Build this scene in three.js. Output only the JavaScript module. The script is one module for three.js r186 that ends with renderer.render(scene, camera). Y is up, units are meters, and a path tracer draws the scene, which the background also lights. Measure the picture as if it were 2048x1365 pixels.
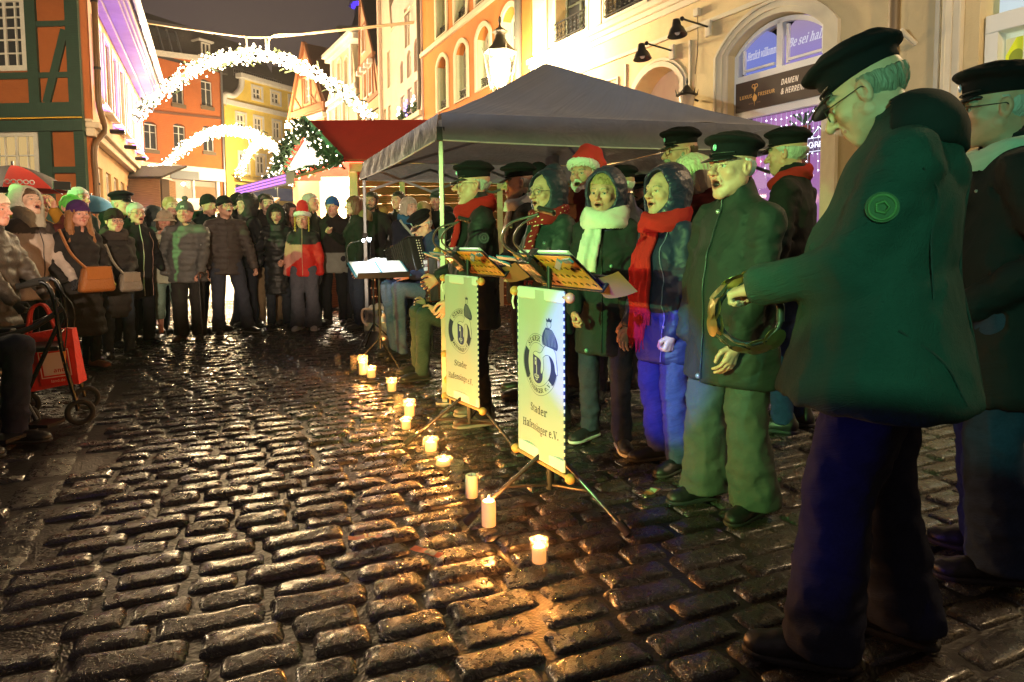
import * as THREE from 'three';
import { ImprovedNoise } from 'three/addons/math/ImprovedNoise.js';
import { mergeGeometries } from 'three/addons/utils/BufferGeometryUtils.js';
import { RoundedBoxGeometry } from 'three/addons/geometries/RoundedBoxGeometry.js';

// ---------------------------------------------------------------- camera, sky, sun, exposure
const scene = new THREE.Scene();
const camera = new THREE.PerspectiveCamera(55.4, 2048 / 1365, 0.1, 400);
camera.position.set(0, 1.2, 0);
camera.rotation.order = 'YXZ';
camera.rotation.set(-0.0653, 0, -0.0086);
camera.setViewOffset(2048, 1365, 0, 120, 2048, 1365);

const renderer = new THREE.WebGLRenderer({ antialias: true });
renderer.setSize(1024, 682);
renderer.toneMapping = THREE.LinearToneMapping;
renderer.toneMappingExposure = 1.0;
renderer.shadowMap.enabled = true;

{ // overcast night sky, lit from below by the town
  const W = 64, Hh = 32, d = new Float32Array(W * Hh * 4);
  for (let y = 0; y < Hh; y++) for (let x = 0; x < W; x++) {
    const up = ((y + 0.5) / Hh - 0.5) * 2, i = (y * W + x) * 4;
    const k = up > 0 ? 1 - 0.35 * up : 0.35;
    d[i] = 0.078 * k; d[i + 1] = 0.056 * k; d[i + 2] = 0.053 * k; d[i + 3] = 1;
  }
  const t = new THREE.DataTexture(d, W, Hh, THREE.RGBAFormat, THREE.FloatType);
  t.mapping = THREE.EquirectangularReflectionMapping; t.magFilter = THREE.LinearFilter; t.needsUpdate = true;
  scene.background = t; scene.environment = t;
}
const moon = new THREE.DirectionalLight(new THREE.Color(1, 0.93, 0.85), 0.03);
moon.position.set(-6, 20, 10); moon.castShadow = true; moon.shadow.radius = 30; moon.name = 'night_light';
Object.assign(moon.shadow.camera, { left: -30, right: 30, top: 30, bottom: -30, near: 1, far: 80 });
scene.add(moon);

// ---------------------------------------------------------------- helpers
const V = (x, y, z) => new THREE.Vector3(x, y, z);
const C = (r, g, b) => new THREE.Color().setRGB(r, g, b);
let seed = 7;
const rnd = () => { seed = (seed + 0x6d2b79f5) | 0; let t = Math.imul(seed ^ (seed >>> 15), 1 | seed); t = (t + Math.imul(t ^ (t >>> 7), 61 | t)) ^ t; return ((t ^ (t >>> 14)) >>> 0) / 4294967296; };
const rr = (a, b) => a + (b - a) * rnd();
const N = new ImprovedNoise();
const n3 = (x, y, z) => N.noise(x + 31.7, y + 12.3, z + 57.1);
const fbm = (x, y, z) => n3(x, y, z) + 0.5 * n3(x * 2.1, y * 2.1, z * 2.1) + 0.25 * n3(x * 4.3, y * 4.3, z * 4.3);
const used = new Map();
function numbered(name) { const k = used.get(name) || 0; used.set(name, k + 1); return k ? name + '_' + String(k).padStart(3, '0') : name; }
function shade(o) { o.traverse((m) => { if (m.isMesh) { m.castShadow = true; m.receiveShadow = true; } }); return o; }
function thing(name, label, category, pos = [0, 0, 0], turn = 0, group) {
  const o = new THREE.Group(); o.name = numbered(name); o.position.set(...pos); o.rotation.y = turn;
  o.userData = { label, category }; if (group) o.userData.group = group;
  scene.add(o); return o;
}
function struct(name) { const o = new THREE.Group(); o.name = numbered(name); o.userData = { kind: 'structure' }; scene.add(o); return o; }
function part(name, geo, mat, parent, label) {
  if (Array.isArray(geo)) geo = merge(geo);
  const m = new THREE.Mesh(geo, mat); m.name = name; m.castShadow = m.receiveShadow = true;
  if (label) m.userData.label = label;
  parent.add(m); return m;
}
function merge(list) {
  const l = list.map((g) => { let q = g.index ? g.toNonIndexed() : g; for (const k of Object.keys(q.attributes)) if (!['position', 'normal', 'uv'].includes(k)) q.deleteAttribute(k); if (!q.attributes.uv) q.setAttribute('uv', new THREE.BufferAttribute(new Float32Array(q.attributes.position.count * 2), 2)); return q; });
  return l.length === 1 ? l[0] : mergeGeometries(l);
}
// box by its extents, uv in metres
function bx(x0, x1, y0, y1, z0, z1, bevel = 0) {
  const w = x1 - x0, h = y1 - y0, d = z1 - z0;
  const g = bevel ? new RoundedBoxGeometry(w, h, d, 1, Math.min(bevel, w / 2.1, h / 2.1, d / 2.1)) : new THREE.BoxGeometry(w, h, d);
  g.translate((x0 + x1) / 2, (y0 + y1) / 2, (z0 + z1) / 2); return boxUV(g);
}
function boxUV(g) {
  const p = g.attributes.position, n = g.attributes.normal, uv = new Float32Array(p.count * 2);
  for (let i = 0; i < p.count; i++) {
    const ax = Math.abs(n.getX(i)), ay = Math.abs(n.getY(i)), az = Math.abs(n.getZ(i));
    if (az >= ax && az >= ay) { uv[2 * i] = p.getX(i); uv[2 * i + 1] = p.getY(i); }
    else if (ax >= ay) { uv[2 * i] = p.getZ(i); uv[2 * i + 1] = p.getY(i); }
    else { uv[2 * i] = p.getX(i); uv[2 * i + 1] = p.getZ(i); }
  }
  g.setAttribute('uv', new THREE.BufferAttribute(uv, 2)); return g;
}
function bar(a, b, r, r2 = r, seg = 8) { // round bar between two points
  a = V(...a); b = V(...b); const d = b.clone().sub(a), L = d.length();
  const g = new THREE.CylinderGeometry(r2, r, L, seg, 1); g.translate(0, L / 2, 0);
  g.applyQuaternion(new THREE.Quaternion().setFromUnitVectors(V(0, 1, 0), d.normalize())); g.translate(a.x, a.y, a.z); return g;
}
function beam(a, b, w, t, up = [0, 0, 1]) { // square beam between two points; w across, t along "up"
  a = V(...a); b = V(...b); const y = b.clone().sub(a), L = y.length(); y.normalize();
  const z = V(...up); z.addScaledVector(y, -z.dot(y)).normalize(); const x = y.clone().cross(z);
  const g = new THREE.BoxGeometry(w, L, t); g.translate(0, L / 2, 0); boxUV(g);
  g.applyMatrix4(new THREE.Matrix4().makeBasis(x, y, z).setPosition(a)); return g;
}
function tube(pts, r, seg = 40, rs = 8, closed = false) { return new THREE.TubeGeometry(new THREE.CatmullRomCurve3(pts.map((p) => V(...p)), closed), seg, r, rs, closed); }
const lathe = (pts, seg = 24) => new THREE.LatheGeometry(pts.map((p) => new THREE.Vector2(p[0], p[1])), seg);
const ball = (x, y, z, r, w = 12, h = 8) => { const g = new THREE.SphereGeometry(r, w, h); g.translate(x, y, z); return g; };
const move = (g, x, y, z) => { g.translate(x, y, z); return g; };

// ---------------------------------------------------------------- textures and materials
function dataTex(n, f, srgb) { // f(u, v) -> [r, g, b] 0..1
  const d = new Uint8Array(n * n * 4);
  for (let y = 0; y < n; y++) for (let x = 0; x < n; x++) { const c = f(x / n, y / n), i = (y * n + x) * 4; for (let k = 0; k < 3; k++) d[i + k] = Math.max(0, Math.min(255, Math.round(c[k] * 255))); d[i + 3] = 255; }
  const t = new THREE.DataTexture(d, n, n, THREE.RGBAFormat); t.wrapS = t.wrapT = THREE.RepeatWrapping; t.magFilter = THREE.LinearFilter;
  if (srgb) t.colorSpace = THREE.SRGBColorSpace; t.needsUpdate = true; return t;
}
function tn(u, v, f, z = 0) { // tiling noise: noise on a torus
  const a = u * Math.PI * 2, b = v * Math.PI * 2, R = f / (Math.PI * 2);
  return n3(Math.cos(a) * R + 3 * z, Math.sin(a) * R + Math.cos(b) * R * 0.7, Math.sin(b) * R + z * 5.3 + Math.cos(b) * R * 0.7);
}
const g1 = (v) => [v, v, v];
const T = {};
T.plaster = dataTex(256, (u, v) => g1(0.5 + 0.25 * tn(u, v, 9) + 0.2 * tn(u, v, 26, 1) + 0.15 * tn(u, v, 70, 2)));
T.stain = dataTex(256, (u, v) => g1(0.90 + 0.10 * tn(u, v, 3) + 0.07 * tn(u, v, 9, 1) + 0.05 * tn(u, v, 34, 2)));
T.grain = dataTex(256, (u, v) => g1(0.5 + 0.32 * tn(u, v, 90, 1) + 0.22 * tn(u, v, 45, 2) + 0.2 * tn(u, v, 18, 3)));
T.wet = dataTex(256, (u, v) => g1(0.30 + 0.2 * tn(u, v, 14, 4) + 0.14 * tn(u, v, 40, 5)));
T.weave = dataTex(128, (u, v) => g1(0.5 + 0.2 * Math.sin(u * Math.PI * 2 * 32) * Math.sin(v * Math.PI * 2 * 32) + 0.25 * tn(u, v, 20, 6)));
T.twill = dataTex(128, (u, v) => g1(0.84 + 0.10 * Math.sin((u + v) * Math.PI * 2 * 32) + 0.16 * tn(u, v, 30, 7) + 0.10 * tn(u, v, 7, 8)));
T.crumple = dataTex(256, (u, v) => { const a = Math.abs(tn(u, v, 7, 9)), b = Math.abs(tn(u, v, 16, 10)); return g1(0.3 + 0.8 * a + 0.5 * b); });
T.wood = dataTex(256, (u, v) => { const w = 0.75 + 0.16 * Math.sin((v * 9 + 0.8 * tn(u, v, 4, 11)) * Math.PI * 2) + 0.2 * tn(u * 0.25, v, 40, 12); return [w, w * 0.93, w * 0.86]; });
T.tiles = dataTex(256, (u, v) => { const r = (v * 10) % 1, c = (u * 14 + (Math.floor(v * 10) % 2) * 0.5) % 1; return g1(0.35 + 0.5 * r - (c < 0.08 ? 0.3 : 0)); });
function rep(t, x, y = x) { const c = t.clone(); c.repeat.set(x, y); c.needsUpdate = true; return c; }
const std = (color, roughness = 0.8, extra = {}) => new THREE.MeshStandardMaterial({ color, roughness, ...extra });
const phys = (color, roughness, extra = {}) => new THREE.MeshPhysicalMaterial({ color, roughness, ...extra });
const tx = { plasterB: rep(T.plaster, 1.3), stain: rep(T.stain, 0.28), stainS: rep(T.stain, 1.1) };
const wallMat = (c, b = 0.006) => std(c, 0.9, { map: tx.stain, bumpMap: tx.plasterB, bumpScale: b });
const glow = (c, i) => std(C(0.02, 0.02, 0.02), 0.6, { emissive: c, emissiveIntensity: i });
const M = {
  black: std(C(0.012, 0.012, 0.013), 0.45), iron: std(C(0.018, 0.018, 0.018), 0.5, { metalness: 0.4 }), steel: std(C(0.55, 0.55, 0.56), 0.28, { metalness: 1 }),
  chrome: std(C(0.7, 0.7, 0.7), 0.16, { metalness: 1 }), dull: std(C(0.30, 0.31, 0.33), 0.45, { metalness: 0.8 }),
  white: std(C(0.74, 0.72, 0.67), 0.6, { map: tx.stainS }), cream: std(C(0.70, 0.62, 0.42), 0.7, { map: tx.stainS }),
  pane: phys(C(0.03, 0.035, 0.04), 0.06, { specularIntensity: 1 }), glass: phys(C(1, 1, 1), 0.02, { transmission: 1, thickness: 0, ior: 1.5 }),
  curtain: std(C(0.66, 0.6, 0.46), 0.9), roof: std(C(0.035, 0.03, 0.028), 0.7, { bumpMap: rep(T.tiles, 0.5), bumpScale: 0.04 }),
  wood: std(C(0.42, 0.24, 0.10), 0.6, { map: rep(T.wood, 1.5, 4) }), rubber: std(C(0.02, 0.02, 0.02), 0.85), gold: std(C(0.75, 0.52, 0.16), 0.3, { metalness: 1 }),
};
function canvasTex(w, h, draw) {
  const c = document.createElement('canvas'); c.width = w; c.height = h; draw(c.getContext('2d'), w, h);
  const t = new THREE.CanvasTexture(c); t.colorSpace = THREE.SRGBColorSpace; return t;
}
function point(parent, pos, color, cd, radius = 3) { const l = new THREE.PointLight(color, cd, 0, 2); l.position.set(...pos); l.castShadow = true; l.shadow.radius = radius; l.name = 'lamp_light'; parent.add(l); return l; }
const WARM = C(1, 0.72, 0.38), AMBER = C(1, 0.55, 0.2), PURPLE = C(0.42, 0.16, 1), GREEN = C(0.33, 1, 0.22), BLUE = C(0.10, 0.08, 1), COOL = C(0.75, 0.85, 1);
// ---------------------------------------------------------------- ground: bed of the joints, gutter strip, cobblestones
const pavement = struct('pavement');
{
  const bed = new THREE.PlaneGeometry(240, 240, 1, 1); bed.rotateX(-Math.PI / 2);
  const uv = bed.attributes.uv; for (let i = 0; i < uv.count; i++) uv.setXY(i, uv.getX(i) * 240, uv.getY(i) * 240);
  part('joint_bed', move(bed, 0, -0.013, -60), std(C(0.016, 0.013, 0.010), 0.42, { bumpMap: rep(T.grain, 1.5), bumpScale: 0.005 }), pavement);
  // a stone: a cushion-shaped top whose sides drop into the joint
  function stoneGeo(lx, lz, k, nx, nz) {
    const g = new THREE.PlaneGeometry(1, 1, nx, nz); g.rotateX(-Math.PI / 2);
    const p = g.attributes.position, uv = g.attributes.uv, tilt = rr(-0.035, 0.035), tilt2 = rr(-0.04, 0.04), e = rr(6, 11), hump = rr(0.002, 0.007);
    for (let i = 0; i < p.count; i++) {
      let x = p.getX(i) * 2, z = p.getZ(i) * 2;
      x = Math.sign(x) * Math.pow(Math.abs(x), 0.72); z = Math.sign(z) * Math.pow(Math.abs(z), 0.72);
      const r = Math.pow(Math.pow(Math.abs(x), e) + Math.pow(Math.abs(z), e), 1 / e), edge = Math.max(Math.abs(x), Math.abs(z));
      const pull = r > 1e-4 ? edge / r : 1; // superellipse outline
      const wob = 1 + 0.045 * n3(x * 1.7 + k * 7, z * 1.7, k * 3.1);
      const X = x * pull * wob * lx / 2, Z = z * pull * (0.5 + 0.5 * wob) * lz / 2, q = Math.min(1, edge);
      let y = hump * (1 - q * q) - 0.036 * Math.pow(q, 14) + tilt * X + tilt2 * Z;
      y += 0.0055 * n3(X * 16 + k * 5, k * 2.3, Z * 16) + 0.0035 * n3(X * 45, k * 9.1, Z * 70) * (1 - q * 0.5);
      p.setXYZ(i, X, y, Z); uv.setXY(i, X + k * 0.37 + y * 0.5, Z + k * 0.71 - y * 0.8 * Math.sign(Z));
    }
    g.computeVertexNormals(); return g;
  }
  const bump = rep(T.grain, 4.2), wetm = rep(T.wet, 2.6);
  const stoneMat = [[0.024, 0.018, 0.013], [0.030, 0.023, 0.018], [0.020, 0.016, 0.013], [0.034, 0.025, 0.018], [0.025, 0.022, 0.020]].map((c) => phys(C(...c), 1, { roughnessMap: wetm, bumpMap: bump, bumpScale: 0.007, map: rep(T.stain, 1.3), specularIntensity: 1, clearcoat: 0.55, clearcoatRoughness: 0.2 }));
  const widths = [0.19, 0.23, 0.26, 0.29, 0.33], hi = widths.map((w) => [0, 1, 2, 3, 4].map((k) => stoneGeo(w - 0.009, 0.121, k + w * 40, 16, 10))), lo = widths.map((w) => [0, 1, 2].map((k) => stoneGeo(w - 0.009, 0.121, k + w * 33, 6, 4)));
  // rows run across the lane (the lane leads away to the left)
  const A = 0.40, ca = Math.cos(A), sa = Math.sin(A), list = [];
  const gut = (x, z) => { const s = -2.14 - 0.5 * (-2.63 - z); return x - s; }; // distance from the gutter line in x
  const stripDir = V(-0.447, 0, -0.894);
  for (let j = -8; j < 110; j++) {
    const v = -(j * 0.127) - 0.3; let u = -13 + rr(0, 0.25);
    while (u < 11) {
      const wi = Math.floor(rnd() * 5), w = widths[wi]; u += w / 2;
      const bend = 0.05 * Math.sin(u * 0.7) + 0.02 * n3(u * 0.8, j * 0.31, 0);
      const x = u * ca + (v + bend) * sa, z = -u * sa + (v + bend) * ca; u += w / 2;
      const dpt = -z; if (dpt < 1.05 || dpt > 13.5) continue;
      if (Math.abs(x) > dpt * 0.83 + 0.4) continue;
      const g = gut(x, z); if (g > -0.12 && g < 0.22) continue;
      list.push({ x, z, wi, a: A + rr(-0.03, 0.03) - 0.06 * Math.cos(u * 0.7) * 0.35, y: rr(-0.006, 0.006), sx: rr(0.97, 1.05), sz: rr(0.92, 1.05), k: rnd(), m: Math.floor(rnd() * 5) });
    }
  }
  list.sort((a, b) => (a.x * a.x + a.z * a.z + 1) - (b.x * b.x + b.z * b.z + 1));
  const inView = (s) => { const v = 480 + 1300 * 1.2 / -s.z; return v < 1420 && Math.abs(s.x / -s.z) < 0.81; };
  let n = 0; const far = [[], [], [], [], []], mx = new THREE.Matrix4();
  for (const s of list) {
    mx.makeRotationY(s.a).scale(V(s.sx, 1, s.sz)).setPosition(s.x, s.y, s.z);
    if (n < 300 && inView(s)) { const m = part(numbered('cobblestone'), hi[s.wi][Math.floor(s.k * 5)], stoneMat[s.m], pavement); m.applyMatrix4(mx); n++; }
    else { const near = -s.z < 6; const g = (near ? hi[s.wi][Math.floor(s.k * 5)] : lo[s.wi][Math.floor(s.k * 3)]).clone(); g.applyMatrix4(mx); far[s.m].push(g); }
  }
  far.forEach((l, i) => { if (l.length) part('cobblestones', mergeGeometries(l), stoneMat[i], pavement).userData.kind = 'stuff'; });
  // gutter: two rows of long flat stones beside the left crowd
  const gm = phys(C(0.03, 0.025, 0.02), 1, { roughnessMap: wetm, bumpMap: bump, bumpScale: 0.006 });
  for (let i = 0; i < 26; i++) for (let q = 0; q < 1; q++) {
    const L = 0.42, g = stoneGeo(L - 0.01, 0.25, i + 60, 14, 6), m = part(numbered('gutter_stone'), g, gm, pavement);
    const t = i * L - 1.2, p = V(-2.09, -0.008, -2.63).addScaledVector(stripDir, t);
    m.position.set(p.x, p.y, p.z); m.rotation.y = Math.atan2(0.894, -0.447);
  }
}
// ---------------------------------------------------------------- buildings
// a facade's own frame: x along it from A to B, y up, z out towards the lane
function house(name, label, A, B, group) {
  const t = thing(name, label, 'building', [A[0], 0, A[1]], Math.atan2(-(B[1] - A[1]), B[0] - A[0]), group);
  t.userData.w = undefined; delete t.userData.w; return t;
}
function outline(path, x, y, w, h, rise = 0) {
  path.moveTo(x, y); path.lineTo(x + w, y); path.lineTo(x + w, y + h);
  if (rise) { const R = (w * w / 4 + rise * rise) / (2 * rise), cy = y + h + rise - R, a = Math.asin(w / 2 / R); path.absarc(x + w / 2, cy, R, Math.PI / 2 - a, Math.PI / 2 + a, false); }
  path.lineTo(x, y + h); path.lineTo(x, y); return path;
}
function wallGeo(pts, holes, t = 0.35) { // pts: outline of the facade; holes: [x, y, w, h, rise]
  const s = new THREE.Shape(pts.map((p) => new THREE.Vector2(p[0], p[1])));
  for (const h of holes) s.holes.push(outline(new THREE.Path(), ...h));
  const g = new THREE.ExtrudeGeometry(s, { depth: t, bevelEnabled: false, curveSegments: 10 }); g.translate(0, 0, -t); return g;
}
function ringGeo(x, y, w, h, rise, b, z0, z1) { // band of width b around an opening
  const s = outline(new THREE.Shape(), x - b, y - b * 0.3, w + 2 * b, h + b * 0.3, rise ? rise + b : 0);
  if (!rise) { s.curves.length = 0; outline(s, x - b, y - b, w + 2 * b, h + 2 * b); }
  s.holes.push(outline(new THREE.Path(), x, y, w, h, rise));
  const g = new THREE.ExtrudeGeometry(s, { depth: z1 - z0, bevelEnabled: false, curveSegments: 10 }); g.translate(0, 0, z0); return g;
}
function plateGeo(x, y, w, h, rise, z0, z1) { const g = new THREE.ExtrudeGeometry(outline(new THREE.Shape(), x, y, w, h, rise), { depth: z1 - z0, bevelEnabled: false, curveSegments: 10 }); g.translate(0, 0, z0); return g; }
// a window of a far or near facade: a part with frame and panes
function windowPart(parent, x, y, w, h, o = {}) {
  const { cols = 2, rows = [0.68], rise = 0, f = 0.08, b = 0.04, z = -0.16, frame = M.white, pane = M.pane, each = false, curtain = 0 } = o;
  const g = new THREE.Group(); g.name = numbered('window'); parent.add(g);
  const fr = [ringGeo(x + f, y + f, w - 2 * f, h - f - (rise ? 0 : f), rise ? Math.max(0.02, rise - f) : 0, f * 0.98, z - 0.03, z + 0.05)];
  const ys = [y + f, ...rows.map((r) => y + r * h), y + h - (rise ? 0 : f)];
  for (let i = 1; i < cols; i++) { const cx = x + (w * i) / cols; fr.push(bx(cx - b / 2 * (i === cols / 2 ? 1.8 : 1), cx + b / 2 * (i === cols / 2 ? 1.8 : 1), y + f, y + h + rise * 0.8 - f * 0.5, z - 0.02, z + 0.035)); }
  for (let j = 1; j < ys.length - 1; j++) fr.push(bx(x + f, x + w - f, ys[j] - b / 2, ys[j] + b / 2, z - 0.022, z + 0.03));
  part('window_frame', fr, frame, g);
  if (each) { for (let i = 0; i < cols; i++) for (let j = 0; j < ys.length - 1; j++) { const x0 = Math.max(x + f, x + (w * i) / cols), x1 = Math.min(x + w - f, x + (w * (i + 1)) / cols); part('pane', bx(x0, x1, ys[j], ys[j + 1], z - 0.012, z - 0.008), pane, g); } }
  else part('pane', plateGeo(x + f * 0.5, y + f * 0.5, w - f, h - (rise ? f * 0.5 : f), rise ? rise * 0.9 : 0, z - 0.014, z - 0.01), pane, g);
  part('room_back', bx(x - 0.05, x + w + 0.05, y - 0.05, y + h + rise + 0.05, z - 0.5, z - 0.42), o.back || M.black, g);
  if (curtain) part('curtain', bx(x + f, x + w - f, y + f, y + f + curtain * h, z - 0.008, z - 0.004), M.curtain, g);
  return g;
}
function railing(parent, x0, x1, y0, y1, z) { // wrought iron balcony rail with scrolls
  const l = [bx(x0, x1, y1 - 0.025, y1, z, z + 0.03), bx(x0, x1, y0, y0 + 0.025, z, z + 0.03)], n = Math.round((x1 - x0) / 0.16);
  for (let i = 0; i <= n; i++) {
    const x = x0 + ((x1 - x0) * i) / n; l.push(bar([x, y0, z + 0.015], [x, y1, z + 0.015], 0.009, 0.009, 5));
    if (i < n) { const c = x + (x1 - x0) / n / 2, h = (y1 - y0); for (const q of [0.3, 0.7]) { const t = new THREE.TorusGeometry(0.05, 0.008, 5, 12); l.push(move(t, c, y0 + h * q, z + 0.015)); } }
  }
  part('balcony_rail', l, M.iron, parent);
}
const pOchre = wallMat(C(0.62, 0.42, 0.14)), pYellow = wallMat(C(0.66, 0.53, 0.28)), pOrange = wallMat(C(0.58, 0.20, 0.035)), pTrim = wallMat(C(0.68, 0.62, 0.45), 0.003);
{ // ---- the pale yellow house with the hairdresser's shop, right
  const A = [0.62, -17.28], u = [0.4866, 0.8736], h = house('yellow_house', 'pale yellow stucco house with the hairdresser shop behind the choir', A, [A[0] + u[0], A[1] + u[1]]);
  const W = 21, holes = [[1.1, 5.98, 1.25, 2.9, 0], [3.1, 5.98, 1.25, 2.9, 0], [5.1, 5.98, 1.25, 2.9, 0], [4.05, 0.3, 1.35, 3.9, 0.36], [6.55, 0.3, 1.85, 4.05, 0.42], [10.5, 0.05, 3.2, 4.6, 0]];
  part('wall', wallGeo([[-0.1, 0], [W, 0], [W, 12], [-0.1, 12]], holes, 0.5), pYellow, h);
  part('wall_back', bx(-0.1, W, 0, 12, -1.3, -1.2), M.black, h);
  part('string_course', [bx(-0.1, W, 5.62, 5.72, 0.002, 0.10, 0.015), bx(-0.1, W, 5.72, 5.84, 0.002, 0.18, 0.02), bx(-0.1, W, 5.5, 5.62, 0.002, 0.05, 0.015), bx(-0.1, W, 5.84, 5.9, 0.002, 0.06)], pTrim, h);
  part('moulding', [bx(-0.1, W, 5.02, 5.08, 0.002, 0.05, 0.01), bx(-0.1, 10.1, 5.08, 5.11, 0.002, 0.025, 0.01), bx(0.3, 3.5, 4.62, 4.66, 0.002, 0.03), bx(0.3, 3.5, 3.0, 3.04, 0.002, 0.03), bx(3.48, 3.52, 3.0, 4.66, 0.002, 0.033), bx(0.28, 0.32, 3.0, 4.66, 0.002, 0.033), bx(3.75, 3.79, 0, 4.85, 0.002, 0.035), bx(5.62, 5.66, 0, 4.85, 0.002, 0.035)], pTrim, h);
  part('niche_band', [ringGeo(4.05, 0.3, 1.35, 3.9, 0.36, 0.1, 0.003, 0.05), ringGeo(3.93, 0.3, 1.59, 3.9, 0.48, 0.05, 0.003, 0.03)], pTrim, h);
  part('niche_back', bx(4.0, 5.45, 0.2, 4.7, -0.46, -0.42), pTrim, h);
  part('upper_pilaster', [bx(0.05, 0.7, 5.9, 12, 0.003, 0.06, 0.02), bx(2.5, 2.95, 5.9, 12, 0.003, 0.05, 0.02)], pTrim, h);
  for (const x of [1.1, 3.1, 5.1]) {
    windowPart(h, x, 5.98, 1.25, 2.9, { rows: [0.3, 0.5, 0.72], z: -0.3, frame: std(C(0.12, 0.14, 0.10), 0.5) }); part('window_band', ringGeo(x, 5.98, 1.25, 2.9, 0, 0.12, 0.004, 0.045), pTrim, h);
    railing(h, x - 0.02, x + 1.27, 6.0, 6.42, 0.06);
  }
  // shop: arched white frame, two toplights with lettering, dark fascia, display window
  part('shop_band', [ringGeo(6.55, 0.3, 1.85, 4.05, 0.42, 0.1, 0.004, 0.03), ringGeo(6.45, 0.3, 2.05, 4.05, 0.5, 0.12, 0.004, 0.055), ringGeo(6.33, 0.3, 2.29, 4.05, 0.6, 0.05, 0.004, 0.08)], pTrim, h);
  const shop = new THREE.Group(); shop.name = 'shop_window'; h.add(shop);
  const sz = -0.22;
  part('window_frame', [ringGeo(6.63, 0.38, 1.69, 3.95, 0.34, 0.08, sz - 0.05, sz + 0.06), bx(7.42, 7.53, 3.86, 4.72, sz - 0.04, sz + 0.06), bx(6.6, 8.36, 3.86, 3.97, sz - 0.04, sz + 0.065), bx(6.6, 8.36, 3.24, 3.36, sz - 0.04, sz + 0.05),
    bx(6.75, 7.36, 4.03, 4.07, sz, sz + 0.05), bx(7.6, 8.26, 4.03, 4.07, sz, sz + 0.05), bx(6.72, 6.76, 4.0, 4.4, sz, sz + 0.05), bx(7.6, 7.64, 4.0, 4.62, sz, sz + 0.05), bx(8.24, 8.28, 4.0, 4.4, sz, sz + 0.05)], std(C(0.78, 0.78, 0.76), 0.35), shop);
  const script = (txt, w, hh, bg) => canvasTex(512, 300, (c, W2, H2) => { const g = c.createLinearGradient(0, 0, 0, H2); g.addColorStop(0, bg[0]); g.addColorStop(1, bg[1]); c.fillStyle = g; c.fillRect(0, 0, W2, H2); c.fillStyle = '#f4f0ff'; c.font = 'italic bold 74px serif'; c.save(); c.translate(W2 / 2, 190); c.transform(1, 0, -0.25, 1, 0, 0); c.textAlign = 'center'; c.fillText(txt, 8, 0, W2 - 60); c.restore(); });
  const lit = (t, k, n) => std(C(0.02, 0.02, 0.02), 0.15, { emissive: C(1, 1, 1), emissiveMap: t, emissiveIntensity: k });
  const uvFit = (g, x0, x1, y0, y1) => { const p = g.attributes.position, a = new Float32Array(p.count * 2); for (let i = 0; i < p.count; i++) { a[2 * i] = (p.getX(i) - x0) / (x1 - x0); a[2 * i + 1] = (p.getY(i) - y0) / (y1 - y0); } g.setAttribute('uv', new THREE.BufferAttribute(a, 2)); return g; };
  part('toplight_pane', uvFit(plateGeo(6.7, 3.98, 0.74, 0.3, 0.36, sz - 0.02, sz - 0.012), 6.7, 7.45, 3.96, 4.7), lit(script('Herzlich willkommen', 1, 1, ['#8f8fd8', '#7d8ee6']), 0.75), shop);
  part('toplight_pane', uvFit(plateGeo(7.52, 3.98, 0.78, 0.42, 0.3, sz - 0.02, sz - 0.012), 7.5, 8.35, 3.96, 4.75), lit(script('Be sei halin', 1, 1, ['#b9a0b8', '#a08fe0']), 0.75), shop);
  part('fascia', uvFit(bx(6.6, 8.36, 3.36, 3.86, sz + 0.02, sz + 0.08), 6.6, 8.36, 3.36, 3.86), std(C(1, 1, 1), 0.4, { map: canvasTex(1024, 290, (c) => {
    c.fillStyle = '#33211c'; c.fillRect(0, 0, 1024, 290); c.fillStyle = '#d9a85a'; c.font = 'bold 50px sans-serif'; c.fillText('LUXUS', 50, 170); c.fillText('FRISEUR', 275, 170);
    c.strokeStyle = '#d9a85a'; c.lineWidth = 9; c.beginPath(); c.arc(222, 62, 17, 0, 7); c.moveTo(272, 62); c.arc(255, 62, 17, 0, 7); c.stroke(); c.fillStyle = '#e8b860'; c.beginPath(); c.moveTo(222, 78); c.lineTo(244, 150); c.lineTo(236, 262); c.lineTo(226, 150); c.lineTo(258, 80); c.fill(); c.beginPath(); c.ellipse(240, 178, 26, 34, 0, 0, 7); c.fill();
    c.fillStyle = '#a9825a'; c.font = '17px sans-serif'; c.fillText('SALON', 165, 232); c.fillText('STADE', 262, 232);
    c.fillStyle = '#f1e9dc'; c.font = 'italic bold 76px sans-serif'; c.fillText('DAMEN', 540, 118, 190); c.fillText('& HERRENFRISEUR', 540, 205, 440);
  }) }), shop);
  part('display_pane', bx(6.72, 8.26, 0.5, 3.25, sz - 0.02, sz - 0.014), M.glass, shop);
  part('display_back', bx(6.6, 8.4, 0.3, 3.3, -0.62, -0.58), std(C(0.22, 0.10, 0.22), 0.8, { emissive: C(0.30, 0.13, 0.36), emissiveIntensity: 1.1 }), shop);
  { // hanging string of lights in the window, plant, lamp, neon sign
    const l = [], b = []; for (let i = 0; i < 15; i++) { const x = 6.8 + i * 0.1; const n = 3 + Math.floor(rnd() * 6); l.push(bar([x, 3.24, -0.33], [x + rr(-0.02, 0.02), 3.24 - n * 0.13, -0.33], 0.004, 0.004, 4)); for (let j = 0; j < n; j++) b.push(ball(x + rr(-0.01, 0.01), 3.18 - j * 0.13 - rr(0, 0.04), -0.33, rr(0.008, 0.014), 6, 5)); }
    part('light_wire', l, glow(C(0.8, 0.8, 1), 0.8), shop); part('light_bulbs', b, glow(C(0.85, 0.85, 1), 6), shop).userData.kind = 'stuff';
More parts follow.
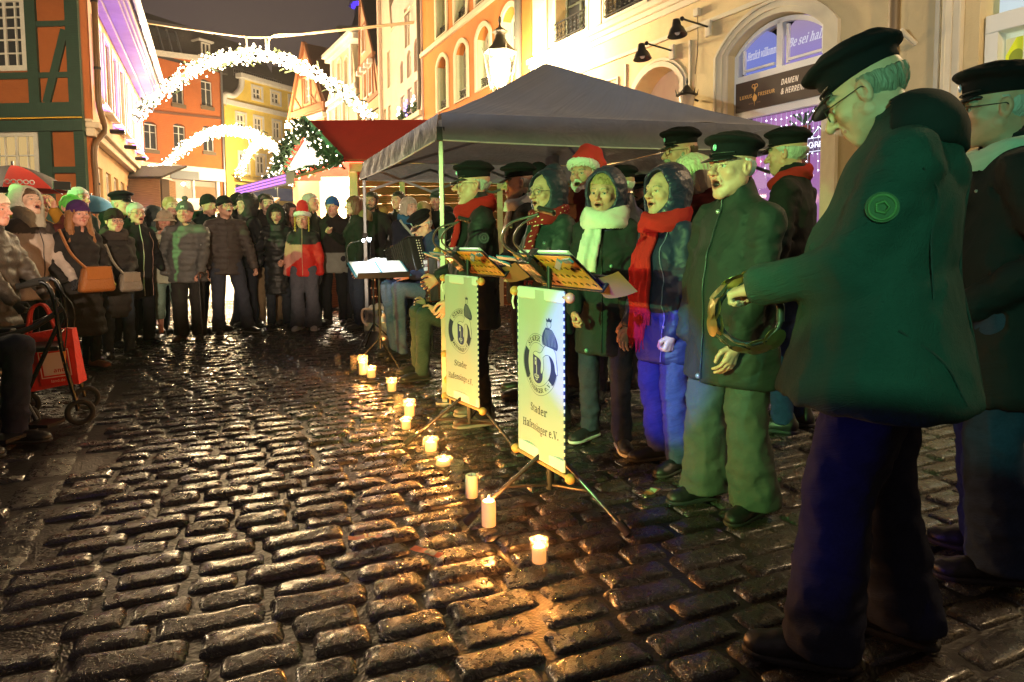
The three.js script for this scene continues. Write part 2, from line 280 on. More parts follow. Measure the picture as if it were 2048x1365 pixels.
    const leaves = []; for (let i = 0; i < 26; i++) { const a = rr(0, 6.28), e = rr(0.1, 0.34), y = rr(2.5, 3.15); leaves.push(beam([7.75, y - 0.1, -0.45], [7.75 + Math.cos(a) * e, y + rr(-0.06, 0.16), -0.45 + Math.sin(a) * 0.08], 0.035, 0.006)); }
    part('plant_leaves', leaves, std(C(0.04, 0.1, 0.05), 0.6), shop).userData.kind = 'stuff'; part('orange_pillar', bx(7.68, 7.82, 0.4, 3.0, -0.52, -0.44), std(C(0.3, 0.06, 0.03), 0.7), shop);
  }
  // right of the shop: pipe, pilaster, door surround and glazed shop door
  part('pilaster', [bx(10.0, 10.06, 0, 5.02, 0.003, 0.05, 0.01), bx(10.12, 10.34, 0, 5.02, 0.003, 0.12, 0.02), bx(10.18, 10.26, 0, 5.02, 0.12, 0.16, 0.02)], pTrim, h);
  part('door_recess', [bx(10.5, 13.7, 0.0, 4.65, -0.5, -0.46)], std(C(0.6, 0.62, 0.5), 0.6, { emissive: C(0.55, 0.6, 0.42), emissiveIntensity: 0.55 }), h);
  part('door_frame', [bx(10.52, 10.66, 0.06, 3.72, -0.3, -0.1), bx(10.52, 13.68, 3.64, 3.86, -0.3, -0.08, 0.02), bx(11.28, 11.4, 0.06, 3.64, -0.3, -0.12), bx(10.9, 10.98, 0.06, 3.64, -0.28, -0.16), bx(12.4, 12.52, 0.06, 3.64, -0.3, -0.12), bx(10.52, 13.68, 4.5, 4.6, -0.3, -0.12)], std(C(0.74, 0.76, 0.68), 0.4), h);
  part('door_pane', bx(10.66, 13.6, 0.1, 3.64, -0.25, -0.244), M.glass, h);
  part('transom_pane', bx(10.6, 13.6, 3.88, 4.5, -0.25, -0.24), std(C(0.3, 0.4, 0.45), 0.2, { emissive: C(0.42, 0.52, 0.6), emissiveIntensity: 0.8 }), h);
  part('poster', uvFit(bx(10.69, 10.89, 3.1, 3.56, -0.236, -0.23), 10.69, 10.89, 3.1, 3.56), std(C(1, 1, 1), 0.6, { map: canvasTex(128, 300, (c) => { c.fillStyle = '#c9d400'; c.fillRect(0, 0, 128, 300); c.fillStyle = '#b9b9a8'; c.beginPath(); c.moveTo(0, 0); c.lineTo(70, 0); c.lineTo(0, 130); c.fill(); c.fillStyle = '#5a6a10'; c.beginPath(); c.ellipse(70, 150, 46, 60, 0.3, 0, 7); c.fill(); c.fillStyle = '#f2f2e0'; c.fillRect(20, 235, 90, 60); }), emissive: C(0.3, 0.3, 0.02), emissiveIntensity: 0.5 }), h);
  part('wall_pin', bar([9.75, 3.72, 0.02], [9.72, 3.86, 0.30], 0.035, 0.035, 10), pTrim, h, 'short stub of pipe sticking out of the wall');
  part('cable_box', bx(5.78, 5.9, 5.22, 5.36, 0.01, 0.09, 0.01), pTrim, h); part('cable', tube([[5.84, 5.22, 0.03], [5.85, 4.7, 0.03], [5.8, 4.2, 0.04]], 0.008, 16, 5), M.iron, h);
  const loc = (x, y, z) => V(x, y, z).applyMatrix4(h.matrixWorld); h.updateMatrixWorld(true);
  // drainpipe
  const pp = loc(9.5, 0, 0.09), dp = thing('drainpipe', 'brown drainpipe on the yellow wall behind the foreground cap', 'pipe', [pp.x, 0, pp.z]);
  part('pipe', bar([0, 0, 0], [0, 12, 0], 0.07, 0.07, 12), std(C(0.16, 0.11, 0.05), 0.45), dp); part('clamp', [1.2, 3, 5, 7].map((y) => bar([0, y, 0], [0, y + 0.05, 0], 0.08, 0.08, 12)), M.iron, dp);
  // neon sign
  const np = loc(8.06, 0, -0.36), ns = thing('neon_sign', 'small glowing white OPEN sign in the shop window', 'sign', [np.x, 0, np.z], h.rotation.y);
  part('neon_letters', uvFit(bx(-0.2, 0.26, 2.52, 2.78, 0, 0.012), -0.2, 0.26, 2.52, 2.78), std(C(0.02, 0.02, 0.03), 0.3, { emissive: C(1, 1, 1), emissiveIntensity: 1.6, emissiveMap: canvasTex(256, 144, (c) => { c.fillStyle = '#3a2a55'; c.fillRect(0, 0, 256, 144); c.strokeStyle = '#e8ecff'; c.lineWidth = 7; c.strokeRect(10, 14, 236, 116); c.fillStyle = '#e8ecff'; c.font = 'bold 76px sans-serif'; c.textAlign = 'center'; c.fillText('OPEN', 128, 100, 210); }) }), ns);
  part('hanger', [bar([-0.1, 2.78, 0.006], [0.03, 2.92, 0.006], 0.006, 0.006, 5), bar([0.16, 2.78, 0.006], [0.03, 2.92, 0.006], 0.006, 0.006, 5)], glow(C(0.8, 0.85, 1), 2), ns);
  // two black gooseneck lamps (off)
  const mkL = (x, y, which) => {
    const p = loc(x, 0, 0.02), t = thing('wall_lamp', which, 'lamp', [p.x, 0, p.z], h.rotation.y);
    part('wall_plate', bx(-0.07, 0.07, y - 0.14, y + 0.14, 0, 0.06, 0.02), pTrim, t); part('arm', [bar([0, y + 0.03, 0.05], [-0.05, y + 0.1, 0.62], 0.018, 0.018, 8), ball(-0.05, y + 0.1, 0.62, 0.04)], M.iron, t);
    const s = lathe([[0.001, 0.3], [0.06, 0.29], [0.075, 0.22], [0.08, 0.17], [0.12, 0.13], [0.175, 0.0], [0.165, 0.0], [0.1, 0.12], [0.001, 0.14]], 24); s.rotateZ(0.12); part('lamp_shade', move(s, -0.12, y - 0.18, 0.66), std(C(0.03, 0.026, 0.02), 0.35, { metalness: 0.3 }), t); part('bulb', ball(-0.12, y - 0.12, 0.66, 0.05), M.white, t);
  };
  mkL(5.2, 4.74, 'black cone wall lamp left of its twin above the blind arch'); mkL(6.13, 4.92, 'black cone wall lamp nearest the hairdresser shop window');
  // wall lantern between niche and shop
  const wl = loc(5.86, 0, 0.02), wt = thing('wall_lantern', 'black wrought wall lantern with spiked crown beside the hairdresser sign', 'lantern', [wl.x, 0, wl.z], h.rotation.y);
  part('bracket', [bar([0, 3.7, 0], [0, 3.75, 0.28], 0.02), bar([0, 3.45, 0], [0, 3.74, 0.26], 0.014)], M.iron, wt);
  part('lantern_body', move(lathe([[0.03, 0], [0.11, 0.03], [0.15, 0.36], [0.13, 0.37], [0.09, 0.05], [0.001, 0.04]], 6), 0, 3.4, 0.28), phys(C(0.9, 0.86, 0.8), 0.25, { transmission: 0.6, thickness: 0 }), wt);
  part('crown', [move(lathe([[0.001, 0.32], [0.012, 0.3], [0.02, 0.24], [0.012, 0.2], [0.04, 0.17], [0.09, 0.1], [0.19, 0.02], [0.2, 0.0], [0.001, 0]], 8), 0, 3.77, 0.28), ...[0, 1, 2, 3, 4, 5].map((k) => bar([Math.cos(k * 1.047) * 0.18, 3.77, 0.28 + Math.sin(k * 1.047) * 0.18], [Math.cos(k * 1.047) * 0.21, 3.88, 0.28 + Math.sin(k * 1.047) * 0.21], 0.014, 0.004, 5))], M.iron, wt);
}
{ // ---- orange house
  const A = [-3.33, -25.27], B = [0.53, -17.36], h = house('orange_house', 'bright orange plaster house with cream arched window surrounds', A, B);
  const ws = [[1.52, 1.28], [3.33, 1.3], [5.14, 1.28], [6.98, 1.25]], holes = [];
  for (const [x, w] of ws) { holes.push([x + 0.16, 5.78, w - 0.32, 1.55, 0.26], [x + 0.16, 8.36, w - 0.32, 1.7, 0.26], [x + 0.16, 2.2, w - 0.32, 2.2, 0.2]); }
  part('wall', wallGeo([[-0.05, 0], [8.85, 0], [8.85, 12.5], [-0.05, 12.5]], holes, 0.45), pOrange, h);
  part('wall_back', bx(0, 8.8, 0, 12.5, -1.2, -1.1), M.black, h);
  part('string_course', [bx(-0.08, 8.9, 8.08, 8.24, 0.002, 0.12, 0.02), bx(-0.08, 8.9, 8.24, 8.3, 0.002, 0.06, 0.01)], pTrim, h);
  for (const [x, w] of ws) for (const [y, hh, r] of [[5.78, 1.55, 0.26], [8.36, 1.7, 0.26]]) {
    part('window_band', [ringGeo(x + 0.16, y, w - 0.32, hh, r, 0.14, 0.003, 0.06), ], pTrim, h);
    part('reveal', [bx(x + 0.162, x + 0.18, y, y + hh, -0.44, 0.0), bx(x + w - 0.18, x + w - 0.162, y, y + hh, -0.44, 0)], wallMat(C(0.5, 0.56, 0.38), 0.003), h);
    windowPart(h, x + 0.17, y, w - 0.34, hh, { rise: r * 0.9, rows: [0.36, 0.72], z: -0.3, f: 0.06, frame: std(C(0.6, 0.62, 0.5), 0.5), back: std(C(0.4, 0.38, 0.25), 0.9) });
    railing(h, x + 0.16, x + w - 0.16, y + 0.02, y + 0.36, -0.12);
  }
  part('downpipe', [bar([8.3, 0, 0.1], [8.3, 12.5, 0.1], 0.1, 0.1, 12), bar([-0.12, 6.9, 0.12], [-0.12, 12.4, 0.12], 0.07, 0.07, 10), bar([-0.12, 6.9, 0.12], [-0.3, 6.0, 0.12], 0.07, 0.07, 10)], std(C(0.10, 0.10, 0.085), 0.5), h);
}
const curt = { pane: std(C(0.45, 0.42, 0.33), 0.3), f: 0.1, b: 0.06 };
{ // ---- pink house, narrow white house
  const h = house('pink_house', 'pale pink narrow gabled house beside the orange facade', [-5.21, -29.1], [-3.37, -25.2]);
  const hs = [[2.1, 9.0, 0.85, 1.6, 0], [1.35, 7.75, 0.5, 0.7, 0.2], [2.35, 7.75, 0.6, 0.8, 0.25], [3.35, 7.75, 0.6, 1.0, 0.25], [1.3, 6.3, 0.6, 0.9, 0], [2.35, 6.4, 0.6, 0.9, 0], [3.3, 6.5, 0.6, 0.9, 0]];
  part('wall', wallGeo([[0, 0], [4.3, 0], [4.3, 14.5], [2.6, 14.5], [0.9, 11.6], [0.15, 11.3], [0.3, 10.4], [0, 10.2]], hs, 0.3), wallMat(C(0.62, 0.50, 0.44)), h);
  for (const q of hs) windowPart(h, q[0], q[1], q[2], q[3], { rise: q[4], rows: [0.6], ...curt });
  part('cornice', [bx(0, 4.3, 5.95, 6.15, 0.003, 0.14, 0.03), bx(0, 4.3, 10.3, 10.36, 0.003, 0.04)], pTrim, h);
  part('window_garland', [1.6, 2.65, 3.6].flatMap((x) => [...Array(14)].map(() => ball(x + rr(-0.25, 0.25), rr(6.2, 6.55), 0.08 + rr(-0.05, 0.06), rr(0.06, 0.1), 6, 5))), std(C(0.05, 0.09, 0.04), 0.8), h);
  part('garland_bulbs', [1.6, 3.6].flatMap((x) => [...Array(9)].map(() => ball(x + rr(-0.25, 0.25), rr(6.4, 6.75), 0.17, 0.045, 6, 5))), glow(C(1, 0.9, 0.7), 8), h);
  part('garland_bulbs', [...Array(7)].map(() => ball(2.65 + rr(-0.2, 0.2), rr(6.2, 6.8), 0.17, 0.045, 6, 5)), glow(C(0.4, 0.2, 1), 6), h);
  const h2 = house('white_house', 'tall narrow cream house with stepped gable behind the light arch end', [-6.07, -31.0], [-5.21, -29.1]);
  part('wall', wallGeo([[0, 0], [2.09, 0], [2.09, 10.3], [1.8, 11.8], [1.2, 14], [0.55, 14], [0, 13]], [[1.25, 8.0, 0.6, 1.6, 0], [0.4, 6.0, 0.5, 1.2, 0], [1.25, 6.0, 0.5, 1.2, 0]], 0.3), wallMat(C(0.66, 0.56, 0.42)), h2);
  for (const q of [[1.25, 8.0, 0.6, 1.6], [0.4, 6.0, 0.5, 1.2], [1.25, 6.0, 0.5, 1.2]]) windowPart(h2, ...q, { rows: [0.6], ...curt });
  part('pilaster', bx(0.02, 0.32, 0, 13, 0.003, 0.14, 0.02), wallMat(C(0.62, 0.48, 0.40)), h2);
}
{ // ---- timber gable
  const h = house('timber_house', 'timber framed salmon house with steep gable right of the street end', [-8.61, -36.5], [-6.07, -31.0]);
  const hs = [[2.2, 10.85, 0.7, 1.2, 0], [2.45, 8.5, 0.75, 1.25, 0], [3.6, 8.5, 0.75, 1.25, 0], [2.2, 6.4, 0.75, 1.2, 0], [3.6, 6.4, 0.75, 1.2, 0]], tm = std(C(0.24, 0.10, 0.045), 0.8);
  part('wall', wallGeo([[1.35, 0], [6.0, 0], [5.9, 8.3], [4.8, 10.1], [2.1, 13.9], [1.4, 10.3]], hs, 0.3), wallMat(C(0.60, 0.33, 0.19)), h);
  for (const q of hs) { windowPart(h, q[0], q[1], q[2], q[3], { rows: [0.5], ...curt }); part('window_band', ringGeo(q[0], q[1], q[2], q[3], 0, 0.06, 0.003, 0.05), M.white, h); }
  part('beams', [beam([1.4, 10.15, 0.03], [4.9, 10.15, 0.03], 0.28, 0.16), beam([1.45, 8.2, 0.02], [5.9, 8.2, 0.02], 0.22, 0.1), beam([1.4, 10.2, 0.02], [2.1, 13.9, 0.02], 0.14, 0.1), beam([4.8, 10.15, 0.02], [2.15, 13.8, 0.02], 0.14, 0.1), beam([1.5, 12.1, 0.02], [3.2, 12.2, 0.02], 0.1, 0.08), beam([2.3, 8.2, 0.02], [2.3, 10.1, 0.02], 0.1, 0.08), beam([3.4, 8.2, 0.02], [3.4, 10.1, 0.02], 0.1, 0.08), beam([4.5, 8.2, 0.02], [4.5, 10.1, 0.02], 0.1, 0.08), beam([5.3, 8.2, 0.02], [4.7, 10.0, 0.02], 0.1, 0.08)], tm, h);
  part('beam_ends', [2.0, 2.9, 3.8, 4.6].map((x) => bx(x - 0.14, x + 0.14, 9.75, 10.0, 0.05, 0.3, 0.04)), M.white, h);
  part('roof', [beam([2.1, 14.0, -3], [5.2, 9.6, -3], 0.15, 6), beam([2.1, 14.0, -3], [1.0, 10.0, -3], 0.15, 6)], M.roof, h);
}
{ // ---- white baroque house, brick and timber gable
  const h = house('stucco_house', 'cream stucco house with flat cornice behind the right end of the light arch', [-11.87, -42.0], [-8.33, -36.0]), hs = [[3.3, 10.2, 0.75, 1.4, 0.15], [4.75, 10.0, 0.75, 1.4, 0.15], [2.6, 7.7, 0.9, 1.6, 0], [4.2, 7.6, 0.9, 1.6, 0]];
  part('wall', wallGeo([[0.9, 0], [6.9, 0], [6.8, 9], [6.2, 12], [1.9, 12], [1.7, 10.6], [0.9, 10]], hs, 0.3), wallMat(C(0.68, 0.60, 0.42)), h);
  for (const q of hs) { windowPart(h, q[0], q[1], q[2], q[3], { rise: q[4], rows: [0.6], ...curt }); part('window_band', ringGeo(q[0], q[1], q[2], q[3], q[4], 0.12, 0.003, 0.06), M.white, h); }
  part('cornice', [bx(1.5, 7.3, 12.0, 12.25, -0.4, 0.3, 0.03), bx(1.4, 7.4, 12.25, 12.5, -0.4, 0.45, 0.03), bx(0.85, 6.9, 9.5, 9.8, 0.003, 0.16, 0.03), bx(0.85, 6.9, 9.15, 9.3, 0.003, 0.1)], M.white, h);
  part('pilaster', [bx(2.0, 2.4, 9.8, 12, 0.003, 0.1), bx(5.8, 6.2, 9.8, 12, 0.003, 0.1), bx(1.0, 1.4, 5, 9.2, 0.003, 0.1)], M.white, h); part('roof', bx(1.8, 7.2, 11.9, 12.8, -6, -0.5), M.roof, h);
  const g = house('gable_house', 'small salmon timber gable with one white window in front of the yellow house', [-16.06, -47.0], [-12.01, -42.5]);
  part('wall', wallGeo([[0.9, 0], [6.1, 0], [6.0, 9.6], [3.45, 14.1], [0.9, 9.7]], [[3.1, 10.4, 0.95, 1.7, 0], [3.9, 7.4, 1.5, 1.5, 0]], 0.3), wallMat(C(0.58, 0.31, 0.17)), g);
  windowPart(g, 3.1, 10.4, 0.95, 1.7, { rows: [0.3, 0.6], ...curt }); windowPart(g, 3.9, 7.4, 1.5, 1.5, { rows: [0.5], ...curt });
  const tm = std(C(0.30, 0.12, 0.05), 0.8);
  part('beams', [beam([0.8, 9.9, 0.03], [6.2, 9.9, 0.03], 0.4, 0.2), beam([0.6, 9.3, 0.03], [3.5, 14.4, 0.03], 0.3, 0.3), beam([6.3, 9.3, 0.03], [3.45, 14.4, 0.03], 0.2, 0.2), beam([2.9, 9.9, 0.01], [2.9, 13, 0.01], 0.14, 0.06), beam([4.2, 9.9, 0.01], [4.2, 12.8, 0.01], 0.14, 0.06), beam([1.7, 11, 0.01], [2.9, 9.9, 0.01], 0.12, 0.06), beam([4.2, 10.8, 0.01], [5.3, 9.9, 0.01], 0.12, 0.06), beam([5.1, 11, 0.01], [4.3, 9.9, 0.01], 0.12, 0.06), beam([2.3, 12.2, 0.01], [4.6, 12.2, 0.01], 0.14, 0.06), beam([1.2, 5, 0.02], [1.2, 9.8, 0.02], 0.16, 0.08)], tm, g);
  part('eaves_board', beam([0.5, 9.25, 0.15], [6.4, 9.25, 0.15], 0.3, 0.3), M.white, g);
  part('roof', [beam([3.45, 14.3, -4], [6.7, 9.2, -4], 0.2, 8), beam([3.45, 14.3, -4], [0.4, 9.2, -4], 0.2, 8)], std(C(0.16, 0.07, 0.045), 0.75, { bumpMap: rep(T.tiles, 0.5), bumpScale: 0.05 }), g);
}
{ // ---- yellow house and brick house at the end of the street
  const y = house('gabled_yellow_house', 'lemon yellow house with white curved gable shoulder at the street end', [-25.43, -58.0], [-21.65, -66.0]);
  const hs = [], pY = wallMat(C(0.8, 0.58, 0.10)); for (const x of [3.6, 5.9, 8.2]) hs.push([x, 14.4, 1.0, 1.05]); for (const x of [1.65, 3.7, 6.0, 8.3]) hs.push([x, 11.1, 0.9, 1.6]); for (const x of [1.8, 3.8, 6.05, 8.3]) hs.push([x, 7.5, 0.95, 1.7]);
  part('wall', wallGeo([[0.3, 0], [10.5, 0], [10.5, 16], [2.6, 16], [2.3, 15.2], [1.4, 14.3], [0.5, 14.0], [0.3, 13]], hs.map((q) => [...q, 0]), 0.4), pY, y);
  for (const q of hs) { windowPart(y, ...q, { rows: [q[3] > 1.2 ? 0.6 : 0.5], f: 0.12, b: 0.1 }); part('window_band', ringGeo(...q, 0, 0.2, 0.004, 0.09), M.white, y); }
  part('cornice', [bx(1.9, 10.6, 15.9, 16.35, -0.3, 0.5, 0.06), bx(0.3, 10.5, 13.3, 13.75, 0.004, 0.2, 0.04)], M.white, y);
  part('gable_shoulder', tube([[0.2, 13.2, 0.1], [0.35, 14.05, 0.1], [1.3, 14.2, 0.1], [2.1, 15.0, 0.1], [2.3, 15.9, 0.1]], 0.26, 24, 8), M.white, y);
  part('roof', [beam([4, 15.2, -2.5], [4, 21.5, -7], 14, 0.3)], M.roof, y); part('roof_light', beam([5.6, 18.0, -3.6], [5.6, 19.0, -4.3], 0.8, 0.6), M.dull, y);
  part('snow_guard', [...Array(24)].map((_, i) => bar([3.2 + i * 0.26, 16.6, -1.9], [3.2 + i * 0.26, 17.3, -1.9], 0.03, 0.03, 4)).concat([bar([3.2, 17.3, -1.9], [9.2, 17.3, -1.9], 0.04), bar([3.2, 16.9, -1.9], [9.2, 16.9, -1.9], 0.04)]), M.dull, y);
  part('awning', [beam([0.9, 6.6, 1.2], [8.4, 6.6, 1.2], 0.12, 0.12), ...[1.0, 2.8, 4.6, 6.4, 8.2].map((x) => beam([x, 7.2, 0.05], [x, 6.6, 1.2], 0.1, 0.1)), beam([4.65, 7.15, 0.1], [4.65, 6.6, 1.25], 7.4, 0.04)], std(C(0.5, 0.36, 0.08), 0.6), y);
  part('shop_sign', bx(1.2, 8.2, 5.1, 6.3, 0.02, 0.14), std(C(0.02, 0.02, 0.02), 0.5, { emissive: C(1, 1, 1), emissiveIntensity: 0.9, emissiveMap: canvasTex(512, 90, (c) => { c.fillStyle = '#20304a'; c.fillRect(0, 0, 512, 90); c.fillStyle = '#c03040'; c.fillRect(170, 8, 330, 74); c.fillStyle = '#5060e0'; c.beginPath(); c.moveTo(60, 84); c.lineTo(120, 8); c.lineTo(150, 84); c.fill(); c.fillStyle = '#f08080'; c.font = 'bold 70px sans-serif'; c.fillText('EXIL', 200, 72, 260); }) }), y);
  const b = house('brick_house', 'orange brick house with dark mansard roof and two dormers at the street end', [-30.06, -50.0], [-25.43, -58.0]), wb = [];
  for (const [x, k] of [[0.9, 0], [2.25, 0], [4.7, 0.25], [7.35, 0.5]]) { wb.push([x, 12.3 + k, 1.05, 2.1, 0.22], [x, 8.55 + k * 0.8, 1.05, 2.0, 0.2]); }
  const pB = std(C(0.52, 0.135, 0.026), 0.9, { map: tx.stain, bumpMap: rep(T.tiles, 0.7), bumpScale: 0.02 });
  part('wall', wallGeo([[-1.5, 0], [9.24, 0], [9.24, 16.9], [-1.5, 15.6]], [...wb, [4.3, 0.4, 4.6, 6.0, 0]], 0.4), pB, b);
  for (const q of wb) { windowPart(b, ...q, { rise: undefined, rows: [0.66], rise: q[4], f: 0.16, b: 0.14, curtain: 0.6 }); part('sill', bx(q[0] - 0.1, q[0] + q[2] + 0.1, q[1] - 0.32, q[1] - 0.02, 0.003, 0.12), std(C(0.14, 0.10, 0.06), 0.8), b); }
  part('string_course', [beam([-1.5, 11.3, 0.06], [9.24, 11.95, 0.06], 0.18, 0.1)], std(C(0.16, 0.06, 0.03), 0.8), b); part('eaves', [beam([-1.6, 15.6, 0.2], [9.4, 16.9, 0.2], 0.35, 0.7)], M.white, b);
  part('roof', [beam([4, 15.9, 0.0], [4, 19.0, -1.2], 12, 0.2)], M.roof, b); part('ridge', [beam([-1.6, 18.35, -1.1], [9.4, 19.5, -1.1], 0.3, 0.4)], M.dull, b);
  part('skylight_strip', [3.3, 4.1, 4.9, 5.7].map((x) => beam([x, 16.6, 0.02], [x, 18.6, -0.75], 0.14, 0.14)), M.dull, b); part('roof_glazing', bx(3.3, 5.7, 16.7, 18.4, -0.75, -0.6), M.pane, b);
  for (const [x, y0] of [[2.2, 16.3], [7.85, 17.0]]) { const d = new THREE.Group(); d.name = numbered('dormer'); b.add(d); part('dormer_wall', bx(x - 0.55, x + 0.55, y0, y0 + 1.2, -1.2, 0.05), M.roof, d); part('dormer_frame', [ringGeo(x - 0.3, y0 + 0.15, 0.6, 0.85, 0, 0.12, 0.06, 0.14), bx(x - 0.05, x + 0.05, y0 + 0.1, y0 + 1, 0.06, 0.13), bx(x - 0.7, x + 0.7, y0 + 1.2, y0 + 1.34, -1.2, 0.3)], M.white, d); part('pane', bx(x - 0.32, x + 0.32, y0 + 0.1, y0 + 1.02, 0.055, 0.07), M.pane, d); }
  part('fascia', bx(1.2, 9.24, 6.4, 7.5, 0.004, 0.25, 0.03), std(C(0.7, 0.66, 0.55), 0.6), b); part('shop_band', bx(0.5, 4.3, 2.5, 6.4, 0.004, 0.1), std(C(0.66, 0.6, 0.5), 0.7), b);
  part('shop_sign', bx(4.1, 6.6, 6.35, 7.05, 0.26, 0.34), std(C(1, 1, 1), 0.5, { map: canvasTex(512, 144, (c) => { c.fillStyle = '#3b3a30'; c.fillRect(0, 0, 512, 144); c.fillStyle = '#fff'; c.font = 'italic bold 92px serif'; c.textAlign = 'center'; c.fillText('Ornamenta', 256, 100, 440); }), emissive: C(0.1, 0.09, 0.07), emissiveIntensity: 1 }), b);
  part('shop_interior', bx(4.3, 8.9, 0.4, 6.4, -0.9, -0.8), glow(C(1, 0.62, 0.28), 1.1), b); part('shop_pane', bx(4.3, 8.9, 0.4, 6.35, -0.3, -0.29), M.glass, b);
  part('shop_frame', [bx(4.3, 8.9, 4.4, 4.6, -0.3, -0.1), bx(6.3, 6.5, 0.4, 6.4, -0.3, -0.1), bx(8.6, 8.9, 0.4, 6.4, -0.3, -0.1), bx(4.3, 4.45, 0.4, 6.4, -0.3, -0.1)], M.white, b); part('shop_blind', bx(6.5, 8.6, 4.6, 5.9, -0.32, -0.31), std(C(0.3, 0.17, 0.08), 0.8), b);
  part('window_lights', [...Array(120)].map(() => ball(rr(4.4, 8.5), rr(1, 4.3), -0.4, rr(0.03, 0.07), 5, 4)), glow(C(1, 0.8, 0.5), 9), b).userData.kind = 'stuff';
  part('downpipe', bar([9.15, 0, 0.15], [9.25, 16, 0.15], 0.1), M.dull, b);
}
{ // ---- church tower and plain roofs beyond
  const t = thing('church_tower', 'dark church tower with blue lit lantern above the roofs', 'tower', [-20.4, 0, -95]);
  part('shaft', bx(-2.6, 2.6, 0, 25, -2.6, 2.6), wallMat(C(0.28, 0.25, 0.2)), t);
  part('cornice', [bx(-3.6, 3.4, 30.0, 30.7, -3.4, 3.4, 0.1), bx(-3.1, 3, 29.3, 30.0, -3, 3, 0.1)], std(C(0.32, 0.31, 0.26), 0.7), t); part('upper_shaft', bx(-2.4, 2.4, 25, 29.3, -2.4, 2.4), wallMat(C(0.28, 0.25, 0.2)), t);
  part('lantern_roof', move(lathe([[2.9, 0], [2.3, 0.8], [1.8, 2.2], [1.7, 3.4]], 8), 0, 30.7, 0), std(C(0.05, 0.05, 0.05), 0.6), t);
  part('gallery', [move(lathe([[2.6, 0], [2.6, 0.3], [1.6, 0.3]], 8), 0, 34.4, 0)], std(C(0.4, 0.36, 0.26), 0.7), t);
  part('lantern_columns', [...Array(8)].map((_, k) => bar([Math.cos(k * 0.785) * 1.8, 34.2, Math.sin(k * 0.785) * 1.8], [Math.cos(k * 0.785) * 1.8, 38.5, Math.sin(k * 0.785) * 1.8], 0.4)), std(C(0.2, 0.2, 0.4), 0.6, { emissive: C(0.07, 0.03, 1), emissiveIntensity: 1.6 }), t); part('lantern_core', bar([0, 34.2, 0], [0, 38.5, 0], 1.0), std(C(0.1, 0.1, 0.2), 0.7, { emissive: C(0.15, 0.1, 1), emissiveIntensity: 0.6 }), t);  // blue floodlight is put into columns and core as glow
  const r = thing('far_house', 'dark roofed house block between tower and yellow house', 'building', [-19, 0, -80], 0.35);
  part('wall', bx(-9, 9, 0, 17, -5, 0), wallMat(C(0.4, 0.28, 0.16)), r); part('roof', [beam([0, 16.8, 0.3], [0, 22.5, -5], 18.4, 0.3)], M.roof, r);
  const r2 = thing('roof_block', 'plain grey gable end behind the light arch', 'building', [-15.5, 0, -62], -0.2);
  part('wall', wallGeo([[-2, 0], [3.8, 0], [3.8, 15], [2.6, 18.3], [-2, 15.6]], [], 6), wallMat(C(0.38, 0.31, 0.22)), r2); part('roof', beam([3.2, 14.6, -3], [2.5, 18.6, -3], 0.2, 7), M.roof, r2);
}
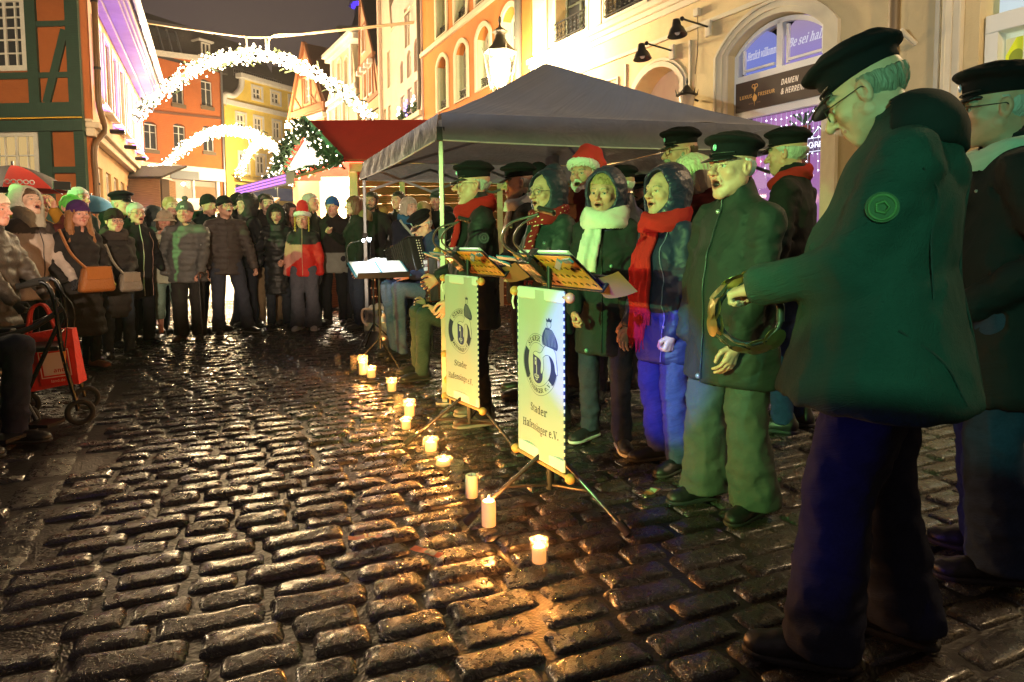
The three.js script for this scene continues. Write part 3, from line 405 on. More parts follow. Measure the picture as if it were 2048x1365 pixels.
{ // ---- timber framed house on the left
  const cx = -10.24, cz = -15.84, tm = std(C(0.022, 0.062, 0.040), 0.6, { map: tx.stainS, bumpMap: rep(T.wood, 0.5, 2), bumpScale: 0.006 }), inf = std(C(0.40, 0.115, 0.025), 0.9, { map: tx.stain, bumpMap: rep(T.plaster, 1.1, 4), bumpScale: 0.012 });
  const h = thing('timber_hall', 'green timber framed house with orange panels at the left corner', 'building', [cx, 0, cz], -0.05);
  // front: x runs from the corner to the left (negative)
  const L = -4.2;
  part('infill', wallGeo([[L, 0], [0, 0], [0, 11], [L, 11]], [[-3.62, 5.32, 2.3, 3.5, 0], [-3.45, 1.6, 2.3, 2.28, 0]], 0.3), inf, h);
  part('front_beams', [beam([-0.16, 4.1, 0.02], [-0.16, 11, 0.02], 0.32, 0.1), beam([-1.18, 4.5, 0.018], [-1.18, 11, 0.018], 0.26, 0.1), beam([-0.12, 0, 0.018], [-0.12, 3.9, 0.018], 0.25, 0.1), beam([-0.95, 0, 0.018], [-0.95, 3.9, 0.018], 0.26, 0.1),
    beam([L, 4.38, 0.024], [0, 4.38, 0.024], 0.34, 0.12), beam([-1.3, 6.4, 0.012], [-0.3, 6.4, 0.012], 0.13, 0.09), beam([-1.3, 5.2, 0.014], [-0.3, 5.2, 0.014], 0.13, 0.09), beam([L, 5.2, 0.014], [-1.3, 5.2, 0.014], 0.15, 0.1), beam([-0.36, 6.25, 0.01], [-0.9, 4.55, 0.01], 0.19, 0.085), beam([-0.95, 2.95, 0.012], [-0.25, 2.95, 0.012], 0.15, 0.09), beam([-1.3, 8.6, 0.012], [-0.3, 8.6, 0.012], 0.15, 0.09),
    beam([L, 4.0, 0.04], [0.02, 4.0, 0.04], 0.26, 0.16), beam([-1.08, 1.5, 0.016], [-1.08, 3.9, 0.016], 0.1, 0.1)], tm, h);
  part('painted_line', bx(L, 0.0, 4.165, 4.195, 0.06, 0.125), std(C(0.7, 0.42, 0.03), 0.5), h); part('jetty_mould', bar([L, 4.2, 0.06], [0.02, 4.2, 0.06], 0.04), tm, h);
  const wf = std(C(0.72, 0.72, 0.64), 0.5, { map: tx.stainS });
  windowPart(h, -2.4, 5.32, 1.08, 1.75, { cols: 4, rows: [0.24, 0.42, 0.58, 0.72, 0.86], each: true, f: 0.13, b: 0.035, z: -0.02, frame: wf, back: std(C(0.06, 0.045, 0.02), 0.8) });
  windowPart(h, -3.62, 5.32, 1.1, 1.75, { cols: 4, rows: [0.24, 0.42, 0.58, 0.72, 0.86], each: true, f: 0.13, b: 0.035, z: -0.02, frame: wf, back: std(C(0.06, 0.045, 0.02), 0.8) });
  windowPart(h, -2.4, 7.1, 1.08, 1.7, { cols: 4, rows: [0.3, 0.6], each: true, f: 0.13, b: 0.035, z: -0.02, frame: wf }); windowPart(h, -3.62, 7.1, 1.1, 1.7, { cols: 4, rows: [0.3, 0.6], each: true, f: 0.13, b: 0.035, z: -0.02, frame: wf });
  const lp = glow(C(1, 0.66, 0.25), 0.62);
  windowPart(h, -2.3, 1.6, 1.13, 2.28, { cols: 4, rows: [0.25, 0.5, 0.75], each: true, f: 0.12, b: 0.035, z: -0.02, frame: wf, pane: lp }); windowPart(h, -3.44, 1.6, 1.13, 2.28, { cols: 4, rows: [0.25, 0.5, 0.75], each: true, f: 0.12, b: 0.035, z: -0.02, frame: wf, pane: lp });
  // side along the lane
  const s = house('hall_side', 'pale orange street side of the left house with purple lit eaves', [cx + 0.01, cz], [cx - 0.41, cz - 0.912]); s.userData.label = 'long pale orange wall of the left house under purple lit eaves';
  const ss = [], sw = wallMat(C(0.56, 0.36, 0.16)); for (let i = 0; i < 8; i++) ss.push([1.9 + i * 1.66, 5.05, 0.95, 2.0, 0]); for (let i = 0; i < 8; i++) ss.push([1.4 + i * 1.66, 1.2, 1.0, 2.0, 0]);
  part('wall', wallGeo([[0.17, 0], [15.4, 0], [15.4, 7.7], [0.17, 7.7]], ss, 0.3), sw, s); part('wall_back', bx(1.0, 15.4, 0, 7.7, -1.3, -1.2), M.black, s);
  for (const q of ss) { windowPart(s, q[0], q[1], q[2], q[3], { rows: [0.6], z: -0.12, pane: std(C(0.4, 0.33, 0.2), 0.2) }); if (q[1] > 4) { part('window_band', ringGeo(q[0], q[1], q[2], q[3], 0, 0.12, 0.003, 0.07), M.white, s); part('sill', bx(q[0] - 0.15, q[0] + q[2] + 0.15, q[1] - 0.2, q[1] - 0.13, 0.003, 0.22), M.white, s); } }
  part('ledge', [bx(-0.05, 15.4, 3.75, 3.95, 0.003, 0.2, 0.03), bx(-0.05, 15.4, 3.95, 4.1, 0.003, 0.3, 0.03), bx(-0.05, 15.4, 4.1, 4.16, 0.003, 0.14)], wallMat(C(0.64, 0.54, 0.4), 0.003), s);
  part('shutters', ss.slice(0, 8).flatMap((q) => [bx(q[0] + 1.1, q[0] + 1.22, 5.0, 7.2, 0.003, 0.05)]), wallMat(C(0.58, 0.4, 0.22), 0.003), s);
  part('eaves', [bx(-0.3, 15.6, 7.5, 7.62, 0.003, 0.25, 0.03), bx(-0.3, 15.6, 7.62, 7.72, 0.003, 0.62, 0.02), bx(-0.3, 15.6, 7.72, 7.86, 0.2, 0.7, 0.03), bx(-0.3, 15.6, 7.86, 8.05, 0.3, 0.78, 0.04)], wallMat(C(0.36, 0.32, 0.36), 0.003), s);
  { const g = new THREE.CylinderGeometry(0.16, 0.16, 15.9, 12, 1, true, 0, Math.PI); g.rotateZ(Math.PI / 2); g.rotateX(Math.PI / 2); part('gutter', move(g, 7.65, 8.22, 0.86), M.dull, s); part('gutter_brackets', [...Array(16)].map((_, i) => bar([i, 8.08, 0.7], [i, 8.2, 1.02], 0.025)), M.dull, s); }
  part('roof', beam([7.65, 8.05, 0.75], [7.65, 12.5, -3.6], 15.9, 0.2), M.roof, s);
  part('rain_pipe', tube([[0.22, 11, 0.3], [0.22, 5.4, 0.28], [0.24, 4.5, 0.28], [0.4, 4.1, 0.34], [0.42, 3.95, 0.34], [0.2, 3.6, 0.16], [0.2, 2.5, 0.14], [0.2, 0.3, 0.14]], 0.07, 70, 10), std(C(0.12, 0.06, 0.02), 0.45), s); part('pipe_clamps', [5.4, 7, 2.6].map((y) => bar([0.22, y, y > 4 ? 0.28 : 0.14], [0.22, y + 0.06, y > 4 ? 0.28 : 0.14], 0.085)), M.iron, s);
  s.updateMatrixWorld(true); const loc = (x, y, z) => V(x, y, z).applyMatrix4(s.matrixWorld);
  // purple floodlights that wash the eaves: fittings on the ledge
  for (const x of [2.2, 5.4, 8.6, 11.8, 14.4]) {
    const p = loc(x, 4.2, 0.55), f = thing('wash_light', 'small purple floodlight on the ledge of the left house, ' + ['nearest the rain pipe', 'second from the rain pipe', 'midway along the wall', 'second from the wooden hut', 'nearest the wooden hut'][[2.2, 5.4, 8.6, 11.8, 14.4].indexOf(x)], 'floodlight', [p.x, p.y, p.z], s.rotation.y, 'purple floodlights along the ledge'); part('housing', bx(-0.12, 0.12, -0.05, 0.06, -0.3, 0.06, 0.02), M.black, f); part('glowing_lens', bx(-0.1, 0.1, 0.06, 0.075, -0.06, 0.05), glow(PURPLE, 6), f);
    const sp = new THREE.SpotLight(PURPLE, 48, 0, 1.0, 0.8, 2); sp.position.set(0, 0.1, 0); sp.target.position.set(0, 3, -0.25); sp.shadow.radius = 3; sp.castShadow = true; sp.name = 'purple_spot'; f.add(sp, sp.target);
  }
}
// ---------------------------------------------------------------- light arches, cable, street lamp
function lightArch(label, a, b, top, thick, nb, lights, cd) { // a, b: feet [x, y, z]; top: height of the crown
  const t = thing('light_arch', label, 'light arch', [a[0], 0, a[2]], 0);
  const dx = b[0] - a[0], dz = b[2] - a[2], q = (u) => [dx * u, a[1] + (b[1] - a[1]) * u + (top - (a[1] + b[1]) / 2) * Math.pow(Math.sin(Math.PI * Math.min(1, Math.max(0, u))), 0.85), dz * u];
  const pts = []; for (let i = 0; i <= 24; i++) pts.push(q(i / 24));
  part('arch_frame', [tube(pts, 0.035, 60, 6), tube(pts.map((p) => [p[0], p[1] - thick * 0.8, p[2]]), 0.03, 60, 6)], M.dull, t);
  part('fir_garland', pts.slice(0, -1).flatMap((p, i) => [0, 1, 2].map(() => { const u = (i + rnd()) / 24, c = q(u), s = rr(0.7, 1.2) * thick; return beam([c[0] - rr(-s, s), c[1] - thick * 0.4 + rr(-s, s), c[2] + rr(-s, s)], [c[0] + rr(-s, s), c[1] - thick * 0.4 + rr(-s, s), c[2] + rr(-s, s)], 0.05, 0.05); })), std(C(0.03, 0.05, 0.02), 0.8), t);
  const g = new THREE.IcosahedronGeometry(1, 1), im = new THREE.InstancedMesh(g, glow(C(1, 0.80, 0.52), 15), nb), m = new THREE.Matrix4();
  for (let i = 0; i < nb; i++) {
    const u = (i + rnd()) / nb, c = q(u), ang = rr(0, 6.283), clump = 0.55 + 0.55 * Math.abs(n3(u * 26, nb, 0)) * 1.6, rad = thick * Math.sqrt(rnd()) * clump * 1.15, s = rr(0.022, 0.042);
    m.makeScale(s, s, s).setPosition(c[0] + Math.cos(ang) * rad * 0.8, c[1] - thick * 0.4 + Math.sin(ang) * rad, c[2] + rr(-1, 1) * thick * 0.7); im.setMatrixAt(i, m);
  }
  im.name = 'bulbs'; im.userData.kind = 'stuff'; t.add(im);
  for (let i = 0; i < lights; i++) { const c = q(0.2 + (0.6 * (i + 0.5)) / lights); point(t, [c[0], c[1] - thick * 0.4, c[2] + thick], C(1, 0.68, 0.34), cd, 12); }
  return t;
}
lightArch('largest arch of warm white bulbs spanning the lane under the cable', [-14.76, 6.2, -26], [-5.45, 6.05, -26], 8.62, 0.36, 1300, 6, 70);
lightArch('second arch of warm white bulbs behind the largest one', [-19.1, 5.3, -36], [-11.9, 5.5, -36], 7.4, 0.36, 1100, 4, 150);
lightArch('smallest arch of warm white bulbs, deepest in the lane', [-19.1, 5.9, -46], [-15.4, 5.4, -46], 8.25, 0.4, 900, 3, 330);
{
  const c = thing('steel_cable', 'pale cable strung across the lane above the largest light arch', 'cable', [-15.1, 9.88, -26]);
  part('cable', tube([[0, 0, 0], [2.4, -0.38, 0], [4.76, -0.71, 0], [5.6, -0.73, 0], [8.5, -0.5, 0], [11.6, -0.22, 0]], 0.035, 60, 6), std(C(0.5, 0.4, 0.26), 0.5), c);
  part('wire_wrap', tube([[5.65, -1.4, 0.03], [5.75, -0.75, 0.05], [7, -0.62, 0.05], [9, -0.42, 0.05], [11.4, -0.2, 0.05]], 0.03, 40, 6), std(C(0.62, 0.5, 0.3), 0.6), c);
  part('hanger', [bar([4.78, -0.7, 0], [4.8, -1.4, 0], 0.05, 0.03), bar([5.55, -0.72, 0], [5.55, -1.4, 0], 0.05, 0.03)], M.dull, c);
}
{ // street lamp behind the pavilion
  const X = -0.24, Z = -16, t = thing('street_lamp', 'lit old fashioned street lantern on post above the grey pavilion', 'street lamp', [X, 0, Z]), fr = std(C(0.06, 0.055, 0.04), 0.5);
  part('post', lathe([[0.16, 0], [0.16, 0.3], [0.1, 0.4], [0.07, 1.2], [0.055, 3.6], [0.09, 3.7], [0.05, 3.8], [0.045, 4.5], [0.11, 4.6], [0.2, 4.78]], 16), fr, t);
  const gl = lathe([[0.235, 4.82], [0.395, 5.66]], 6), gb = lathe([[0.19, 4.85], [0.33, 5.6], [0.001, 5.6]], 6); gl.rotateY(0.35); gb.rotateY(0.35);
  part('glass', gl, M.glass, t); part('glowing_lamp', move(lathe([[0.001, 0], [0.13, 0.04], [0.22, 0.3], [0.25, 0.6], [0.15, 0.72], [0.001, 0.74]], 16), 0, 4.86, 0), glow(C(1, 0.78, 0.46), 9), t);
  part('glazing_bar', [0, 1, 2, 3, 4, 5].map((k) => { const a = 0.35 + k * Math.PI / 3; return bar([Math.sin(a) * 0.24, 4.81, Math.cos(a) * 0.24], [Math.sin(a) * 0.4, 5.67, Math.cos(a) * 0.4], 0.014); }), fr, t);
  const cr = lathe([[0.001, 0.86], [0.03, 0.82], [0.045, 0.74], [0.02, 0.66], [0.035, 0.6], [0.18, 0.5], [0.2, 0.47], [0.13, 0.44], [0.13, 0.33], [0.2, 0.2], [0.36, 0.04], [0.43, 0.0], [0.42, -0.03], [0.3, 0.02], [0.001, 0.05]], 6); cr.rotateY(0.35); part('crown', move(cr, 0, 5.69, 0), fr, t);
  part('finial', [0, 1, 2, 3, 4, 5].map((k) => { const a = 0.35 + k * Math.PI / 3; return bar([Math.sin(a) * 0.4, 5.66, Math.cos(a) * 0.4], [Math.sin(a) * 0.46, 5.84, Math.cos(a) * 0.46], 0.02, 0.006, 5); }), fr, t);
  for (let k = 0; k < 3; k++) { const a = -1.0 + k * 1.9; point(t, [Math.sin(a) * 0.62, 5.2, Math.cos(a) * 0.62], C(1, 0.77, 0.44), 78, 6); }
}
{ // further lamps along the lane that light the fronts: one beyond the frame on the right, seen only by its light
  const t = thing('street_lamp', 'street lantern outside the frame by the shop on the right', 'street lamp', [5.7, 0, -3.5]), fr = std(C(0.06, 0.055, 0.04), 0.5);
  part('post', lathe([[0.16, 0], [0.1, 0.4], [0.06, 1.2], [0.05, 4.2], [0.2, 4.5]], 16), fr, t); part('glowing_lamp', move(lathe([[0.001, 0], [0.22, 0.02], [0.34, 0.6], [0.001, 0.62]], 12), 0, 4.55, 0), glow(C(1, 0.72, 0.44), 8), t); part('crown', move(lathe([[0.001, 0.5], [0.1, 0.4], [0.42, 0.0], [0.001, 0.02]], 8), 0, 5.2, 0), fr, t);
  point(t, [-0.1, 4.86, -0.5], C(1, 0.68, 0.38), 38, 8);
}
{  // unseen lamp added to warm the timber house front
  const t = thing('street_lamp', 'added street lantern outside the frame on the left, lighting the timber house', 'street lamp', [-10.2, 0, -9.4]), fr = std(C(0.06, 0.055, 0.04), 0.5);
  part('post', lathe([[0.16, 0], [0.1, 0.4], [0.06, 1.2], [0.05, 4.2], [0.2, 4.5]], 16), fr, t); part('glowing_lamp', move(lathe([[0.001, 0], [0.22, 0.02], [0.34, 0.6], [0.001, 0.62]], 12), 0, 4.55, 0), glow(C(1, 0.72, 0.44), 8), t); part('crown', move(lathe([[0.001, 0.5], [0.1, 0.4], [0.42, 0.0], [0.001, 0.02]], 8), 0, 5.2, 0), fr, t);
  point(t, [0, 4.86, -0.5], C(1, 0.72, 0.42), 90, 8);
}
{ // globe lamp and flood of light at the far huts
  const t = thing('flood_lamp', 'dazzling white flood lamp at the far end of the left house', 'lamp', [-19.3, 0, -35.6]); part('pole', bar([0, 0, 0], [0, 4.9, 0], 0.05), M.iron, t); part('lamp_head', bx(-0.3, 0.3, 4.75, 5.15, -0.1, 0.02, 0.03), M.iron, t); part('glowing_lens', move(new THREE.SphereGeometry(0.42, 16, 10), 0, 4.95, 0.2), glow(C(1, 0.86, 0.62), 60), t); point(t, [0.1, 4.7, 0.8], C(1, 0.82, 0.55), 420, 8);
  const g = thing('globe_lamp', 'white globe lamp before the yellow house awning', 'lamp', [-20.0, 0, -56]); part('pole', bar([0, 0, 0], [0, 6.2, 0], 0.06), M.iron, g); part('glowing_globe', ball(0, 6.6, 0, 0.42), glow(C(1, 0.86, 0.6), 6), g); point(g, [0, 6.6, 0.6], C(1, 0.78, 0.46), 420, 6);
}
{ // market stall with red roof
  const t = thing('market_stall', 'market stall with red roof, fir garland gable and orange plank wall', 'market stall', [-3.95, 0, -12.4], -0.03), red = std(C(0.60, 0.028, 0.015), 0.6, { map: tx.stain });
  const W = 5.6; // ridge along x from the gable; slope towards the camera
  t.rotation.y = 0;
  const A = [0.05, 3.48, -0.15], B = [1.1, 2.58, 1.2], Cc = [-1.0, 2.5, -1.4], slab = (p, q, r, u, th) => { const g = new THREE.BufferGeometry(), v = []; const f = (a, b, c, d, o) => { for (const k of [a, b, c, a, c, d]) v.push(k[0], k[1] + o, k[2]); }; f(p, q, r, u, 0); f(u, r, q, p, -th); const side = (a, b) => v.push(a[0], a[1], a[2], a[0], a[1] - th, a[2], b[0], b[1], b[2], b[0], b[1], b[2], a[0], a[1] - th, a[2], b[0], b[1] - th, b[2]); side(p, q); side(q, r); side(r, u); side(u, p); g.setAttribute('position', new THREE.Float32BufferAttribute(v, 3)); g.computeVertexNormals(); return boxUV(g); };
  part('roof', slab(A, B, [W, 2.58, 1.12], [W, 3.48, -0.2], 0.05), red, t); part('roof', slab([W, 3.48, -0.2], [W, 2.5, -1.5], Cc, A, 0.05), red, t);
  part('eaves_board', bx(1.15, W, 2.38, 2.53, 1.0, 1.05), std(C(0.6, 0.5, 0.32), 0.7), t);
  part('verge_board', beam([1.06, 2.56, 1.22], [0.0, 3.5, -0.14], 0.05, 0.15, [0, 1, 0]), std(C(0.10, 0.4, 0.2), 0.6), t); part('verge_board', beam([-1.04, 2.5, -1.4], [0.0, 3.5, -0.14], 0.05, 0.15, [0, 1, 0]), std(C(0.10, 0.4, 0.2), 0.6), t);
  const pm = [0.30, 0.27, 0.33].map((k) => std(C(k, k * 0.31, k * 0.07), 0.75, { map: rep(T.wood, 0.6, 3), bumpMap: rep(T.wood, 0.6, 3), bumpScale: 0.005 }));
  for (let i = 0; i < 16; i++) part(numbered('plank'), bx(1.25, W - 0.05, 0.04 + i * 0.15, 0.184 + i * 0.15, 0.80 - (i % 2) * 0.004, 0.845 - (i % 2) * 0.004 + rr(0, 0.004), 0.004), pm[i % 3], t);
  { const pmat = std(C(0.66, 0.56, 0.34), 0.6); for (const q of [[1.1, 1.25, 0.74, 0.9], [1.98, 2.08, 0.848, 0.9], [3.7, 3.8, 0.848, 0.9], [1.1, 1.25, -1.4, -1.25]]) part('corner_post', bx(q[0], q[1], 0, 2.42, q[2], q[3], 0.01), pmat, t); }
  part('stall_floor', bx(-0.1, W, 0.0, 0.05, -1.4, 0.74), M.wood, t); part('back_wall', bx(-0.1, W, 0.0, 2.5, -1.5, -1.44), std(C(0.5, 0.36, 0.18), 0.7), t);
  { const g = new THREE.BufferGeometry(); g.setAttribute('position', new THREE.Float32BufferAttribute([[0.92, 2.62, 1.0], [0.1, 3.32, -0.08], [-0.82, 2.58, -1.15], [0.92, 2.62, 1.0], [-0.82, 2.58, -1.15], [0.1, 3.32, -0.08]].flatMap((p, i) => i < 3 ? [p[0] + 0.06, p[1], p[2] - 0.05] : [p[0] + 0.1, p[1], p[2] - 0.09]), 3)); g.computeVertexNormals(); part('gable_panel', g, glow(C(1, 0.88, 0.66), 1.6), t, 'white gable panel with the stall light put in as glow'); }  // panel glows by itself, standing in for light inside the stall
  const needles = [], bulbs = []; for (const E of [B, Cc]) for (let i = 0; i < 300; i++) { const u = rnd(), c = [A[0] + (E[0] - A[0]) * u - 0.1, A[1] + (E[1] - A[1]) * u - 0.08, A[2] + (E[2] - A[2]) * u + 0.08], s = 0.15, e = [c[0] + rr(-s, s), c[1] + rr(-s, s), c[2] + rr(-s, s)]; needles.push(beam(c, e, 0.04, 0.02)); if (i % 6 === 0) bulbs.push(ball(e[0] - 0.04, e[1], e[2] + 0.04, 0.016, 6, 4)); }
  for (let i = 0; i < 70; i++) { const u = rnd(), e = [B[0] + (Cc[0] - B[0]) * u - 0.12, 2.5 + rr(-0.05, 0.06), B[2] + (Cc[2] - B[2]) * u + 0.1]; needles.push(beam(e, [e[0] + rr(-0.15, 0.15), e[1] + rr(-0.12, 0.1), e[2] + rr(-0.15, 0.15)], 0.04, 0.02)); if (i % 4 === 0) bulbs.push(ball(e[0] - 0.06, e[1] + 0.03, e[2] + 0.05, 0.018, 6, 4)); }
  part('fir_garland', needles, std(C(0.035, 0.075, 0.03), 0.8), t).userData.kind = 'stuff'; part('garland_bulbs', bulbs, glow(C(1, 0.85, 0.6), 10), t).userData.kind = 'stuff';
  const nx = -0.78, nz = 0.63, Fp = (u, o, y) => [B[0] + (Cc[0] - B[0]) * u + nx * o, y, B[2] + (Cc[2] - B[2]) * u + nz * o];
  part('flap', slab(Fp(0.08, 0.05, 2.5), Fp(0.08, 0.75, 2.28), Fp(1, 0.75, 2.24), Fp(1, 0.05, 2.44), 0.05), std(C(0.5, 0.34, 0.2), 0.6), t);
  part('counter', slab(Fp(0, -0.05, 1.05), Fp(0, 0.3, 1.05), Fp(1, 0.3, 1.05), Fp(1, -0.05, 1.05), 1.0), pm[0], t);
  for (let k = 0; k < 3; k++) part('purple_tube', bar(Fp(0.2, 0.78, 2.2 + k * 0.055), Fp(1.05, 0.78, 2.16 + k * 0.055), 0.014), glow(C(0.55, 0.2, 1), 2.2), t);
  part('flap_edge', slab(Fp(0.08, 0.76, 2.36), Fp(0.08, 0.77, 2.18), Fp(1.02, 0.77, 2.14), Fp(1.02, 0.76, 2.32), 0.03), std(C(0.4, 0.3, 0.3), 0.6), t);
  part('ceiling_lamp', [bx(0.5, 1.2, 2.30, 2.34, -0.9, 0.5)], glow(C(1, 0.86, 0.62), 12), t); point(t, [0.1, 2.1, 0.1], C(1, 0.82, 0.55), 80, 10); point(t, [0.9, 2.1, -0.3], C(1, 0.82, 0.55), 60, 10);
  part('shelf_goods', [...Array(44)].map(() => { const z = rr(-1.35, -1.1), x = rr(0.3, 1.0); return bx(x, x + rr(0.08, 0.2), 1.3, 1.3 + rr(0.15, 0.5), z, z + 0.1, 0.02); }), std(C(0.62, 0.44, 0.26), 0.6), t).userData.kind = 'stuff';
}
{ // wooden hut at the far left, second stall beyond
  const t = thing('wooden_hut', 'pale wooden hut with purple lit side at the end of the left house', 'hut', [-13.9, 0, -24.0]), m = std(C(0.5, 0.34, 0.2), 0.7, { map: rep(T.wood, 0.6, 2) });
  for (let i = 0; i < 9; i++) part(numbered('plank'), bx(-0.75 + i * 0.19, -0.57 + i * 0.19, 0, 2.3, 0, 0.05 + (i % 2) * 0.006, 0.006), m, t);
  part('header', bx(-0.85, 1.1, 2.3, 3.5, -1, 0.16, 0.03), m, t); part('header_trim', bx(-0.9, 1.15, 2.2, 2.34, 0.02, 0.2, 0.02), std(C(0.3, 0.1, 0.05), 0.6), t); part('side_post', [bx(-0.95, -0.78, 0, 3.5, -0.4, 0.12, 0.01), bx(1.0, 1.16, 0, 3.5, -0.4, 0.12, 0.01)], std(C(0.08, 0.06, 0.05), 0.6), t); part('roof', beam([0.1, 3.5, 0.5], [0.1, 4.1, -1.4], 2.5, 0.08), M.roof, t);
  const sp = new THREE.SpotLight(PURPLE, 40, 0, 1.1, 0.8, 2); sp.position.set(0.2, 2.12, 0.45); sp.target.position.set(0.1, 0.6, 0.05); sp.castShadow = true; sp.name = 'purple_spot'; t.add(sp, sp.target); part('glowing_strip', bx(-0.4, 0.8, 2.14, 2.17, 0.4, 0.5), glow(PURPLE, 5), t);
  const s = thing('lit_booth', 'glaring open booth with white lights beyond the crowd', 'market booth', [-14.2, 0, -31]);
  part('booth_wall', [bx(-2.4, 2.4, 0, 2.7, -1.6, -1.5), bx(-2.4, -2.3, 0, 2.7, -1.5, 0), bx(2.3, 2.4, 0, 2.7, -1.5, 0)], std(C(0.66, 0.5, 0.3), 0.7), s); part('roof', beam([0, 2.6, 0.6], [0, 3.3, -1.8], 5.2, 0.1), std(C(0.4, 0.3, 0.2), 0.7), s); part('counter', bx(-2.3, 2.3, 0.0, 1.0, -0.4, 0, 0.03), std(C(0.5, 0.3, 0.15), 0.7), s);
  part('ceiling_lamp', bx(-2, 2, 2.42, 2.46, -1.2, -0.3), glow(C(1, 0.85, 0.6), 14), s); for (const x of [-1.4, 0, 1.4]) point(s, [x, 2.2, -0.5], C(1, 0.8, 0.5), 60, 8);
  part('light_string', [...Array(40)].map((_, i) => ball(-2.4 + i * 0.123, 2.5 - 0.12 * Math.abs(Math.sin(i * 0.5)), 0.62, 0.035, 6, 4)), glow(C(1, 0.85, 0.55), 12), s).userData.kind = 'stuff';
}
{ // big umbrella of the left stall, and a small blue one
  const t = thing('market_umbrella', 'red and black umbrella with white lettering above the left crowd', 'umbrella', [-7.6, 0, -10.0]);
  const n = 8, R = 0.78, rim = 2.0, top = 2.38, seg = (k) => { const s = []; const a0 = k * Math.PI / 4 + 0.3, a1 = a0 + Math.PI / 4; for (let i = 0; i < 8; i++) for (let j = 0; j < 6; j++) { const f = (u, v) => { const a = a0 + (a1 - a0) * v, r = R * u * (1 - 0.05 * Math.sin(Math.PI * v)), y = top - (top - rim) * Math.pow(u, 1.7) - 0.0; return [Math.cos(a) * r, y, Math.sin(a) * r]; }; const q = [f(i / 8, j / 6), f((i + 1) / 8, j / 6), f((i + 1) / 8, (j + 1) / 6), f(i / 8, (j + 1) / 6)]; s.push(...q[0], ...q[1], ...q[2], ...q[0], ...q[2], ...q[3]); } const g = new THREE.BufferGeometry(); g.setAttribute('position', new THREE.BufferAttribute(new Float32Array(s), 3)); g.computeVertexNormals(); return g; };
  const rm = std(C(0.55, 0.03, 0.015), 0.6, { side: THREE.DoubleSide }), bm = std(C(0.008, 0.006, 0.006), 0.6, { side: THREE.DoubleSide }); for (let k = 0; k < n; k++) part('gore', seg(k), k % 3 === 1 ? bm : rm, t);
  part('pole', bar([0, 0, 0], [0, 2.44, 0], 0.02), M.dull, t); part('rib', [...Array(8)].map((_, k) => bar([0, top - 0.03, 0], [Math.cos(k * 0.785 + 0.3) * R, rim - 0.01, Math.sin(k * 0.785 + 0.3) * R], 0.006, 0.006, 5)), M.dull, t);
  part('lettering', [...Array(5)].map((_, k) => { const a = 0.62 + k * 0.1, g = new THREE.TorusGeometry(0.03, 0.008, 5, 10); g.rotateY(Math.PI / 2 - a); return move(g, Math.cos(a) * 0.72, 2.08, Math.sin(a) * 0.72); }), M.white, t);
  const b = thing('blue_umbrella', 'pale blue umbrella between the heads of the left crowd', 'umbrella', [-5.72, 0, -8.9]); const dome = lathe([[0.001, 1.84], [0.14, 1.81], [0.28, 1.72], [0.36, 1.6]], 8); part('canopy', dome, std(C(0.10, 0.32, 0.50), 0.6, { side: THREE.DoubleSide }), b); part('pole', bar([0, 0.9, 0], [0, 1.86, 0], 0.01), M.dull, b);
}
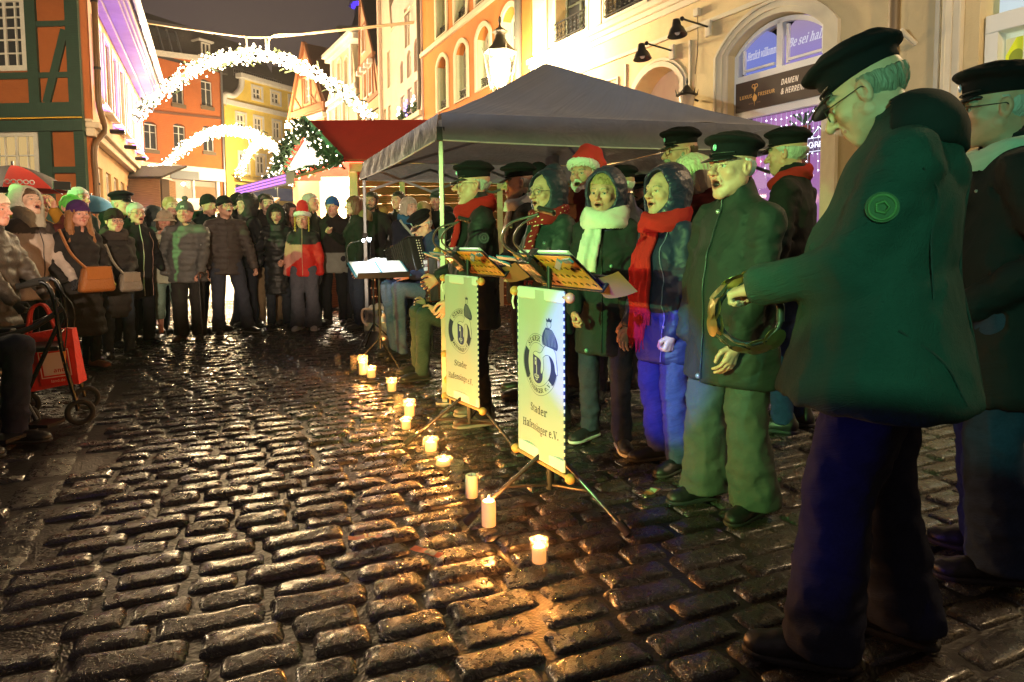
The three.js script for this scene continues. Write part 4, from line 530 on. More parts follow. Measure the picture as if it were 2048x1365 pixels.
// ---------------------------------------------------------------- pavilion over the choir
{
  const t = thing('pavilion', 'grey fabric folding pavilion with steel legs above the choir', 'pavilion', [0, 0, 0]);
  const P = [V(-0.5, 0, -4.71), V(2.42, 0, -5.92), V(1.2, 0, -8.86), V(-1.72, 0, -7.66)], ye = [2.1, 2.19, 2.16, 2.1], hem = [1.9, 1.97, 1.95, 1.9], ap = V(0.36, 2.98, -6.75);
  const fab = phys(C(0.20, 0.215, 0.25), 0.8, { transmission: 0.3, thickness: 0, side: THREE.DoubleSide, bumpMap: rep(T.crumple, 1.6), bumpScale: 0.008, map: rep(T.stain, 0.8) }), strip = (f, nu, nv) => { const pos = [], idx = [], uv = []; for (let i = 0; i <= nu; i++) for (let j = 0; j <= nv; j++) { const p = f(i / nu, j / nv); pos.push(p.x, p.y, p.z); uv.push(p.x * 0.9 + p.z * 0.4, p.y * 1.3 + p.z * 0.6); } for (let i = 0; i < nu; i++) for (let j = 0; j < nv; j++) { const a = i * (nv + 1) + j, b = a + nv + 1; idx.push(a, b, a + 1, b, b + 1, a + 1); } const g = new THREE.BufferGeometry(); g.setAttribute('position', new THREE.Float32BufferAttribute(pos, 3)); g.setAttribute('uv', new THREE.Float32BufferAttribute(uv, 2)); g.setIndex(idx); g.computeVertexNormals(); return g; };
  for (let k = 0; k < 4; k++) {
    const a = P[k].clone().setY(ye[k]), b = P[(k + 1) % 4].clone().setY(ye[(k + 1) % 4]), n = b.clone().sub(a).cross(V(0, 1, 0)).normalize(); if (n.dot(a.clone().sub(ap)) < 0) n.negate();
    part('roof_panel', strip((u, v) => { const e = a.clone().lerp(b, u), q = e.lerp(ap, v); q.y += -0.10 * Math.sin(Math.PI * u) * (1 - v) * v * 2.2 - 0.16 * Math.sin(Math.PI * v) * (0.35 + 0.65 * Math.sin(Math.PI * u)) * (1 - v) + 0.012 * n3(q.x * 3, q.z * 3, k) * (1 - v) * 1.5; return q; }, 40, 30), fab, t);
    part('valance', strip((u, v) => { const top = a.clone().lerp(b, u), h = hem[k] + (hem[(k + 1) % 4] - hem[k]) * u; const y = top.y + (h - 0.02 * Math.sin(Math.PI * u) - top.y) * v; const w = 0.018 * n3(u * 14, v * 1.6, k * 5) * Math.min(1, v * 2) + 0.008 * n3(u * 40, v * 3, k * 5 + 2); top.y = y; return top.addScaledVector(n, 0.015 + 0.03 * v + w); }, 60, 6), fab, t);
    const hp = []; for (let i = 0; i <= 20; i++) { const e = a.clone().lerp(b, i / 20); hp.push([e.x + n.x * 0.05, hem[k] + (hem[(k + 1) % 4] - hem[k]) * i / 20 - 0.02 * Math.sin(Math.PI * i / 20), e.z + n.z * 0.05]); }
    part('hem_piping', tube(hp, 0.006, 40, 5), std(C(0.6, 0.6, 0.58), 0.6), t);
    // folding truss
    const q = (u, y) => { const e = a.clone().lerp(b, u); return [e.x - n.x * 0.04, y, e.z - n.z * 0.04]; };
    part('truss', (k === 0 || k === 3 ? [[0.02, 2.0, 0.25, 1.9], [0.25, 1.9, 0.5, 2.0], [0.5, 2.0, 0.75, 1.9], [0.75, 1.9, 0.98, 2.0]] : [[0.02, 1.98, 0.25, 1.72], [0.25, 1.98, 0.02, 1.72], [0.25, 1.72, 0.5, 1.98], [0.25, 1.98, 0.5, 1.72], [0.5, 1.98, 0.75, 1.72], [0.5, 1.72, 0.75, 1.98], [0.75, 1.72, 0.98, 1.98], [0.75, 1.98, 0.98, 1.72]]).map(([u0, y0, u1, y1]) => beam(q(u0, y0 + 0.06), q(u1, y1 + 0.06), 0.028, 0.016)), M.dull, t);
    const leg = new THREE.Group(); leg.name = numbered('leg'); leg.position.copy(P[k]); t.add(leg);
    part('leg_tube', [bx(-0.02, 0.02, 0.0, 1.25, -0.02, 0.02, 0.004), bx(-0.016, 0.016, 1.25, ye[k] - 0.05, -0.016, 0.016, 0.004)], k === 0 ? std(C(0.34, 0.32, 0.27), 0.35, { metalness: 0.7 }) : std(C(0.4, 0.44, 0.48), 0.4, { metalness: 0.5 }), leg); part('leg_joint', [bx(-0.028, 0.028, 1.2, 1.28, -0.028, 0.028, 0.006), bx(-0.03, 0.03, ye[k] - 0.2, ye[k] - 0.1, -0.03, 0.03, 0.006)], M.black, leg); part('foot_plate', bx(-0.06, 0.06, 0, 0.012, -0.06, 0.06), M.dull, leg);
  }
  part('roof_pole', [bar([ap.x, 2.35, ap.z], [ap.x, ap.y - 0.04, ap.z], 0.02), ...P.map((p) => beam([p.x, 1.95, p.z], [ap.x, 2.4, ap.z], 0.028, 0.016))], M.dull, t);
  part('rain_drop', ball(-0.47, 1.93, -4.64, 0.012), M.glass, t);
}
{ const p = thing('grey_post', 'blue grey round post under the pavilion behind the woman in navy hood', 'post', [0.52, 0, -8.3]); part('post_tube', bar([0, 0, 0], [0, 2.4, 0], 0.09, 0.09, 20), std(C(0.24, 0.26, 0.34), 0.5), p); part('post_foot', bar([0, 0, 0], [0, 0.05, 0], 0.14, 0.14, 20), M.dull, p); }
// ---------------------------------------------------------------- candles on the cobbles
const wax = phys(C(0.8, 0.74, 0.62), 0.5, { transmission: 0.35, thickness: 0 }), cg = phys(C(0.95, 0.93, 0.9), 0.05, { transmission: 0.96, thickness: 0, ior: 1.5 });
function candle(x, z, label, kind, h, r, litUp = 1) {
  const t = thing('candle', label, kind === 'tumbler' ? 'drinking glass' : 'candle', [x, 0.012, z], 0, undefined); t.name = numbered(kind === 'tumbler' ? 'drinking_glass' : kind === 'pillar' ? 'pillar_candle' : 'candle_glass');
  const gy = kind === 'pillar' ? 0 : h;
  if (kind === 'cube') part('glass_cup', [bx(-r, r, 0, h, -r, -r + 0.004), bx(-r, r, 0, h, r - 0.004, r), bx(-r, -r + 0.004, 0, h, -r + 0.004, r - 0.004), bx(r - 0.004, r, 0, h, -r + 0.004, r - 0.004), bx(-r + 0.004, r - 0.004, 0, 0.01, -r + 0.004, r - 0.004)], cg, t);
  else if (kind === 'bowl') part('glass_cup', lathe([[0.001, 0.0], [r * 0.8, 0.0], [r, h * 0.35], [r, h], [r - 0.004, h], [r - 0.004, h * 0.35], [r * 0.75, 0.008], [0.001, 0.008]], 28), cg, t);
  else if (kind === 'tumbler') part('glass_cup', lathe([[0.001, 0], [r * 0.72, 0], [r, h], [r - 0.003, h], [r * 0.7, 0.014], [0.001, 0.014]], 28), cg, t);
  else if (kind !== 'pillar') part('glass_cup', lathe([[0.001, 0], [r * 0.8, 0.0], [r, 0.02], [r, h], [r - 0.003, h], [r - 0.003, 0.024], [r * 0.75, 0.014], [0.001, 0.014]], 28), cg, t);
  if (kind === 'tumbler') return t;
  const wr = kind === 'pillar' ? r : r * 0.74, wh = kind === 'pillar' ? h : kind === 'bowl' ? h * 0.5 : h * 0.58, y0 = kind === 'pillar' ? 0 : 0.016;
  const wg = lathe([[0.001, y0], [wr, y0], [wr * 1.02, y0 + wh * 0.5], [wr, y0 + wh - 0.006], [wr - 0.006, y0 + wh], [wr - 0.012, y0 + wh - 0.002], [wr * 0.45, y0 + wh - (kind === 'pillar' ? 0.014 : 0.004)], [0.001, y0 + wh - (kind === 'pillar' ? 0.015 : 0.005)]], 24);
  // a burning candle's wax glows, most near the flame
  part('wax', wg, litUp ? phys(C(0.8, 0.74, 0.62), 0.5, { emissive: C(1, 0.40, 0.09), emissiveIntensity: kind === 'pillar' ? 0.7 : 1.25 }) : phys(C(0.72, 0.69, 0.58), 0.5), t);
  if (litUp) part('glowing_wax_pool', bar([0, y0 + wh - (kind === 'pillar' ? 0.012 : 0.004), 0], [0, y0 + wh - (kind === 'pillar' ? 0.009 : 0.001), 0], wr * 0.8, wr * 0.8, 20), glow(C(1, 0.66, 0.28), 5), t);
  part('wick', bar([0, y0 + wh - 0.016, 0], [0, y0 + wh + 0.006, 0], 0.0015, 0.001, 5), M.black, t);
  if (litUp) { part('flame', move(lathe([[0.0005, 0], [0.0032, 0.004], [0.0042, 0.008], [0.0026, 0.015], [0.0004, 0.021]], 12), 0, y0 + wh, 0), glow(C(1, 0.62, 0.22), 55), t); const l = point(t, [0, y0 + wh + 0.014, 0], C(1, 0.36, 0.07), 1.05 * litUp, 0.3); }
  return t;
}
candle(0.09, -2.29, 'nearest lit candle in a rounded clear glass before the front banner', 'cup', 0.10, 0.034, 0.75);
candle(-0.105, -2.63, 'lit white pillar candle beside the tripod foot', 'pillar', 0.105, 0.029, 0.9);
candle(-0.195, -2.93, 'unlit ivory candle standing between pillar candle and empty tumbler', 'pillar', 0.105, 0.028, 0);
candle(-0.275, -3.09, 'empty clear drinking glass beside the unlit ivory candle', 'tumbler', 0.11, 0.034);
candle(-0.365, -3.32, 'low round glass bowl with burning tealight', 'bowl', 0.05, 0.05, 1);
candle(-0.46, -3.55, 'square glass cube with burning candle at the tripod foot of the far banner', 'cube', 0.085, 0.042, 1);
candle(-0.665, -3.97, 'short bright candle glass, nearer of the pair halfway along the row', 'cup', 0.085, 0.036, 1);
candle(-0.69, -4.26, 'tall candle glass with an empty glass just behind it', 'cup', 0.125, 0.042, 1.2);
candle(-0.79, -4.42, 'empty cloudy glass behind the tall candle glass', 'tumbler', 0.12, 0.036);
candle(-0.94, -4.98, 'amber candle glass standing alone in the row', 'cup', 0.115, 0.042, 0.8);
candle(-1.21, -5.49, 'bright squat candle glass beside the farthest tall one', 'cup', 0.11, 0.045, 1.2);
candle(-1.31, -5.62, 'farthest tall burning candle glass of the row', 'cup', 0.18, 0.044, 1.2);
candle(-1.43, -5.78, 'empty slim glass at the far end of the candle row', 'tumbler', 0.15, 0.034);
candle(-1.66, -6.1, 'tiny dim tumbler beyond the candle row', 'tumbler', 0.1, 0.034);
// ---------------------------------------------------------------- music stands with banners
const bannerTex = canvasTex(720, 1800, (c, W, H) => {
  c.fillStyle = '#e9e6e0'; c.fillRect(0, 0, W, H);
  const navy = '#1d2a55', cx = 340, cy = 790, ro = 268, ri = 190;
  c.strokeStyle = navy; c.lineWidth = 3; c.save(); c.translate(cx, cy); c.scale(1, 1.22);
  c.beginPath(); c.arc(0, 0, ro, 0, 7); c.stroke(); c.beginPath(); c.arc(0, 0, ri, 0, 7); c.stroke();
  c.fillStyle = navy; for (const [a, b] of [[-0.52, 0.62], [2.5, 3.66]]) { c.beginPath(); c.arc(0, 0, ro - 6, a, b); c.arc(0, 0, ri, b, a, true); c.fill(); }
  const arc = (txt, r, a0, a1, flip, f) => { c.font = f; c.fillStyle = '#20222c'; c.textAlign = 'center'; for (let i = 0; i < txt.length; i++) { const a = a0 + ((a1 - a0) * (i + 0.5)) / txt.length; c.save(); c.rotate(a); c.translate(0, flip ? r : -r); c.fillText(txt[i], 0, 0); c.restore(); } };
  arc('STADER', 206, -0.86, 0.2, false, 'bold 70px serif'); arc('HAFENSÄNGER e.V.', 246, 0.92, -0.98, true, 'bold 54px serif'); c.restore();
  // shield with a key
  c.fillStyle = '#2b2f86'; c.beginPath(); c.moveTo(255, 690); c.lineTo(425, 690); c.lineTo(425, 900); c.quadraticCurveTo(420, 985, 340, 990); c.quadraticCurveTo(258, 985, 255, 900); c.fill();
  c.strokeStyle = '#eceaf2'; c.lineWidth = 13; c.beginPath(); c.moveTo(325, 800); c.lineTo(325, 905); c.stroke(); c.lineWidth = 10; for (const [x, y] of [[300, 915], [325, 945], [350, 915]]) { c.beginPath(); c.arc(x, y, 14, 0, 7); c.stroke(); } c.fillStyle = '#eceaf2'; c.fillRect(290, 720, 36, 80); c.fillStyle = '#2b2f86'; c.fillRect(300, 745, 16, 14);
  // heraldic robed supporter with crown, holding the shield
  c.strokeStyle = '#20305c'; c.lineWidth = 5; c.fillStyle = '#f4f2ee'; c.beginPath(); c.moveTo(255, 690); c.bezierCurveTo(330, 600, 380, 720, 430, 610); c.bezierCurveTo(470, 520, 560, 560, 590, 640); c.lineTo(610, 850); c.bezierCurveTo(590, 870, 575, 820, 570, 760); c.bezierCurveTo(540, 660, 480, 640, 430, 700); c.bezierCurveTo(440, 780, 450, 830, 405, 880); c.bezierCurveTo(380, 860, 400, 800, 400, 760); c.bezierCurveTo(380, 700, 330, 720, 255, 690); c.fill(); c.stroke();
  c.fillStyle = '#33446a'; c.beginPath(); c.moveTo(470, 380); c.bezierCurveTo(420, 440, 410, 500, 430, 560); c.lineTo(600, 600); c.bezierCurveTo(640, 560, 600, 470, 540, 400); c.closePath(); c.fill(); c.stroke();
  c.fillStyle = '#e3ded6'; c.beginPath(); c.ellipse(505, 345, 26, 38, 0, 0, 7); c.fill(); c.stroke(); c.fillStyle = '#20305c'; c.beginPath(); c.moveTo(474, 318); c.lineTo(470, 280); c.lineTo(488, 298); c.lineTo(505, 272); c.lineTo(522, 298); c.lineTo(540, 280); c.lineTo(536, 318); c.fill();
  c.strokeStyle = '#d9d5cc'; c.lineWidth = 3; for (let i = 0; i < 9; i++) { c.beginPath(); c.moveTo(468 + i * 12, 400); c.lineTo(440 + i * 19, 570); c.stroke(); }
  c.fillStyle = '#2a2a3a'; c.textAlign = 'center'; c.font = 'bold 118px serif'; c.fillText('Stader', 335, 1320, 300); c.fillText('Hafensänger e.V.', 345, 1520, 560);
});
const bannerCloth = std(C(0.40, 0.40, 0.39), 0.85, { map: bannerTex, side: THREE.DoubleSide });
const ballWood = std(C(0.52, 0.25, 0.06), 0.45);
function standWithBanner(x, z, yaw, label1, label2, deskYaw, tw = 0) {
  // stand: tripod, column, perforated desk in candlelit orange with paper, clips and lamp
  const s = thing('music_stand', label1, 'music stand', [x, 0, z], deskYaw);
  part('column', [bar([0, 0.10, 0], [0, 0.72, 0], 0.016), bar([0, 0.6, 0], [0, 1.16, 0], 0.011)], M.iron, s); part('collar', [bar([0, 0.24, 0], [0, 0.30, 0], 0.026), bar([0, 0.68, 0], [0, 0.73, 0], 0.022), bx(0.015, 0.06, 0.25, 0.28, -0.01, 0.01, 0.004)], M.black, s);
  for (let k = 0; k < 3; k++) { const a = tw + k * 2.094, L = new THREE.Group(); L.name = numbered('leg'); s.add(L); part('leg_tube', bar([Math.sin(a) * 0.03, 0.27, Math.cos(a) * 0.03], [Math.sin(a) * 0.36, 0.03, Math.cos(a) * 0.36], 0.010), std(C(0.10, 0.09, 0.09), 0.25, { metalness: 0.8 }), L); part('leg_brace', bar([0, 0.12, 0], [Math.sin(a) * 0.2, 0.14, Math.cos(a) * 0.2], 0.007), std(C(0.12, 0.10, 0.09), 0.3, { metalness: 0.8 }), L); part('rubber_foot', bar([Math.sin(a) * 0.345, 0.045, Math.cos(a) * 0.345], [Math.sin(a) * 0.39, 0.008, Math.cos(a) * 0.39], 0.018), M.rubber, L); }
  // desk: local plate in its own group, tilted; the singer stands at +x side
  const d = new THREE.Group(); d.name = 'desk'; d.position.set(0.02, 1.06, -0.02); d.rotation.x = 0.86; s.add(d);
  const W = 0.46, H = 0.21, sh = new THREE.Shape([new THREE.Vector2(-W / 2, -H / 2), new THREE.Vector2(W / 2, -H / 2), new THREE.Vector2(W / 2, H / 2), new THREE.Vector2(-W / 2, H / 2)]);
  for (let r = 0; r < 4; r++) for (let i = 0; i < 10; i++) { const p = new THREE.Path(); p.absellipse(-W / 2 + 0.034 + i * 0.0447, -H / 2 + 0.028 + r * 0.05, 0.0125, 0.0125, 0, Math.PI * 2); sh.holes.push(p); }
  const pg = new THREE.ExtrudeGeometry(sh, { depth: 0.004, bevelEnabled: false, curveSegments: 8 }); part('desk_plate', pg, std(C(0.55, 0.21, 0.035), 0.4), d); part('paper_ledge', [bx(-W / 2, W / 2, -H / 2 - 0.012, -H / 2, -0.06, 0.01, 0.003), bx(-W / 2, W / 2, -H / 2 - 0.01, -H / 2 + 0.012, -0.064, -0.058)], M.black, d);  // candlelight is put into the desk colour as orange
  const rc = thing('song_folder', label2.split(' ')[0] + ' open song sheets on the perforated desk above the banner', 'song sheets', [x, 0, z], deskYaw); const rg = new THREE.Group(); rg.name = 'sheet_block'; rg.position.set(0.02, 1.06, -0.02); rg.rotation.x = 0.86; rc.add(rg);
  part('sheet', bx(-0.2, 0.19, -0.10, 0.105, -0.03, -0.018, 0.002), std(C(0.6, 0.6, 0.6), 0.8), rg); part('folder_cover', bx(-0.22, 0.22, -0.10, 0.10, -0.014, -0.008, 0.002), std(C(0.012, 0.012, 0.05), 0.4), rg); part('loose_sheet', (() => { const g = new THREE.PlaneGeometry(0.17, 0.13, 8, 8); const p = g.attributes.position; for (let i = 0; i < p.count; i++) { const u = p.getX(i) / 0.17 + 0.5; p.setXYZ(i, 0.22 + p.getX(i), p.getY(i) - 0.135, -0.02 - 0.05 * u * u); } g.computeVertexNormals(); return g; })(), std(C(0.2, 0.1, 0.045), 0.7, { side: THREE.DoubleSide }), rg);  // loose sheet: white paper coloured with the candlelight on it
  for (const [q, a] of [[-0.2, -1], [0.17, 1]]) { const cl = thing('spring_clip', `blue spring clip at the ${q < 0 ? 'free' : 'singer'} end of the ${label2.split(' ')[0]} perforated desk`, 'clip', [x, 0, z], deskYaw), g = new THREE.Group(); g.name = 'clip_body'; g.position.set(0.02, 1.0, -0.07); g.rotation.x = 0.86; cl.add(g); part('clip_jaw', [beam([q + a * 0.01, 0.165, 0.0], [q + a * 0.12, 0.20, 0.02], 0.024, 0.007), beam([q + a * 0.01, 0.17, 0.04], [q + a * 0.11, 0.235, 0.05], 0.024, 0.007)], std(C(0.03, 0.14, 0.26), 0.4), g); }
  const lp = thing('clip_lamp', `${label2.split(' ')[0]} black clip lamp with lit white head on the perforated desk`, 'lamp', [x, 0, z], deskYaw), lg = new THREE.Group(); lg.name = 'lamp_body'; lg.position.set(0.02, 1.0, -0.07); lg.rotation.x = 0.86; lp.add(lg);
  part('clamp', [bx(-0.12, -0.02, 0.05, 0.20, 0.006, 0.045, 0.012), bx(-0.10, -0.04, 0.14, 0.19, -0.05, 0.0, 0.01)], std(C(0.012, 0.012, 0.013), 0.25), lg); part('gooseneck', [tube([[-0.07, 0.19, 0.02], [-0.09, 0.31, 0.03], [-0.02, 0.37, -0.02], [0.10, 0.34, -0.10]], 0.006, 24, 6), tube([[-0.06, 0.19, 0.0], [-0.07, 0.28, 0.0], [0.02, 0.34, -0.04], [0.10, 0.34, -0.10]], 0.005, 24, 6)], std(C(0.04, 0.04, 0.045), 0.3), lg);
  part('lamp_head', (() => { const g = new RoundedBoxGeometry(0.03, 0.09, 0.02, 2, 0.008); g.rotateZ(1.2); return move(g, 0.13, 0.335, -0.12); })(), M.black, lg); part('glowing_led', ball(0.115, 0.328, -0.128, 0.011), glow(C(0.8, 0.88, 1), 40), lg);
  const sp = new THREE.SpotLight(C(1, 0.93, 0.82), 0.16, 0, 0.8, 0.6, 2); sp.position.set(0.115, 0.31, -0.14); sp.target.position.set(0.05, -0.1, -0.0); sp.name = 'led_spot'; sp.castShadow = true; lg.add(sp, sp.target);
  // banner on its rods, tied to the column
  const b = thing('banner', label2, 'banner', [x, 0, z], yaw), BW = 0.375, top = 0.98, bot = 0.245;
  const bg = new THREE.PlaneGeometry(BW, top - bot, 14, 30), bp = bg.attributes.position; for (let i = 0; i < bp.count; i++) { const u = bp.getX(i) / BW, v = bp.getY(i) / (top - bot) + 0.5; bp.setXYZ(i, bp.getX(i), (v - 0.5) * (top - bot) + (top + bot) / 2, 0.05 + 0.007 * Math.sin(u * 9 + 0.8 * v + x * 5) + 0.003 * n3(u * 6, v * 3, x * 9)); } bg.computeVertexNormals(); part('banner_cloth', bg, bannerCloth, b);
  for (const y of [top - 0.045, bot - 0.008]) part('hem_sleeve', bx(-BW / 2, BW / 2, y, y + 0.053, 0.036, 0.054, 0.008), std(C(0.5, 0.5, 0.49), 0.85), b);
  part('rope_edge', [-1, 1].flatMap((sd) => [...Array(22)].map((_, i) => bar([sd * (BW / 2 + 0.003), bot + 0.05 + i * 0.030, 0.049], [sd * (BW / 2 + 0.003), bot + 0.065 + i * 0.030, 0.049], 0.0045, 0.0045, 6))), std(C(0.02, 0.03, 0.09), 0.7), b);
  part('rope_core', [-1, 1].map((sd) => bar([sd * (BW / 2 + 0.002), bot, 0.048], [sd * (BW / 2 + 0.002), top, 0.048], 0.0035, 0.0035, 6)), std(C(0.7, 0.68, 0.6), 0.8), b);
  for (const y of [top, bot]) { const r = new THREE.Group(); r.name = numbered('rod'); b.add(r); part('rod_bar', bar([-BW / 2 - 0.03, y - 0.018, 0.045], [BW / 2 + 0.03, y - 0.018, 0.045], 0.009), M.wood, r); for (const sd of [-1, 1]) part('wooden_knob', ball(sd * (BW / 2 + 0.038), y - 0.018, 0.045, 0.022, 16, 12), ballWood, r); }
  part('tie_cord', tube([[-BW / 2 - 0.03, top - 0.02, 0.05], [-BW / 2 - 0.04, top - 0.07, 0.055], [-BW / 2 - 0.035, top - 0.1, 0.05]], 0.005, 12, 5), std(C(0.7, 0.7, 0.66), 0.8), b);
}
standWithBanner(0.16, -2.79, -1.07, 'near perforated music stand on black tripod, candlelight orange put into its desk colour', 'nearest white banner with blue round crest and Hafensänger lettering', -1.07, 1.95);
standWithBanner(-0.26, -3.83, -0.98, 'farther perforated music stand in front of the red scarf singer, candlelight orange put into its desk colour', 'farther white banner with round crest, half turned, by the pavilion leg', -0.98, 1.8);
{ // furled banner seen from its edge beside the pavilion leg
  const t = thing('furled_banner', 'furled cream banner with wooden knobs against the pavilion leg', 'banner', [-0.435, 0, -4.45]); part('cloth_roll', bx(-0.022, 0.018, 0.12, 0.5, -0.03, 0.03, 0.012), std(C(0.5, 0.4, 0.26), 0.9, { bumpMap: rep(T.crumple, 2), bumpScale: 0.01 }), t); part('wooden_knob', [ball(-0.03, 0.42, 0.05, 0.024), ball(-0.01, 0.24, 0.06, 0.03), ball(-0.07, 1.12, 0.04, 0.026)], ballWood, t); part('stake', bar([0, 0.06, 0], [-0.01, 1.15, 0], 0.008), M.wood, t);
}
// two plain black stands for the musicians
function plainStand(x, z, yaw, label, sheet) {
  const s = thing('music_stand', label, 'music stand', [x, 0, z], yaw); part('column', [bar([0, 0.2, 0], [0, 0.9, 0], 0.012), bar([0, 0.5, 0], [0, 0.56, 0], 0.02)], M.iron, s); for (let k = 0; k < 3; k++) { const a = k * 2.094 + 0.4; part('leg', bar([0, 0.3, 0], [Math.sin(a) * 0.3, 0.0, Math.cos(a) * 0.3], 0.008), M.iron, s); }
  const d = new THREE.Group(); d.name = 'desk'; d.position.set(0, 0.93, 0); d.rotation.x = -1.15; s.add(d); part('desk_plate', bx(-0.24, 0.24, -0.16, 0.16, -0.004, 0), std(C(0.10, 0.07, 0.04), 0.5), d); part('paper_ledge', bx(-0.24, 0.24, -0.17, -0.16, -0.004, 0.05), M.black, d);
  const p = thing('song_folder', sheet, 'song sheets', [x, 0, z], yaw), g = new THREE.Group(); g.name = 'sheets'; g.position.set(0, 0.93, 0); g.rotation.x = -1.15; p.add(g); part('folder_cover', [bx(-0.26, 0.0, -0.155, 0.15, 0.002, 0.008), bx(0.0, 0.26, -0.155, 0.15, 0.002, 0.008)], std(C(0.02, 0.16, 0.24), 0.4), g); part('sheet', [bx(-0.24, -0.01, -0.14, 0.14, 0.009, 0.014), bx(0.01, 0.24, -0.14, 0.14, 0.009, 0.016)], std(C(0.75, 0.76, 0.78), 0.8), g);
  const lp = thing('clip_lamp', sheet.includes('teal') ? 'twin white lights on a gooseneck over the teal folder' : 'small white gooseneck light beside the sheets behind the keg', 'lamp', [x, 0, z], yaw), lg = new THREE.Group(); lg.name = 'lamp_body'; lg.position.set(0, 0.93, 0); lp.add(lg); part('gooseneck', tube([[-0.26, 0.06, -0.1], [-0.25, 0.22, -0.1], [-0.14, 0.27, -0.04]], 0.006, 20, 6), M.black, lg); part('glowing_led', [ball(-0.13, 0.265, -0.03, 0.014), ball(-0.09, 0.28, -0.02, 0.012)], glow(C(0.8, 0.9, 1), 40), lg);
  const sp = new THREE.SpotLight(C(0.85, 0.93, 1), 0.9, 0, 1.1, 0.6, 2); sp.position.set(-0.12, 0.24, 0.0); sp.target.position.set(0, 0, 0); sp.castShadow = true; sp.name = 'led_spot'; lg.add(sp, sp.target);
}
plainStand(-1.22, -5.95, 0.5, 'black folding stand with teal folder in front of the seated accordion player', 'teal folder of song sheets, lit white, above the beer keg');
plainStand(-1.5, -7.0, -0.9, 'thin black stand standing behind the beer keg', 'upright white sheets on the stand behind the keg');
{ // beer keg as a seat
  const t = thing('beer_keg', 'steel beer keg with white cushion beside the pavilion leg', 'keg', [-1.47, 0, -7.35]), R = 0.205;
  part('keg_body', lathe([[0.001, 0.02], [R - 0.02, 0.02], [R - 0.008, 0.0], [R, 0.01], [R - 0.004, 0.05], [R, 0.07], [R + 0.004, 0.1], [R - 0.006, 0.13], [R + 0.008, 0.17], [R + 0.008, 0.19], [R - 0.004, 0.215], [R + 0.002, 0.25], [R + 0.008, 0.28], [R + 0.008, 0.30], [R - 0.006, 0.33], [R, 0.37], [R - 0.006, 0.41], [R - 0.02, 0.415], [R - 0.03, 0.38], [0.001, 0.37]], 40), M.steel, t); part('paper_band', move(new THREE.CylinderGeometry(R + 0.0095, R + 0.0095, 0.09, 40, 1, true), 0, 0.235, 0), std(C(0.5, 0.52, 0.42), 0.6), t);
  const c = thing('seat_cloth', 'crumpled white cloth lying on top of the beer keg', 'cloth', [-1.47, 0, -7.35]); const g = new THREE.SphereGeometry(0.17, 24, 14); g.scale(1, 0.3, 0.9); const p = g.attributes.position; for (let i = 0; i < p.count; i++) p.setY(i, p.getY(i) + 0.02 * n3(p.getX(i) * 18, 2, p.getZ(i) * 18)); g.computeVertexNormals(); part('cloth', move(g, 0, 0.425, 0), M.white, c); part('cloth_strap', tube([[-0.12, 0.43, 0.1], [-0.2, 0.42, 0.12], [-0.21, 0.3, 0.1], [-0.14, 0.24, 0.17]], 0.012, 20, 6), M.white, c);
}
{ // torn wrappers on the ground
  const mk = (x, z, a, l) => { const t = thing('paper_scrap', l, 'litter', [x, 0.016, z], a); const g = new THREE.PlaneGeometry(0.13, 0.035, 10, 3); g.rotateX(-Math.PI / 2); const p = g.attributes.position; for (let i = 0; i < p.count; i++) p.setY(i, 0.012 + 0.016 * n3(p.getX(i) * 16, x * 9, p.getZ(i) * 16)); g.computeVertexNormals(); part('scrap', g, std(C(0.35, 0.10, 0.05), 0.5, { side: THREE.DoubleSide }), t); part('scrap_stripe', move(g.clone().scale(0.35, 1, 0.9), 0.02, 0.003, 0), std(C(0.3, 0.34, 0.26), 0.5, { side: THREE.DoubleSide }), t); };
  mk(-0.59, -2.5, 0.3, 'red wrapper scrap between cobbles, left of its twin'); mk(-0.33, -2.37, -0.5, 'red wrapper scrap on the cobbles nearest the front candle'); mk(0.62, -2.93, 0.5, 'pale leaf shaped scrap before the green trousers');
}
